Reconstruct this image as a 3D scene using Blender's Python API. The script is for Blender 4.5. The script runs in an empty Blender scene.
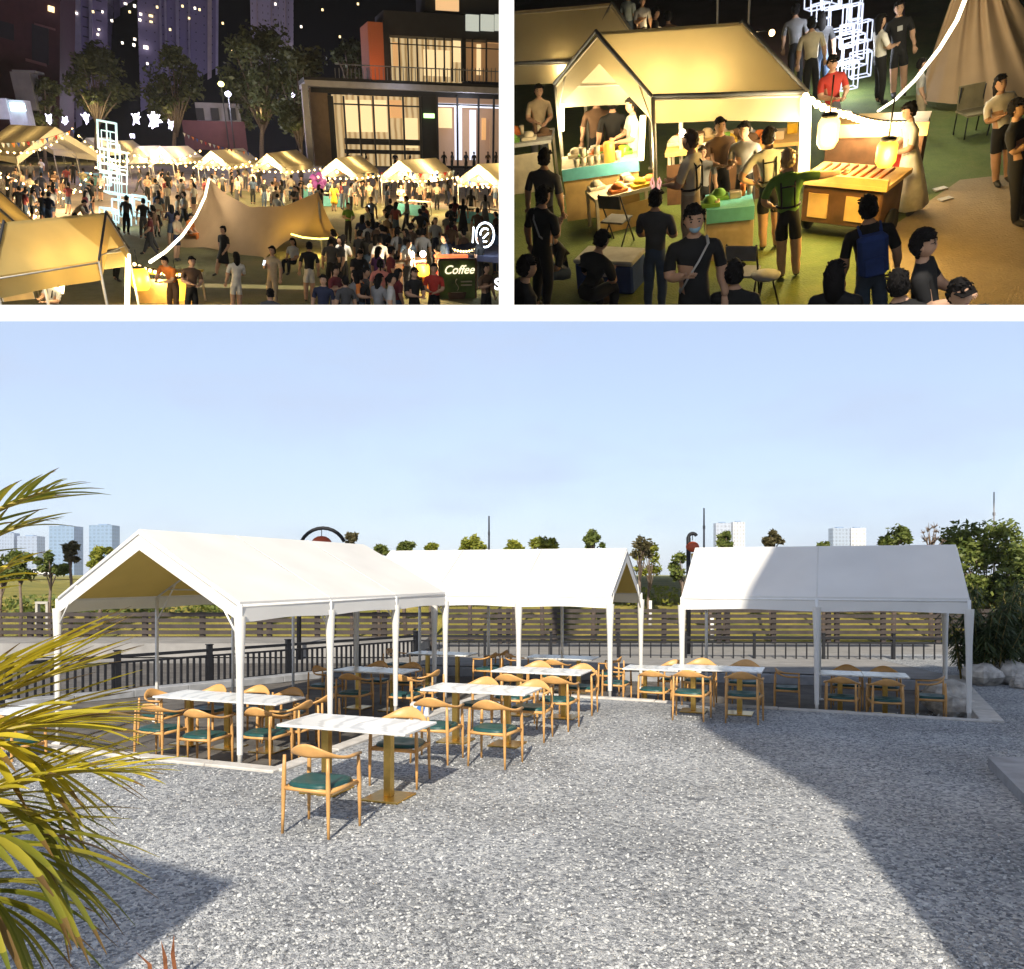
import bpy, bmesh, math, random
from mathutils import Vector, Matrix, noise
random.seed(7)
R = math.radians
C = bpy.context.scene.collection
SC = bpy.context.scene
F, PX, PY, EYE = 810.0, 512.0, 575.0, 2.3      # focal length (pixels), principal point, eye height
CAM = Vector((0, 0, EYE))

# ------------------------------------------------------------------ materials
MATS = {}
def mat(name, col, rough=.6, metal=0.0, var=.12, scale=8.0, bump=0.0, bscale=60.0, trans=0.0, tcol=None, spec=.4, detail=4):
    if name in MATS: return MATS[name]
    m = bpy.data.materials.new(name); m.use_nodes = True
    nt = m.node_tree; N = nt.nodes; L = nt.links
    b = N['Principled BSDF']; out = N['Material Output']
    b.inputs['Roughness'].default_value = rough; b.inputs['Metallic'].default_value = metal
    b.inputs['Specular IOR Level'].default_value = spec
    tc = N.new('ShaderNodeTexCoord')
    nz = N.new('ShaderNodeTexNoise'); nz.inputs['Scale'].default_value = scale; nz.inputs['Detail'].default_value = detail
    L.new(tc.outputs['Object'], nz.inputs['Vector'])
    rp = N.new('ShaderNodeValToRGB')
    rp.color_ramp.elements[0].position = .3; rp.color_ramp.elements[1].position = .7
    rp.color_ramp.elements[0].color = (*[max(0, c*(1-var)) for c in col], 1)
    rp.color_ramp.elements[1].color = (*[min(1, c*(1+var)) for c in col], 1)
    L.new(nz.outputs['Fac'], rp.inputs['Fac']); L.new(rp.outputs['Color'], b.inputs['Base Color'])
    if bump:
        n2 = N.new('ShaderNodeTexNoise'); n2.inputs['Scale'].default_value = bscale; n2.inputs['Detail'].default_value = 5
        L.new(tc.outputs['Object'], n2.inputs['Vector'])
        bp = N.new('ShaderNodeBump'); bp.inputs['Strength'].default_value = bump; bp.inputs['Distance'].default_value = .02
        L.new(n2.outputs['Fac'], bp.inputs['Height']); L.new(bp.outputs['Normal'], b.inputs['Normal'])
    if trans:
        t = N.new('ShaderNodeBsdfTranslucent'); t.inputs['Color'].default_value = (*(tcol or col), 1)
        mx = N.new('ShaderNodeMixShader'); mx.inputs['Fac'].default_value = trans
        L.new(b.outputs[0], mx.inputs[1]); L.new(t.outputs[0], mx.inputs[2]); L.new(mx.outputs[0], out.inputs['Surface'])
    MATS[name] = m
    return m
def emat(name, col, st):
    if name in MATS: return MATS[name]
    m = bpy.data.materials.new(name); m.use_nodes = True
    b = m.node_tree.nodes['Principled BSDF']
    b.inputs['Base Color'].default_value = (*[c*.5 for c in col], 1)
    b.inputs['Emission Color'].default_value = (*col, 1); b.inputs['Emission Strength'].default_value = st
    MATS[name] = m
    return m
def nodes_mat(name, fn):
    if name in MATS: return MATS[name]
    m = bpy.data.materials.new(name); m.use_nodes = True
    fn(m.node_tree, m.node_tree.nodes['Principled BSDF']); MATS[name] = m
    return m

def facade(name, wall, glass, sx, sz, mort=.35, rough=.5):
    def fn(nt, b):
        N, L = nt.nodes, nt.links; tc = N.new('ShaderNodeTexCoord'); sp = N.new('ShaderNodeSeparateXYZ'); cb = N.new('ShaderNodeCombineXYZ'); L.new(tc.outputs['Object'], sp.inputs[0])
        ad = N.new('ShaderNodeMath'); L.new(sp.outputs[0], ad.inputs[0]); L.new(sp.outputs[1], ad.inputs[1])
        L.new(ad.outputs[0], cb.inputs[0]); L.new(sp.outputs[2], cb.inputs[1]); br = N.new('ShaderNodeTexBrick'); br.offset = 0; br.squash = 1; br.inputs['Scale'].default_value = 1
        br.inputs['Brick Width'].default_value = sx; br.inputs['Row Height'].default_value = sz; br.inputs['Mortar Size'].default_value = min(sx,sz)*mort*.5; br.inputs['Mortar Smooth'].default_value = .1
        br.inputs['Color1'].default_value = (*glass,1); br.inputs['Color2'].default_value = (*[c*.7 for c in glass],1); br.inputs['Mortar'].default_value = (*wall,1); L.new(cb.outputs[0], br.inputs['Vector'])
        L.new(br.outputs['Color'], b.inputs['Base Color']); b.inputs['Roughness'].default_value = rough
    return nodes_mat(name, fn)
# ------------------------------------------------------------------ mesh builder
class MB:
    def __init__(s): s.v = []; s.f = []; s.m = []; s.sm = []
    def add(s, vs, fs, mi=0, smooth=False):
        o = len(s.v); s.v += [tuple(v) for v in vs]
        for f in fs: s.f.append(tuple(i+o for i in f)); s.m.append(mi); s.sm.append(smooth)
    def box(s, c, d, rz=0, mi=0, rx=0, ry=0, bev=0):
        m = Matrix.Translation(c) @ Matrix.Rotation(rz, 4, 'Z') @ Matrix.Rotation(ry, 4, 'Y') @ Matrix.Rotation(rx, 4, 'X')
        x, y, z = d[0]/2, d[1]/2, d[2]/2
        if bev <= 0:
            vs = [m @ Vector((a*x, b*y, e*z)) for e in (-1, 1) for (a, b) in ((-1,-1),(1,-1),(1,1),(-1,1))]
            s.add(vs, [(3,2,1,0),(4,5,6,7),(0,1,5,4),(1,2,6,5),(2,3,7,6),(3,0,4,7)], mi)
        else:
            vs = []; t = bev
            for (zz, ins) in ((-z, t), (-z+t, 0), (z-t, 0), (z, t)):
                X, Y = x-ins, y-ins
                q = t if ins == 0 else t*.6
                vs += [m @ Vector(p) for p in ((-X+q,-Y,zz),(X-q,-Y,zz),(X,-Y+q,zz),(X,Y-q,zz),(X-q,Y,zz),(-X+q,Y,zz),(-X,Y-q,zz),(-X,-Y+q,zz))]
            fs = [tuple(range(7,-1,-1)), tuple(range(24,32))]
            for k in range(3):
                for i in range(8): fs.append((k*8+i, k*8+(i+1)%8, k*8+8+(i+1)%8, k*8+8+i))
            s.add(vs, fs, mi)
    def prism(s, poly, h0, h1, mi=0):          # poly: list of (x,y); vertical extrusion
        n = len(poly)
        vs = [(p[0],p[1],h0) for p in poly]+[(p[0],p[1],h1) for p in poly]
        fs = [tuple(range(n-1,-1,-1)), tuple(range(n,2*n))]+[(i,(i+1)%n,n+(i+1)%n,n+i) for i in range(n)]
        s.add(vs, fs, mi)
    def tube(s, pts, rad, seg=8, mi=0, closed=False, cap=True, flat=1.0):
        pts = [Vector(p) for p in pts]; n = len(pts)
        if not hasattr(rad, '__len__'): rad = [rad]*n
        up = Vector((0,0,1)); vs = []
        pu = None
        for i, p in enumerate(pts):
            a = pts[i-1] if (i > 0 or closed) else p
            b = pts[(i+1) % n] if (i < n-1 or closed) else p
            d = (b-a)
            if d.length < 1e-9: d = Vector((0,0,1))
            d.normalize()
            if pu is None:
                u = d.cross(up)
                if u.length < .05: u = d.cross(Vector((0,1,0)))
            else: u = pu - d*pu.dot(d)
            if u.length < 1e-6: u = d.orthogonal()
            u.normalize(); pu = u; w = d.cross(u)
            for k in range(seg):
                t = 2*math.pi*k/seg
                vs.append(p + (u*math.cos(t) + w*math.sin(t)*flat)*rad[i])
        fs = []
        for i in range(n if closed else n-1):
            j = (i+1) % n
            for k in range(seg): fs.append((i*seg+k, i*seg+(k+1)%seg, j*seg+(k+1)%seg, j*seg+k))
        if cap and not closed:
            fs.append(tuple(range(seg-1,-1,-1))); fs.append(tuple((n-1)*seg+k for k in range(seg)))
        s.add(vs, fs, mi, True)
    def lathe(s, prof, c=(0,0,0), seg=16, mi=0, sx=1, sy=1):
        vs = []; n = len(prof)
        for (r, z) in prof:
            for k in range(seg):
                t = 2*math.pi*k/seg
                vs.append((c[0]+r*sx*math.cos(t), c[1]+r*sy*math.sin(t), c[2]+z))
        fs = [(i*seg+k, i*seg+(k+1)%seg, (i+1)*seg+(k+1)%seg, (i+1)*seg+k) for i in range(n-1) for k in range(seg)]
        fs += [tuple(range(seg-1,-1,-1)), tuple((n-1)*seg+k for k in range(seg))]
        s.add(vs, fs, mi, True)
    def sphere(s, c, r, seg=10, rings=7, mi=0, sx=1, sy=1, sz=1):
        s.lathe([(max(.001, math.sin(math.pi*i/rings))*r, -math.cos(math.pi*i/rings)*r*sz) for i in range(rings+1)], c, seg, mi, sx, sy)
    def quad(s, a, b, c, d, mi=0, nu=1, nv=1, fn=None, smooth=False):
        a, b, c, d = map(Vector, (a,b,c,d)); vs = []
        for j in range(nv+1):
            for i in range(nu+1):
                u, v = i/nu, j/nv
                p = (a*(1-u)+b*u)*(1-v) + (d*(1-u)+c*u)*v
                if fn: p = p + fn(u, v)
                vs.append(p)
        s.add(vs, [(j*(nu+1)+i, j*(nu+1)+i+1, (j+1)*(nu+1)+i+1, (j+1)*(nu+1)+i) for j in range(nv) for i in range(nu)], mi, smooth)
    def mesh(s, name, mats):
        me = bpy.data.meshes.new(name); me.from_pydata(s.v, [], s.f)
        for m in (mats if isinstance(mats, (list, tuple)) else [mats]): me.materials.append(m)
        me.polygons.foreach_set('material_index', s.m); me.polygons.foreach_set('use_smooth', s.sm)
        me.update()
        return me
    def build(s, name, mats, parent=None, weld=False):
        o = bpy.data.objects.new(name, s.mesh(name, mats)); C.objects.link(o)
        if parent: o.parent = parent
        return o
def tag(o, label=None, cat=None, group=None, kind=None):
    if label: o['label'] = label
    if cat: o['category'] = cat
    if group: o['group'] = group
    if kind: o['kind'] = kind
    return o
def empty(name, loc=(0,0,0), rz=0):
    o = bpy.data.objects.new(name, None); C.objects.link(o); o.location = loc; o.rotation_euler = (0,0,rz)
    o.empty_display_size = .2
    return o
def kids(o): return list(o.children)
def copy_tree(o, parent=None):
    c = o.copy(); C.objects.link(c); c.parent = parent
    for ch in kids(o): copy_tree(ch, c)
    return c
def G(px, py, z=0.0):                      # a point of the photograph at height z in the day scene
    Y = F*(EYE-z)/(py-PY)
    return Vector(((px-PX)/F*Y, Y, z))
def PXY(px, py, Y):
    return Vector(((px-PX)/F*Y, Y, EYE-(py-PY)/F*Y))
def light(name, loc, power, col=(1,.72,.35), size=.08):
    l = bpy.data.lights.new(name, 'POINT'); l.energy = power; l.color = col; l.shadow_soft_size = size
    o = bpy.data.objects.new(name, l); C.objects.link(o); o.location = loc
    return o

# ------------------------------------------------------------------ common palette
WHITE = mat('white_paint', (.78,.78,.76), .5, var=.04)
BLACK = mat('black_metal', (.012,.013,.017), .6, var=.2, spec=.25)

# ------------------------------------------------------------------ tents
def tent(root, FR, FL, BR, eave, ridge, val, covm, polem, nb=3, leg_top=True, legr=.035, base_z=0.0, sag=.03, trim=None, sleeve=None, braces=True, nu=14, lit_underside=None):
    """peaked marquee on a parallelogram plan; coordinates relative to root.  FR/FL front corners, BR back right."""
    FR, FL, BR = Vector(FR), Vector(FL), Vector(BR)
    u = BR-FR; w = FL-FR; BL = FL+u
    up = Vector((0,0,1)); e = up*eave; r = up*ridge
    mF = (FR+FL)/2; mB = mF+u
    cv = MB()
    rnd = random.Random(int(abs(FR.x*97+FR.y*31)*10))
    ph = rnd.random()*6
    def sagf(uu, vv):
        wv = .6*noise.noise(Vector((uu*9+ph, vv*3, ph)))+ .45*noise.noise(Vector((uu*3+ph*2, vv*7, 1)))
        per = abs(math.sin(math.pi*uu*nb))**.7
        return Vector((0,0,-sag*(math.sin(math.pi*vv))*per + wv*sag*math.sin(math.pi*min(1,max(0,vv)))))
    cv.quad(FR+e, BR+e, mB+r, mF+r, 0, nu, 6, sagf, True)
    cv.quad(BL+e, FL+e, mF+r, mB+r, 0, nu, 6, sagf, True)
    n1 = w.normalized()*.02
    def wavy(uu, vv): return (-n1)*(1-vv)*(.6+1.2*noise.noise(Vector((uu*7+ph, 0, 3)))) + Vector((0,0,(1-vv)*.025*math.sin(math.pi*uu*nb)**2))
    vz = up*val
    cv.quad(FR+e-vz-n1, BR+e-vz-n1, BR+e, FR+e, 0, nu*2, 2, wavy, True)
    n1 = -n1
    cv.quad(BL+e-vz-n1, FL+e-vz-n1, FL+e, BL+e, 0, nu*2, 2, wavy, True)
    t = up*val*1.0
    for (a, b, m) in ((FR, FL, mF), (BR, BL, mB)):      # gable band following the roof line
        cv.quad(a+e-t, m+r-t*1.15, m+r, a+e, 0, 6, 1)
        cv.quad(m+r-t*1.15, b+e-t, b+e, m+r, 0, 6, 1)
    if trim:
        ud = u.normalized()*.025
        for (a, b, m, dd) in ((FR, FL, mF, -ud), (BR, BL, mB, ud)):
            cv.tube([a+e+dd, m+r+dd+up*.02, b+e+dd], .03, 6, 1)
        cv.tube([FR+e, BR+e], .032, 6, 1)
    for i in range(2, nb*2, 2):                           # welded seams
        if nb > 1:
            for (a, b, f0) in ((FR, mF, 1), (FL, mF, 1)):
                o_ = u*(i/(nb*2)); cv.tube([a+o_+e+up*.004, (a+o_+e).lerp(b+o_+r, .5)+up*(.004-sag*.1), b+o_+r+up*.004], .007, 5)
    cvo = cv.build('cover', [covm, trim or covm], root)
    if lit_underside:
        lm = MB(); dz = Vector((0,0,-.035)); ins = w.normalized()*.03
        lm.quad(mF+r+dz, mB+r+dz, BR+e+dz+ins, FR+e+dz+ins, 0, nu, 6, lambda a, b: sagf(a, 1-b), True)
        lm.quad(FL+e+dz-ins, BL+e+dz-ins, mB+r+dz, mF+r+dz, 0, nu, 6, lambda a, b: sagf(1-a, b), True)
        lm.build('lit_underside', lit_underside, cvo)
    for side, base in ((0, FR), (1, FL)):
        for i in range(nb+1):
            p = base + u*(i/nb)
            lg = MB(); lg.tube([p+up*base_z, p+up*(eave-.03)], legr*.62, 8)
            lg.box(p+up*(base_z+.012), (.12,.12,.024))
            lo = lg.build('leg', polem, root)
            if sleeve and side == 0 or (sleeve and i in (0,)):
                sl = MB(); sl.tube([p+up*(base_z+.35), p+up*(eave*.6), p+up*(eave-val*.7)], [legr*.75, legr*1.0, legr*1.5], 10, cap=False)
                sl.build('sleeve', covm, lo)
    if braces:
        fr = MB()
        for i in range(nb+1):
            o = u*(i/nb)
            fr.tube([FR+o+e-up*.05, mF+o+r-up*.06, FL+o+e-up*.05], .02, 6)
            a = FR+o+e-up*.05; b = FL+o+e-up*.05
            if i > 0:
                q1 = a.lerp(mF+o+r-up*.06, .14); q2 = b.lerp(mF+o+r-up*.06, .14)
                fr.tube([q1, q2], .015, 6)
            fr.tube([a-up*.42, a.lerp(mF+o+r-up*.06, .26)], .014, 6)
            fr.tube([b-up*.42, b.lerp(mF+o+r-up*.06, .26)], .014, 6)
        for (a, h) in ((FR, e), (FL, e), (mF, r)):
            fr.tube([a+h-up*.05, a+u+h-up*.05], .02, 6)
        fr.build('frame', polem, root)
    return cvo
# ================================================================== DAY SCENE
E1 = Vector((.936, -.351, 0)); E2 = Vector((.351, .936, 0)); PHI = R(-20.5)
FLOOR = -.25
def gravel_nodes(nt, b):
    N, L = nt.nodes, nt.links
    tc = N.new('ShaderNodeTexCoord')
    v = N.new('ShaderNodeTexVoronoi'); v.inputs['Scale'].default_value = 32; v.inputs['Randomness'].default_value = 1
    L.new(tc.outputs['Object'], v.inputs['Vector'])
    v2 = N.new('ShaderNodeTexVoronoi'); v2.inputs['Scale'].default_value = 85
    L.new(tc.outputs['Object'], v2.inputs['Vector'])
    sep = N.new('ShaderNodeSeparateColor'); L.new(v.outputs['Color'], sep.inputs[0])
    rp = N.new('ShaderNodeValToRGB'); e = rp.color_ramp.elements
    e[0].position = 0; e[0].color = (.13,.14,.158,1); e[1].position = 1; e[1].color = (.57,.585,.59,1)
    for p, c in ((.25,(.25,.265,.285)),(.6,(.39,.404,.422)),(.8,(.45,.462,.47)),(.93,(.52,.53,.53))):
        q = e.new(p); q.color = (*c, 1)
    L.new(sep.outputs[0], rp.inputs['Fac'])
    big = N.new('ShaderNodeTexNoise'); big.inputs['Scale'].default_value = .55; big.inputs['Detail'].default_value = 5
    L.new(tc.outputs['Object'], big.inputs['Vector'])
    r2 = N.new('ShaderNodeMapRange'); r2.inputs['To Min'].default_value = .62; r2.inputs['To Max'].default_value = 1.12
    r2.inputs['From Min'].default_value = .3; r2.inputs['From Max'].default_value = .7
    L.new(big.outputs['Fac'], r2.inputs['Value'])
    mu = N.new('ShaderNodeMix'); mu.data_type = 'RGBA'; mu.blend_type = 'MULTIPLY'; mu.inputs['Factor'].default_value = 1
    L.new(rp.outputs['Color'], mu.inputs['A'])
    L.new(r2.outputs['Result'], mu.inputs['B'])
    L.new(mu.outputs['Result'], b.inputs['Base Color'])
    ad = N.new('ShaderNodeMath'); ad.operation = 'ADD'
    L.new(v.outputs['Distance'], ad.inputs[0]); L.new(v2.outputs['Distance'], ad.inputs[1])
    bp = N.new('ShaderNodeBump'); bp.invert = True; bp.inputs['Strength'].default_value = .9; bp.inputs['Distance'].default_value = .016
    L.new(ad.outputs[0], bp.inputs['Height']); L.new(bp.outputs['Normal'], b.inputs['Normal'])
    b.inputs['Roughness'].default_value = .85
GRAVEL = nodes_mat('gravel_ground', gravel_nodes)
def stone_nodes(nt, b):
    N, L = nt.nodes, nt.links
    g = N.new('ShaderNodeNewGeometry')
    rp = N.new('ShaderNodeValToRGB'); e = rp.color_ramp.elements
    e[0].position = 0; e[0].color = (.13,.14,.155,1); e[1].position = 1; e[1].color = (.60,.615,.62,1)
    for p, c in ((.3,(.25,.265,.285)),(.65,(.385,.40,.415)),(.9,(.50,.51,.505))):
        q = e.new(p); q.color = (*c, 1)
    L.new(g.outputs['Random Per Island'], rp.inputs['Fac']); L.new(rp.outputs['Color'], b.inputs['Base Color'])
    b.inputs['Roughness'].default_value = .8
STONE = nodes_mat('gravel_stone', stone_nodes)
PAVE = mat('terrace_paving', (.10,.092,.085), .75, var=.35, scale=3.0, bump=.3, bscale=40)
KERB = mat('kerb_stone', (.46,.44,.41), .8, var=.15, scale=6, bump=.25)
STEP = mat('step_stone', (.25,.26,.28), .8, var=.2, scale=4)
def grass_nodes(nt, b):
    N, L = nt.nodes, nt.links
    tc = N.new('ShaderNodeTexCoord')
    n1 = N.new('ShaderNodeTexNoise'); n1.inputs['Scale'].default_value = .35; n1.inputs['Detail'].default_value = 8; n1.inputs['Roughness'].default_value = .7
    L.new(tc.outputs['Object'], n1.inputs['Vector'])
    rp = N.new('ShaderNodeValToRGB'); e = rp.color_ramp.elements
    e[0].position = .32; e[0].color = (.12,.14,.02,1); e[1].position = .68; e[1].color = (.46,.36,.08,1)
    q = e.new(.5); q.color = (.28,.25,.035,1)
    L.new(n1.outputs['Fac'], rp.inputs['Fac']); L.new(rp.outputs['Color'], b.inputs['Base Color'])
    n2 = N.new('ShaderNodeTexNoise'); n2.inputs['Scale'].default_value = 14; n2.inputs['Detail'].default_value = 4
    L.new(tc.outputs['Object'], n2.inputs['Vector'])
    bp = N.new('ShaderNodeBump'); bp.inputs['Strength'].default_value = .9; bp.inputs['Distance'].default_value = .2
    L.new(n2.outputs['Fac'], bp.inputs['Height']); L.new(bp.outputs['Normal'], b.inputs['Normal'])
    b.inputs['Roughness'].default_value = .95
GRASS = nodes_mat('meadow_grass', grass_nodes)
CONC = mat('path_concrete', (.24,.235,.23), .85, var=.15, scale=2, bump=.2)

# ---- ground.  kerb line of the sunken terrace
Bc = G(277, 771); A_ = Bc - E1*12; D_ = G(606, 698); 
tt = (D_-Bc).dot(E2); C_ = Bc + E2*tt
Ec = G(992, 722); Ed = Ec + Vector((.40,.917,0))*6.2
kerb_pts = [A_, Bc, C_, Ec, Ed]
m = MB()
gx = [-60, 60]
poly_front = [(-60,-40),(60,-40),(60,23.5),(Ed.x,23.5),(Ed.x,Ed.y),(Ec.x,Ec.y),(C_.x,C_.y),(Bc.x,Bc.y),(A_.x,A_.y),(-60,A_.y)]
m.add([(x,y,0) for x,y in poly_front], [tuple(range(len(poly_front)))])
g = m.build('ground', GRAVEL); tag(g, kind='structure')
m = MB(); m.prism([(-40,8),(20,8),(20,23.6),(-40,23.6)][::1], FLOOR-.3, FLOOR)
# terrace floor limited to the kerb polygon
m = MB(); poly = [(A_.x-20,A_.y-.01),(A_.x,A_.y),(Bc.x,Bc.y),(C_.x,C_.y),(Ec.x,Ec.y),(Ed.x,Ed.y),(Ed.x,23.4),(A_.x-20,23.4)]
m.add([(x,y,FLOOR) for x,y in poly], [tuple(range(len(poly)))])
tag(m.build('terrace_floor', PAVE), kind='structure')
m = MB()
def kerb_strip(m, pts, w, z0, z1):
    for a, b in zip(pts[:-1], pts[1:]):
        d = (b-a).normalized(); n = Vector((d.y,-d.x,0))
        k = max(1, int((b-a).length/1.0))
        for i in range(k):
            p = a.lerp(b, i/k); q = a.lerp(b, (i+1)/k); c = (p+q)/2
            m.box((c.x, c.y, (z0+z1)/2+random.uniform(-.004,.004)), ((q-p).length-.006, w, z1-z0), math.atan2(d.y, d.x), bev=.012)
kerb_strip(m, [A_, Bc + Vector((.02,-.02,0))], .20, FLOOR-.05, .035)
kerb_strip(m, [Bc, C_], .20, FLOOR-.05, .033)
kerb_strip(m, [C_, Ec], .16, FLOOR-.05, .03)
kerb_strip(m, [Ec, Ed], .34, FLOOR-.05, .04)
tag(m.build('kerb', KERB), kind='structure')
m = MB(); kerb_strip(m, [G(610,671,-.02)+Vector((-6,1.6,0)), G(610,671,-.02), G(770,673,-.02), G(972,682,-.02)], .3, FLOOR, -.03)
kerb_strip(m, [Vector((-9.6,15.4,0)), Vector((-3.9,20.9,0))], .35, FLOOR, FLOOR+.16)
tag(m.build('step', STEP), kind='structure')
m = MB(); pl = [G(610,671,-.02)+Vector((-6,1.6,0)), G(610,671,-.02), G(770,673,-.02), G(972,682,-.02), Vector((Ed.x,Ed.y,0)), Vector((Ed.x+.02,23.5,0)), Vector((-3.2,23.5,0))]
m.add([(p.x,p.y,-.004) for p in pl], [tuple(range(len(pl)))]); tag(m.build('upper_paving', CONC), kind='structure')
m = MB(); m.box((0,27.2,-.31),(90,7.4,.1)); tag(m.build('path', CONC), kind='structure')
# meadow: bank that rises behind the walkway, then flat to the horizon
m = MB()
def zland(x, y):
    t = min(1, max(0, (y-31)/10)); z = -.3 + 1.5*t*t*(3-2*t) + (.25*noise.noise(Vector((x*.08, y*.08, 0))) if y > 32 else 0)
    if y > 60: z += min(1, (y-60)/120)*.45
    return z
ys = [30.8,32,33.5,35,37,39,41,44,48,55,65,80,100,130,170,230,320,500,900,2000,4500]
xs = [-2400,-900,-400,-200,-120,-80]+[i*4 for i in range(-15,16)]+[80,120,200,400,900,2400]
vs = [(x*(1 if y < 300 else 2.2), y, zland(x, y)) for y in ys for x in xs]; n = len(xs)
m.add(vs, [(j*n+i, j*n+i+1, (j+1)*n+i+1, (j+1)*n+i) for j in range(len(ys)-1) for i in range(n-1)], 0, True)
tag(m.build('meadow', GRASS), kind='structure')
m = MB(); m.add([(-400,-300,-.42),(400,-300,-.42),(400,31.5,-.42),(-400,31.5,-.42)], [(0,1,2,3)])
tag(m.build('terrain', GRASS), kind='structure')
m = MB(); m.add([(-200,140,2.02),(-52,140,2.02),(-52,152,2.04),(-200,152,2.04)], [(0,1,2,3)]); 
tag(m.build('road', mat('road_asphalt',(.14,.14,.145),.8)), kind='structure')

# ---- loose stones on the gravel, real geometry near the camera
ico = bmesh.new(); bmesh.ops.create_icosphere(ico, subdivisions=1, radius=1)
iv = [v.co.copy() for v in ico.verts]; iff = [[v.index for v in f.verts] for f in ico.faces]; ico.free()
rs = random.Random(3); V = []; FF = []
for i in range(36000):
    y = 4.3 + 9.2*(rs.random()**1.75); x = rs.uniform(-.66, .66)*y + rs.uniform(-.2,.2)
    if (Vector((x,y,0))-Bc).dot(E2) > -.2 and (Vector((x,y,0))-Bc).dot(E1) < .25: continue
    if x > 4.3 and 6.6 < y < 9: 
        if x > 4.4: continue
    s = rs.uniform(.006,.0135)*(1.5 if rs.random() < .03 else 1); a = rs.random()*6.28; ca, sa = math.cos(a), math.sin(a)
    sx, sy, sz = s*rs.uniform(.9,1.6), s*rs.uniform(.7,1.1), s*rs.uniform(.45,.8)
    tl = rs.uniform(-.5,.5); o = len(V)
    for p in iv:
        k = rs.uniform(.78,1.15); X, Y, Z = p.x*sx*k, p.y*sy*k, p.z*sz*k
        Z += X*tl
        V.append((x+X*ca-Y*sa, y+X*sa+Y*ca, Z+sz*.25))
    FF += [(a_+o, b_+o, c_+o) for a_, b_, c_ in iff]
me = bpy.data.meshes.new('gravel'); me.from_pydata(V, [], FF); me.materials.append(STONE)
o = bpy.data.objects.new('gravel', me); C.objects.link(o); tag(o, 'loose grey and white crushed stones lying over the gravel yard', 'gravel', kind='stuff')

# ---- grey raised platform at the right edge
m = MB(); p1 = G(988,757,.12); p2 = G(1030,800,.12)
m.prism([(p1.x,p1.y),(p2.x,p2.y),(p2.x+4,p2.y),(p1.x+5,p1.y+.05)], 0, .12)
tag(m.build('platform', STEP), kind='structure')

# ---- marquees
COVER = mat('white_pvc', (.745,.74,.72), .5, var=.05, scale=1.3, trans=.16, tcol=(.70,.62,.36), bump=.06, bscale=9)
LIT_UNDERSIDE = mat('lit_khaki',(.66,.52,.17),.7,var=.08,scale=2,trans=.35,tcol=(.75,.6,.2))  # added inner sheet, its khaki stands for sunlight coming through the cover
POLE = mat('white_pole', (.74,.74,.72), .4, var=.05)
FRl = G(240,763); FLl = Vector((-6.87,12.25,0)); BRl = FRl + Vector((.345,.9385,0))*5.95
t = empty('marquee', FRl); tag(t, 'white peaked marquee nearest the camera with its open gable facing left front', 'tent', 'white marquees on the terrace')
tent(t, (0,0,0), FLl-FRl, BRl-FRl, 1.97, 2.93, .25, COVER, POLE, 3, lit_underside=LIT_UNDERSIDE, sleeve=True, legr=.05, base_z=FLOOR)
FRm = G(610,696); um = -E1*5.55; wm = Vector((.345,.9385,0))*3.0
t = empty('marquee', FRm); tag(t, 'white peaked marquee in the middle, standing broadside behind the first one', 'tent', 'white marquees on the terrace')
tent(t, (0,0,0), wm, um, 1.93, 2.86, .26, COVER, POLE, 3, lit_underside=LIT_UNDERSIDE, sleeve=True, legr=.055, base_z=FLOOR)
FRr = G(969,719); ur = Vector((-.93,.37,0))*4.55; wr = Vector((.37,.93,0))*3.0
t = empty('marquee', FRr); tag(t, 'white peaked marquee on the right whose roof is mostly in shade', 'tent', 'white marquees on the terrace')
tent(t, (0,0,0), wr, ur, 1.93, 2.84, .25, COVER, POLE, 2, lit_underside=LIT_UNDERSIDE, sleeve=True, legr=.05, base_z=FLOOR)

# ---- tables
MARB = nodes_mat('marble', lambda nt, b: None)
def marble(nt, b):
    N, L = nt.nodes, nt.links
    tc = N.new('ShaderNodeTexCoord'); w = N.new('ShaderNodeTexWave'); w.inputs['Scale'].default_value = 1.2; w.inputs['Distortion'].default_value = 14; w.inputs['Detail'].default_value = 4
    L.new(tc.outputs['Object'], w.inputs['Vector'])
    rp = N.new('ShaderNodeValToRGB'); e = rp.color_ramp.elements; e[0].position = 0; e[0].color = (.55,.55,.54,1); e[1].position = .3; e[1].color = (.74,.74,.72,1)
    L.new(w.outputs['Color'], rp.inputs['Fac']); L.new(rp.outputs['Color'], b.inputs['Base Color']); b.inputs['Roughness'].default_value = .22
marble(MARB.node_tree, MARB.node_tree.nodes['Principled BSDF'])
BRASS = mat('brass', (.62,.42,.12), .3, 1.0, var=.12, scale=14)
def make_table():
    t = empty('table')
    a = MB(); a.box((0,0,.737),(.75,.72,.028), bev=.006); a.build('tabletop', MARB, t)
    a = MB(); a.box((0,0,.37),(.085,.085,.70), bev=.006); a.build('pedestal', BRASS, t)
    a = MB(); a.box((0,0,.012),(.42,.42,.02), bev=.004); a.build('base_plate', BRASS, t)
    a = MB(); a.box((0,0,.712),(.36,.36,.02)); a.build('mount_plate', BLACK, t)
    return t
TB = [make_table()]; used_t = [False]
TG = 'marble tables with brass pedestals'
def put_table(c, z, label, rz=PHI):
    t = TB[0] if not used_t[0] else copy_tree(TB[0]); used_t[0] = True
    t.location = (c.x, c.y, z); t.rotation_euler = (0,0,rz+random.uniform(-.02,.02)); tag(t, label, 'table', TG)
def table_row(cx, cy, z, labels, gap=.755):
    n = len(labels)
    for i, lb in enumerate(labels):
        put_table(Vector((cx,cy,0)) + E1*(i-(n-1)/2)*gap + E2*random.uniform(-.015,.015), z, lb)
table_row(-1.62,8.5,0,['white table nearest the camera, left of its pushed together pair','white table nearest the camera, right of its pushed together pair'])
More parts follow.
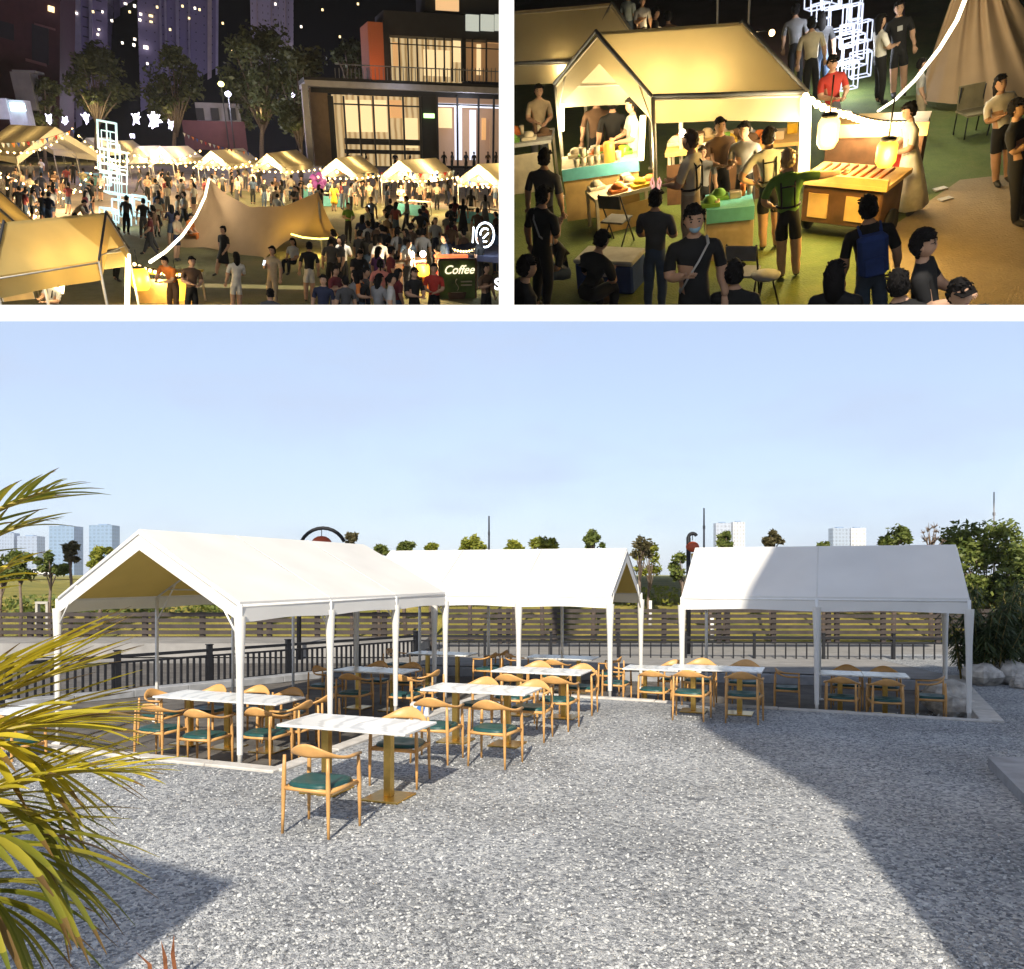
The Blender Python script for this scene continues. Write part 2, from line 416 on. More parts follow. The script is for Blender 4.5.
table_row(-.42,11.1,0,['left table of the second pair on the gravel','right table of the second pair on the gravel'])
table_row(.48,13.2,0,['left table of the third gravel pair near the kerb corner','right table of the third gravel pair near the kerb corner'])
table_row(1.1,17.8,FLOOR,['left small table in the back of the middle marquee','right small table in the back of the middle marquee'])
table_row(-4.2,12.0,FLOOR,['left end table of the long row under the nearest marquee','middle table of the long row under the nearest marquee','right end table of the long row under the nearest marquee'],.72)
table_row(-2.6,15.4,FLOOR,['left shaded table at the back of the nearest marquee','right shaded table at the back of the nearest marquee'])
table_row(-1.6,18.7,FLOOR,['left table by the railing between the first two marquees','right table by the railing between the first two marquees'])
table_row(3.42,13.55,0,['left table of the pair before the kerb of the right marquee','right table of the pair before the kerb of the right marquee'])
table_row(2.95,15.7,FLOOR,['left table in the gap between the middle and right marquees','right table in the gap between the middle and right marquees'])
table_row(6.4,14.8,FLOOR,['left table in the shade under the right marquee','right table in the shade under the right marquee'])
table_row(-6.5,10.9,FLOOR,['table half hidden behind the palm fronds at the left edge'])

# ---- chairs
WOOD = mat('beech_wood', (.56,.31,.11), .42, var=.22, scale=5, bump=.03)
TEAL = mat('teal_leather', (.010,.062,.060), .42, var=.2, scale=10)
def make_chair():
    t = empty('armchair')
    a = MB()                                            # padded seat
    ring = []
    pr = [(0.0,.452),(.18,.468),(.215,.462),(.232,.440),(.225,.425)]
    prof = [(r_, z_) for r_, z_ in pr]
    seg = 24; vs = []
    for (r_, z_) in prof:
        for k in range(seg):
            th = 2*math.pi*k/seg; c_, s_ = math.cos(th), math.sin(th)
            q = (abs(c_)**4+abs(s_)**4)**(-.25)
            taper = 1.0 + .10*s_
            vs.append((max(r_,.002)*c_*q*1.06*taper, max(r_,.002)*s_*q*.98, z_ - .012*(1-(r_/.23)**2)))
    fs = [(i*seg+(k+1)%seg, i*seg+k, (i+1)*seg+k, (i+1)*seg+(k+1)%seg) for i in range(len(prof)-1) for k in range(seg)]
    fs.append(tuple((len(prof)-1)*seg+k for k in range(seg)))
    a.add(vs, fs, 0, True); a.build('seat', TEAL, t)
    a = MB()                                            # rails under the seat
    c4 = [(-.265,.215),(.265,.215),(.235,-.20),(-.235,-.20)]
    for i in range(4):
        p, q = c4[i], c4[(i+1)%4]
        a.tube([(p[0],p[1],.405),(q[0],q[1],.405)], .021, 8, flat=1.0)
    a.build('seat_frame', WOOD, t)
    for (x, y, top) in ((-.275,.225,.665),(.275,.225,.665),(-.235,-.205,.70),(.235,-.205,.70)):
        b = MB(); k = 1.015 if y > 0 else 1.035
        b.tube([(x*k,y*k,0),(x*1.01,y*1.012,.22),(x,y,.42),(x*.985,y*.99,.56),(x*.97,y*.98,top)], [.0125,.0165,.0215,.019,.014], 10); b.build('leg', WOOD, t)
    a = MB(); pts = []; rows = []                        # bent arm and back rail, broad at the back
    n = 28
    for i in range(n+1):
        th = R(-12) + (math.pi+R(24))*i/n
        x = .285*math.cos(th)*(1.0 if math.sin(th) > 0 else 1.0); y = -.255*math.sin(th)+.07
        if i == 0 or i == n: y += .11
        bk = max(0, math.sin(th))
        z = .672 + .075*bk**2.2
        hh = .016 + .052*bk**5; tt_ = .021 - .007*bk
        d = Vector((math.cos(th)/.285, -math.sin(th)/.255, 0)).normalized()
        c = Vector((x, y, z)); lean = d*.02*bk
        sec = []
        for k in range(10):
            an = 2*math.pi*k/10
            sec.append(c + d*tt_*math.cos(an) + Vector((0,0,1))*hh*math.sin(an) + lean*math.sin(an))
        rows += sec
    fs = [(i*10+(k+1)%10, i*10+k, (i+1)*10+k, (i+1)*10+(k+1)%10) for i in range(n) for k in range(10)]
    fs += [tuple(range(10)), tuple(n*10+9-k for k in range(10))]
    a.add(rows, fs, 0, True); a.build('backrest', WOOD, t)
    return t
CH = make_chair(); used_c = [False]
FA = {'back': 0, 'front': 180, 'right': -90, 'left': 90}     # which way the chair faces: back = away from the camera
def put_chair(x, y, z, face, label):
    t = CH if not used_c[0] else copy_tree(CH); used_c[0] = True
    t.location = (x, y, z); t.rotation_euler = (0,0,PHI+R(FA[face])+random.uniform(-.08,.08)); tag(t, label, 'chair', 'round backed wooden armchairs at the tables')
for a in [
 (-1.74,7.32,0,'back','chair nearest the camera with its curved back turned to us'),
 (-1.22,8.98,0,'front','chair facing us behind the nearest table'),
 (-.95,10.05,0,'back','left of two chairs with backs to us at the second table pair'),
 (-.22,9.85,0,'back','right of two chairs with backs to us at the second table pair'),
 (-.45,11.72,0,'front','left chair behind the second table pair, facing us'),
 (.27,11.42,0,'front','right chair behind the second table pair, legs clear of the tabletop'),
 (0.0,12.42,0,'back','left of two chairs in front of the third table pair'),
 (.67,12.15,0,'back','right of two chairs in front of the third table pair'),
 (.42,13.95,0,'front','left chair behind the third table pair, mostly hidden by it'),
 (1.13,13.5,0,'front','right chair behind the third table pair, at the gravel edge'),
 (.05,18.1,FLOOR,'right','chair at the left end of the small tables in the middle marquee'),
 (2.15,17.4,FLOOR,'left','chair at the right end of the small tables in the middle marquee'),
 (.9,16.9,FLOOR,'back','chair in front of the small tables in the middle marquee'),
 (-4.87,11.2,FLOOR,'back','leftmost front chair of the long row under the nearest marquee'),
 (-4.08,10.72,FLOOR,'back','front chair just left of the corner tent leg'),
 (-3.32,10.85,FLOOR,'back','front chair just right of the corner tent leg'),
 (-3.02,11.35,FLOOR,'left','chair turned sideways at the right end of the long row'),
 (-2.86,12.0,FLOOR,'left','second sideways chair at the right end of the long row'),
 (-5.35,12.35,FLOOR,'right','chair at the left end of the long row'),
 (-4.75,12.75,FLOOR,'front','left chair behind the long row under the nearest marquee'),
 (-4.05,12.65,FLOOR,'front','middle chair behind the long row under the nearest marquee'),
 (-3.45,12.4,FLOOR,'front','right chair behind the long row under the nearest marquee'),
 (-2.85,14.55,FLOOR,'back','left chair before the shaded table in the back of the nearest marquee'),
 (-1.9,14.35,FLOOR,'back','right chair before the shaded table in the back of the nearest marquee'),
 (-3.6,15.55,FLOOR,'right','chair at the left end of the shaded back table'),
 (-1.55,15.0,FLOOR,'left','chair at the right end of the shaded back table'),
 (-2.75,16.3,FLOOR,'front','left chair behind the shaded back table'),
 (-2.05,16.05,FLOOR,'front','right chair behind the shaded back table'),
 (-.55,18.3,FLOOR,'left','chair at the right end of the tables by the railing'),
 (-.3,18.95,FLOOR,'left','farther chair at the right end of the tables by the railing'),
 (-2.75,19.2,FLOOR,'right','chair at the left end of the tables by the railing'),
 (2.85,12.92,0,'back','left of two chairs on the gravel before the right marquee'),
 (3.62,12.68,0,'back','right of two chairs on the gravel before the right marquee'),
 (3.35,14.4,0,'front','left chair behind the gravel pair before the right marquee'),
 (4.05,14.12,0,'front','right chair behind the gravel pair before the right marquee'),
 (2.62,14.98,FLOOR,'back','chair in front of the tables between the middle and right marquees'),
 (2.05,15.95,FLOOR,'right','chair at the left end of the tables between the marquees'),
 (3.3,16.5,FLOOR,'front','chair behind the tables between the marquees'),
 (5.72,14.05,FLOOR,'back','left of two front chairs in the shade of the right marquee'),
 (6.35,13.75,FLOOR,'back','right of two front chairs in the shade of the right marquee'),
 (5.15,15.2,FLOOR,'right','sideways chair beside the sleeved tent leg of the right marquee'),
 (7.3,14.1,FLOOR,'left','sideways chair next to the pale rocks under the right marquee'),
 (6.45,15.6,FLOOR,'front','left chair behind the tables of the right marquee'),
 (7.05,15.35,FLOOR,'front','right chair behind the tables of the right marquee'),
 (-6.3,10.25,FLOOR,'back','chair behind the palm fronds at the left edge'),
]: put_chair(*a)

# ---- small things lying on the terrace
def rock(c, r, label, sz=.8):
    a = MB(); a.sphere((0,0,0), r, 12, 8, sz=sz)
    s = random.random()*9
    a.v = [tuple(Vector(v)*(1+.45*noise.noise(Vector(v)*2.2/r*.5+Vector((s,s,0)))) ) for v in a.v]
    a.sm = [False]*len(a.sm)
    o = a.build('rock', mat('granite',(.40,.38,.35),.85,var=.4,scale=6,bump=.4)); o.location = c; tag(o, label, 'rock', 'boulders at the right of the terrace')
rock((8.1,15.1,.02),.36,'pale boulder on top at the right end of the marquee floor'); rock((7.95,14.6,-.12),.33,'pale boulder at the foot of the pair under the right marquee')
rock((9.9,17.0,.18),.34,'grey rock at the foot of the bamboo'); rock((10.6,17.2,.2),.4,'large dark rock at the right edge beside the bamboo'); rock((10.35,16.5,.1),.2,'small rock before the large one at the right edge')
a = MB(); a.box((0,0,.11),(.30,.22,.22),bev=.01); bg = a.build('cardboard_box', mat('box_paper',(.62,.6,.57),.7)); bg.location = G(420,716); tag(bg,'white carton with a blue print standing between the chairs','box')
a = MB(); a.quad((-.09,-.114,.06),(.07,-.114,.04),(.10,-.114,.17),(-.02,-.114,.19)); a.build('print', mat('blue_print',(.03,.16,.5),.5), bg)
a = MB(); a.tube([(.11*math.cos(i*.42),.11*math.sin(i*.42),.02+i*.004) for i in range(46)], .012, 6); o = a.build('hose', mat('green_hose',(.01,.22,.12),.4)); o.location = (FRl.x-.25, FRl.y+.12, FLOOR+.01); tag(o, 'coiled green hose at the foot of the corner tent leg','hose')

# ---- railings and fences
def railing(p, q, label, step, r=.011, h=.8, z=FLOOR, wide=False):
    t = empty('railing', (p.x,p.y,z)); tag(t, label, 'railing'); d = q-p; n = max(1, round(d.length/1.9))
    for i in range(n+1):
        a = MB(); c = d*(i/n); w = .11 if wide else .07
        a.box((c.x,c.y,h/2+.06),(w,w,h+.12), math.atan2(d.y,d.x)); a.box((c.x,c.y,h+.13),(w+.03,w+.03,.02), math.atan2(d.y,d.x)); a.build('post', BLACK, t)
    a = MB()
    for zz, s in ((h,.065),(h-.13,.045),(.10,.05)): a.box((d.x/2,d.y/2,zz),(d.length,s,s), math.atan2(d.y,d.x))
    a.build('rail', BLACK, t)
    k = int(d.length/step); ss = MB()
    for i in range(1, k):
        c = d*(i/k); b_ = ss
        b_.box((c.x,c.y,(h-.13+.10)/2),(r*2,r*2,h-.23), math.atan2(d.y,d.x))
    ss.build('balusters', BLACK, t)
P0 = Vector((-11.2,14.3,0)); P1 = Vector((-2.73,23,0)); P2 = Vector((16,21.7,0))
railing(P0, P1, 'dense black baluster railing running along the left side of the terrace', .145, .022, .82, wide=True)
railing(P1+Vector((.1,0,0)), P2, 'thin black baluster railing along the back of the terrace', .28, .016, .82)
BROWN = mat('fence_timber', (.042,.033,.030), .7, var=.3, scale=3)
def slat_fence(x0, x1, y, label):
    t = empty('slat_fence', (x0,y,-.25)); tag(t, label, 'fence', 'brown rail fences along the walkway'); L_ = x1-x0; n = int(L_/1.9)
    for i in range(n+1):
        for dx in ((0,.32) if i % 2 else (0,)):
            a = MB(); a.box((i*L_/n+dx,0,.65),(.17,.14,1.3),bev=.01); a.build('post', BROWN, t)
    a = MB()
    for k in range(6): a.box((L_/2,-.10,.22+k*.20),(L_,.05,.13))
    a.build('rail', BROWN, t)
slat_fence(-2.5, 22, 30.2, 'long brown five rail fence behind the middle and right marquees')
slat_fence(-26, -2.7, 27.4, 'brown rail fence along the raised walkway at left')
a = MB(); a.box((-14.3,26.2,.05),(23,2.6,.3)); a.box((-14.3,24.95,-.02),(23,.12,.4)); 
for i in range(9): a.box((-25+i*2.7,25.3,-.2),(.35,.35,.3))
tag(a.build('walkway_bridge', CONC), 'raised pale concrete walkway behind the left railing', 'walkway')
def gate_frame(c):
    t = MB()
    for dx in (-.2,.2): t.box((dx,0,.5),(.09,.2,1.0))
    t.box((0,0,1.02),(.5,.22,.09)); o = t.build('concrete_portal', mat('pale_concrete',(.40,.38,.34),.8)); o.location = c
    tag(o, 'small pale concrete portal beyond the walkway by the left tent corner', 'portal')
gate_frame((-18.3,31.6,.2))

# ---- lantern posts
RED = mat('lantern_red', (.42,.075,.03), .6)
def lantern_post(x, y, z, H, r, drop, sgn, label, lr=.32):
    t = empty('lantern_post', (x,y,z)); tag(t, label, 'lamp post', 'arched lantern posts')
    a = MB(); pts = [(0,0,0),(0,0,H-r)]+[(sgn*(r-r*math.cos(th)), 0, H-r+r*math.sin(th)) for th in [math.pi*i/14 for i in range(1,13)]]
    a.tube(pts, [.07]*2+[.055]*12, 8); a.build('arched_pole', BLACK, t)
    l = MB(); c = (sgn*r*.95,0,H-r*.1-drop); l.sphere(c, lr, 14, 8, sz=.8); lo = l.build('lantern', RED, t)
    k = MB(); k.tube([(c[0],0,c[2]+.2),(c[0],0,H-.03)], .012, 6); k.build('cord', BLACK, lo); k = MB(); k.tube([(c[0],0,c[2]-.2),(c[0],0,c[2]-.42)], [.05,.03], 6); k.build('tassel', mat('lantern_gold',(.6,.4,.08),.5), lo)
lantern_post((299-512)/810*24.5, 24.5, -.3, 4.02, .72, .42, 1, 'black arched lantern post rising behind the nearest marquee roof')
lantern_post((688.5-512)/810*25, 25.0, -.3, 3.88, .13, .40, 1, 'slim black post with a red lantern beside the right marquee', .21)
def pole(px, ytop, Y, label):
    t = PXY(px, ytop, Y); b = MB(); b.tube([(0,0,0),(0,0,t.z-1.0)], [.07,.03], 6)
    b.box((0,0,(t.z-1)*.8),(.09,.09,.16)); o = b.build('utility_pole', mat('pole_grey',(.2,.2,.22),.6)); o.location = (t.x,Y,1.0); tag(o, label, 'pole', 'thin masts behind the meadow')
pole(489,516,35,'thin mast behind the middle marquee roof'); pole(704,508,35,'thin mast left of the distant towers'); pole(994,492,40,'thin mast above the big dark tree')

# ---- trees
def leaf_mat(name, c, c2): 
    def fn(nt, b):
        N, L = nt.nodes, nt.links; g = N.new('ShaderNodeNewGeometry'); rp = N.new('ShaderNodeValToRGB')
        rp.color_ramp.elements[0].color = (*c,1); rp.color_ramp.elements[1].color = (*c2,1)
        L.new(g.outputs['Random Per Island'], rp.inputs['Fac']); L.new(rp.outputs['Color'], b.inputs['Base Color'])
        b.inputs['Roughness'].default_value = .6
        t = N.new('ShaderNodeBsdfTranslucent'); L.new(rp.outputs['Color'], t.inputs['Color']); mx = N.new('ShaderNodeMixShader'); mx.inputs['Fac'].default_value = .3
        L.new(b.outputs[0], mx.inputs[1]); L.new(t.outputs[0], mx.inputs[2]); L.new(mx.outputs[0], N['Material Output'].inputs['Surface'])
    return nodes_mat(name, fn)
LEAF_Y = leaf_mat('leaf_yellow_green', (.16,.20,.02), (.34,.34,.05))
LEAF_M = leaf_mat('leaf_mid_green', (.075,.115,.022), (.19,.22,.045))
LEAF_D = leaf_mat('leaf_dark_green', (.03,.05,.016), (.075,.10,.03))
LEAF_O = leaf_mat('leaf_olive', (.07,.07,.03), (.15,.12,.05))
LEAF_N = leaf_mat('leaf_night', (.05,.065,.02), (.10,.11,.04))
BARK = mat('bark', (.16,.12,.09), .9, var=.3, scale=10)
WASH = mat('limewash', (.75,.74,.7), .8)
def tree_mesh(h, cr, ch, leaf, n, seed, leafm, white=False, flat=1.0, bare=False, clumps=14, parent=None):
    rd = random.Random(seed); tr = MB(); tr_r = max(.03, h*.018)
    top = h-ch
    tr.tube([(0,0,0),(rd.uniform(-.03,.03)*h,0,top*.5),(0,rd.uniform(-.02,.02)*h,top+ch*.35)], [tr_r*1.3,tr_r,tr_r*.5], 8)
    cl = []
    for i in range(clumps):
        an = rd.random()*6.28; rr = cr*rd.uniform(.15,.9); zz = top+ch*rd.uniform(.12,.95)
        k = math.sqrt(max(.12, 1-((zz-top-ch*.45)/(ch*.6))**2)); 
        c = Vector((math.cos(an)*rr*k, math.sin(an)*rr*k*flat, zz)); cl.append((c, cr*rd.uniform(.22,.42)))
        tr.tube([(0,0,top*rd.uniform(.75,1.05)), c*.5+Vector((0,0,top*.5)), c], [tr_r*.5,tr_r*.3,tr_r*.12], 5)
    if white: tr.tube([(0,0,0),(rd.uniform(-.01,.01)*h,0,1.1)], [tr_r*1.45,tr_r*1.3], 8, 1)
    tr.build('trunk', [BARK, WASH], parent)
    cw = MB()
    for i in range(n):
        c, r = rd.choice(cl)
        d = Vector((rd.gauss(0,1),rd.gauss(0,1),rd.gauss(0,.75))); d = d.normalized()*r*(rd.random()**.45)
        p = c+d; a = Vector((rd.gauss(0,1),rd.gauss(0,1),rd.gauss(0,.6))).normalized(); b = a.cross(Vector((rd.gauss(0,1),rd.gauss(0,1),rd.gauss(0,1)))).normalized()
        s = leaf*rd.uniform(.6,1.3)
        if bare:
            cw.tube([c, p*1.0+Vector((0,0,r*.5))], [.02,.006], 3)
        else:
            cw.add([p-a*s, p+b*s*.45, p+a*s, p-b*s*.45], [(0,1,2,3)])
    cw.build('crown', BARK if bare else leafm, parent)
def day_tree(px, py, rpx, Y, leafm, label, ch=None, white=False, n=900, bare=False, leaf=.11):
    c = PXY(px, py, Y); r = rpx*Y/F; x, z0 = c.x, zland(c.x, Y)-.05
    chh = (ch or 1.9)*r; top = c.z + chh*.5
    t = empty('tree', (x, Y, z0)); tag(t, label, 'tree', 'young trees along the far bank')
    tree_mesh(top-z0, r*1.05, chh, leaf, n, int(px*7), leafm, white, parent=t, bare=bare, clumps=11)
for a in [
 (352,541,7,31.8,LEAF_O,'small olive tree under the right end of the lantern arch'),
 (380,550,7,32.1,LEAF_M,'small green treetop where the first two marquee roofs meet',1.2),
 (406,547,8,32.4,LEAF_M,'thin grey green treetop above the left end of the middle roof',1.0),
 (432,549,8,32.1,LEAF_Y,'low yellowish treetop above the left part of the middle roof',.9),
 (470,546,17,31.6,LEAF_Y,'wide yellow green treetop left of a mast above the middle roof',.9),
 (514,547,12,32.1,LEAF_Y,'low flat treetop right of the mast above the middle roof',.9),
 (543,545,13,31.8,LEAF_Y,'broad yellow green treetop centred above the middle roof',.9),
 (593,541,11,31.8,LEAF_M,'round compact treetop near the right end of the middle roof',1.4),
 (640,550,13,32.1,LEAF_O,'sparse brownish tree just right of the middle marquee gable',2.2,False,380),
 (650,562,14,34.4,LEAF_Y,'yellow green young tree with limewashed trunk beside the middle marquee',2.4,True),
 (712,563,14,31.4,LEAF_Y,'young tree with limewashed trunk left of the slim lantern post',2.4,True),
 (682,566,12,32.1,LEAF_M,'leaning young tree in the gap between the marquees',2.4,True,600),
 (725,540,10,31.8,LEAF_M,'dark round treetop in front of the distant pale towers',1.5),
 (773,540,11,31.8,LEAF_O,'round olive treetop above the left part of the right roof',1.6),
 (823,546,6,32.1,LEAF_M,'tiny treetop left of the white tower block',1.0,False,300),
 (893,538,21,31.6,LEAF_M,'wide spreading treetop above the right roof',.8,False,1100),
 (931,538,13,32.1,LEAF_O,'bare leafless tree beside the big dark tree',1.8,False,160,True),
 (98,557,12,31.8,LEAF_Y,'yellow green tree in front of the glass tower at left',1.9),
 (70,553,10,31.8,LEAF_O,'slim dark tree between the two glass towers',1.8),
 (51,563,14,31.6,LEAF_M,'bushy green tree at the far left behind the palm tips',1.7),
 (20,566,16,31.6,LEAF_M,'dark green tree at the left edge behind the palm',1.7),
 (2,568,15,31.8,LEAF_M,'green tree cut by the left edge behind the palm',1.7),
]: day_tree(*a)
t = empty('tree', ((985-512)/810*34, 34, .0)); tag(t, 'largest dark green tree rising behind the right marquee', 'tree')
tree_mesh(4.35, 2.0, 3.7, .14, 7000, 11, LEAF_M, clumps=46, parent=t)
t = empty('tree', ((1022-512)/810*33, 33, .0)); tag(t, 'dark tree with limewashed trunk at the right edge', 'tree')
tree_mesh(3.3, 1.3, 2.6, .12, 3200, 12, LEAF_D, True, clumps=18, parent=t)
def bamboo(c, label):
    rd = random.Random(5); t = empty('bamboo_clump', c); tag(t, label, 'bamboo')
    st = MB(); lf = MB()
    for i in range(52):
        a = rd.random()*6.28; r = .5*rd.random()**.6; h = rd.uniform(1.0,2.25); lean = rd.uniform(.1,.42)
        p0 = Vector((r*math.cos(a), r*math.sin(a), 0)); p1 = p0+Vector((math.cos(a)*lean*.4, math.sin(a)*lean*.4, h*.6)); p2 = p0+Vector((math.cos(a)*lean*1.3, math.sin(a)*lean*1.3, h))
        st.tube([p0,p1,p2], [.016,.012,.004], 5)
        for k in range(80):
            s = rd.uniform(.38,1.0); q = (p0.lerp(p1, s/.6) if s < .6 else p1.lerp(p2, (s-.6)/.4))
            b = rd.random()*6.28; L_ = rd.uniform(.16,.34); d = Vector((math.cos(b), math.sin(b), rd.uniform(-.7,.25))).normalized(); w = d.cross(Vector((0,0,1))).normalized()*L_*.075
            e = q+d*L_+Vector((0,0,-L_*.3)); mdl = q+d*L_*.45
            lf.add([q, mdl+w, e, mdl-w], [(0,1,2,3)])
    st.build('stems', mat('bamboo_stem',(.22,.17,.05),.5,var=.4), t); lf.build('foliage', LEAF_D, t)
bamboo(((984-512)/810*17.6, 17.6, 0), 'dense bamboo clump beside the corner of the right marquee')
bamboo(((1030-512)/810*18.6, 18.6, 0), 'bamboo clump cut by the right edge of the view')
def hedge(x0, x1, y, h, leafm, label):
    t = MB(); rd = random.Random(int(x0*3+y))
    n = int((x1-x0)*90)
    for i in range(n):
        x = rd.uniform(x0,x1); hh = h*(.55+.45*noise.noise(Vector((x*.5,y,0)))+.3); p = Vector((x, y+rd.uniform(-.6,.6), zland(x,y)+rd.random()*max(.1,hh)))
        a = Vector((rd.gauss(0,1),rd.gauss(0,1),rd.gauss(0,1))).normalized(); b = a.orthogonal().normalized(); s = .13*rd.uniform(.6,1.3)
        t.add([p-a*s,p+b*s*.5,p+a*s,p-b*s*.5],[(0,1,2,3)])
    tag(t.build('hedge', leafm), label, 'hedge', kind='stuff')
hedge(-30,-13,36,1.0,LEAF_M,'low scrub along the far bank at left'); hedge(4,28,38,.9,LEAF_Y,'low scrub on top of the far bank at right')

# ---- distant towers, cars
def tower(px0, px1, ytop, Y, colr, label, bands=9):
    a = PXY(px0, ytop, Y); b = PXY(px1, ytop, Y); w = b.x-a.x; h = a.z-1.0
    t = empty('tower_block', ((a.x+b.x)/2, Y, 1.0)); tag(t, label, 'building', 'distant tower blocks')
    m_ = MB(); m_.box((0,w*.35,h/2),(w,w*.7,h)); m_.build('wall', facade('tower_'+label[:14], colr, [c*.8 for c in colr], w/bands, 9, .5), t)
    m_ = MB(); m_.box((0,w*.35,h+1.5),(w*.4,w*.3,3)); m_.build('roof_hut', mat('tower_roof', colr, .6), t)
tower(49,74,526,2000,(.17,.27,.42),'blue glass tower at left behind the palm tips',6)
tower(89,112,525,2000,(.18,.28,.43),'blue glass tower just left of the nearest marquee roof',6)
tower(17,37,536,2200,(.28,.34,.46),'pale tower at the far left behind the palm',5)
tower(0,14,533,2200,(.28,.34,.46),'pale tower cut by the left edge',5)
tower(716,731,523,2000,(.42,.46,.55),'left tower of the pale pair behind the slim lantern post',4); tower(733,745,522,2020,(.60,.60,.62),'right tower of the pale pair behind the slim lantern post',4)
tower(833,850,528,2000,(.34,.40,.50),'blue grey left half of the twin block above the right roof',5); tower(851,866,528,2010,(.68,.68,.68),'white right half of the twin block above the right roof',4)
a = MB(); 
for i in range(14): a.box((-330+i*31,900+random.uniform(-40,60),6+random.uniform(0,5)),(24,16,10+random.uniform(0,14)))
tag(a.build('low_houses', mat('far_houses',(.5,.48,.46),.8)), 'row of low pale houses along the horizon at left', 'buildings', kind='stuff')
def car(x, y, z, colr, label):
    t = empty('parked_car', (x,y,z)); tag(t, label, 'car', 'cars parked by the far road')
    b = MB(); prof = [(-2.2,.35),(-2.2,.8),(-1.9,.95),(-1.35,1.0),(-.8,1.42),(.7,1.45),(1.35,1.02),(2.1,.9),(2.25,.6),(2.2,.35)]
    n = len(prof); vs = [(p[0],-.85 if p[1]<1.1 else -.7,p[1]) for p in prof]+[(p[0],.85 if p[1]<1.1 else .7,p[1]) for p in prof]
    b.add(vs, [tuple(range(n)), tuple(range(2*n-1,n-1,-1))]+[(i,n+i,n+(i+1)%n,(i+1)%n) for i in range(n)]); b.build('body', mat('car_'+colr[0], colr[1], .25), t)
    for s in (-1,1):
        w = MB(); w.add([(-1.25,s*.86,1.0),(-.78,s*.72,1.38),(.66,s*.72,1.38),(1.2,s*.86,1.02)],[(0,1,2,3) if s<0 else (3,2,1,0)]); w.build('window', mat('car_glass',(.02,.025,.03),.1), t)
    for (wx, wy) in ((-1.35,-.8),(1.35,-.8),(-1.35,.8),(1.35,.8)):
        k = MB(); k.tube([(wx,wy-.1,.33),(wx,wy+.1,.33)], .33, 14); k.build('wheel', mat('tyre',(.02,.02,.02),.8), t)
for px, colr, lb in ((6,('white',(.75,.75,.75)),'white car parked at the left edge behind the trees'),(24,('grey',(.2,.22,.25)),'grey car between the two white ones'),(40,('white',(.75,.75,.75)),'white car parked nearest the marquee by the far road'),(-18,('white',(.75,.75,.75)),'white car outside the left edge')):
    if px > -10: p = PXY(px, 580, 143); car(p.x, 143, 2.03, colr, lb)

# ---- palm in the left foreground
PALM_Y = leaf_mat('palm_yellow', (.34,.30,.015), (.62,.50,.03))
PALM_G = leaf_mat('palm_green', (.11,.14,.012), (.34,.30,.03))
PALM_B = leaf_mat('palm_brown', (.12,.07,.02), (.22,.14,.04))
PB = Vector((-1.25,1.2,0)); palm = empty('palm', PB); tag(palm, 'yellow green palm with arching fronds filling the left foreground', 'palm')
a = MB()
for i in range(6):
    an = i*1.05; a.tube([(.10*math.cos(an),.10*math.sin(an),0),(.12*math.cos(an),.12*math.sin(an),.7),(.16*math.cos(an)+.05,.15*math.sin(an),1.4+.06*i)], [.03,.025,.016], 8)
a.build('stem', mat('palm_stem',(.16,.15,.04),.5,var=.3), palm)
def frond(pts, n, Lmax, mat_, seed, droop=.35, spread=1.0, up=(0,0,1), both=True, tipm=None):
    """pts: (px, py, Y) control points of the midrib"""
    rd = random.Random(seed); P = [PXY(p[0],p[1],p[2]*.42)-PB for p in pts]; Lmax *= .42; k = len(P)-1
    def cur(t):
        q = t*k; i = min(k-1, int(q)); f = q-i
        p0 = P[max(0,i-1)]; p1 = P[i]; p2 = P[i+1]; p3 = P[min(k,i+2)]
        return .5*((2*p1)+(p2-p0)*f+(2*p0-5*p1+4*p2-p3)*f*f+(3*p1-p0-3*p2+p3)*f**3)
    rb = MB(); rb.tube([cur(i/20) for i in range(21)], [.006*(1-i/21)+.001 for i in range(21)], 6)
    fo = rb.build('frond', mat('palm_midrib',(.30,.24,.05),.5), palm)
    lf = MB(); U = Vector(up)
    for i in range(n):
        t = .12+.88*(i+.5)/n; p = cur(t); d = (cur(min(1,t+.02))-cur(t-.02)).normalized()
        sd = d.cross(U).normalized(); nn = sd.cross(d)
        for s in ((-1,1) if both else (1,)):
            L_ = Lmax*(math.sin(math.pi*min(1,.22+t*.76))**.7)*rd.uniform(.85,1.1)
            dirv = (d*(.62+.5*t)+sd*s*spread*(1-.45*t)+nn*rd.uniform(-.05,.28)).normalized()
            w = L_*.028+.0013
            prev = None; vs = []
            side = dirv.cross(nn).normalized()
            dr = droop*rd.uniform(.6,1.5)
            for j in range(7):
                f = j/6; c = p+dirv*L_*f+Vector((0,0,-dr*L_*f*f))
                ww = w*(math.sin(math.pi*(.12+.86*f))**.8)
                vs += [c-side*ww+nn*ww*.35, c, c+side*ww+nn*ww*.35]
            mi = 1 if rd.random() < .05 else 0
            lf.add(vs, [(j*3+q, j*3+q+1, j*3+q+4, j*3+q+3) for j in range(5) for q in (0,1)], mi, True); lf.add(vs[15:], [(q, q+1, q+4, q+3) for q in (0,1)], 1 if rd.random() < .6 else mi, True)
    lf.build('leaflets', [mat_, PALM_B], fo)
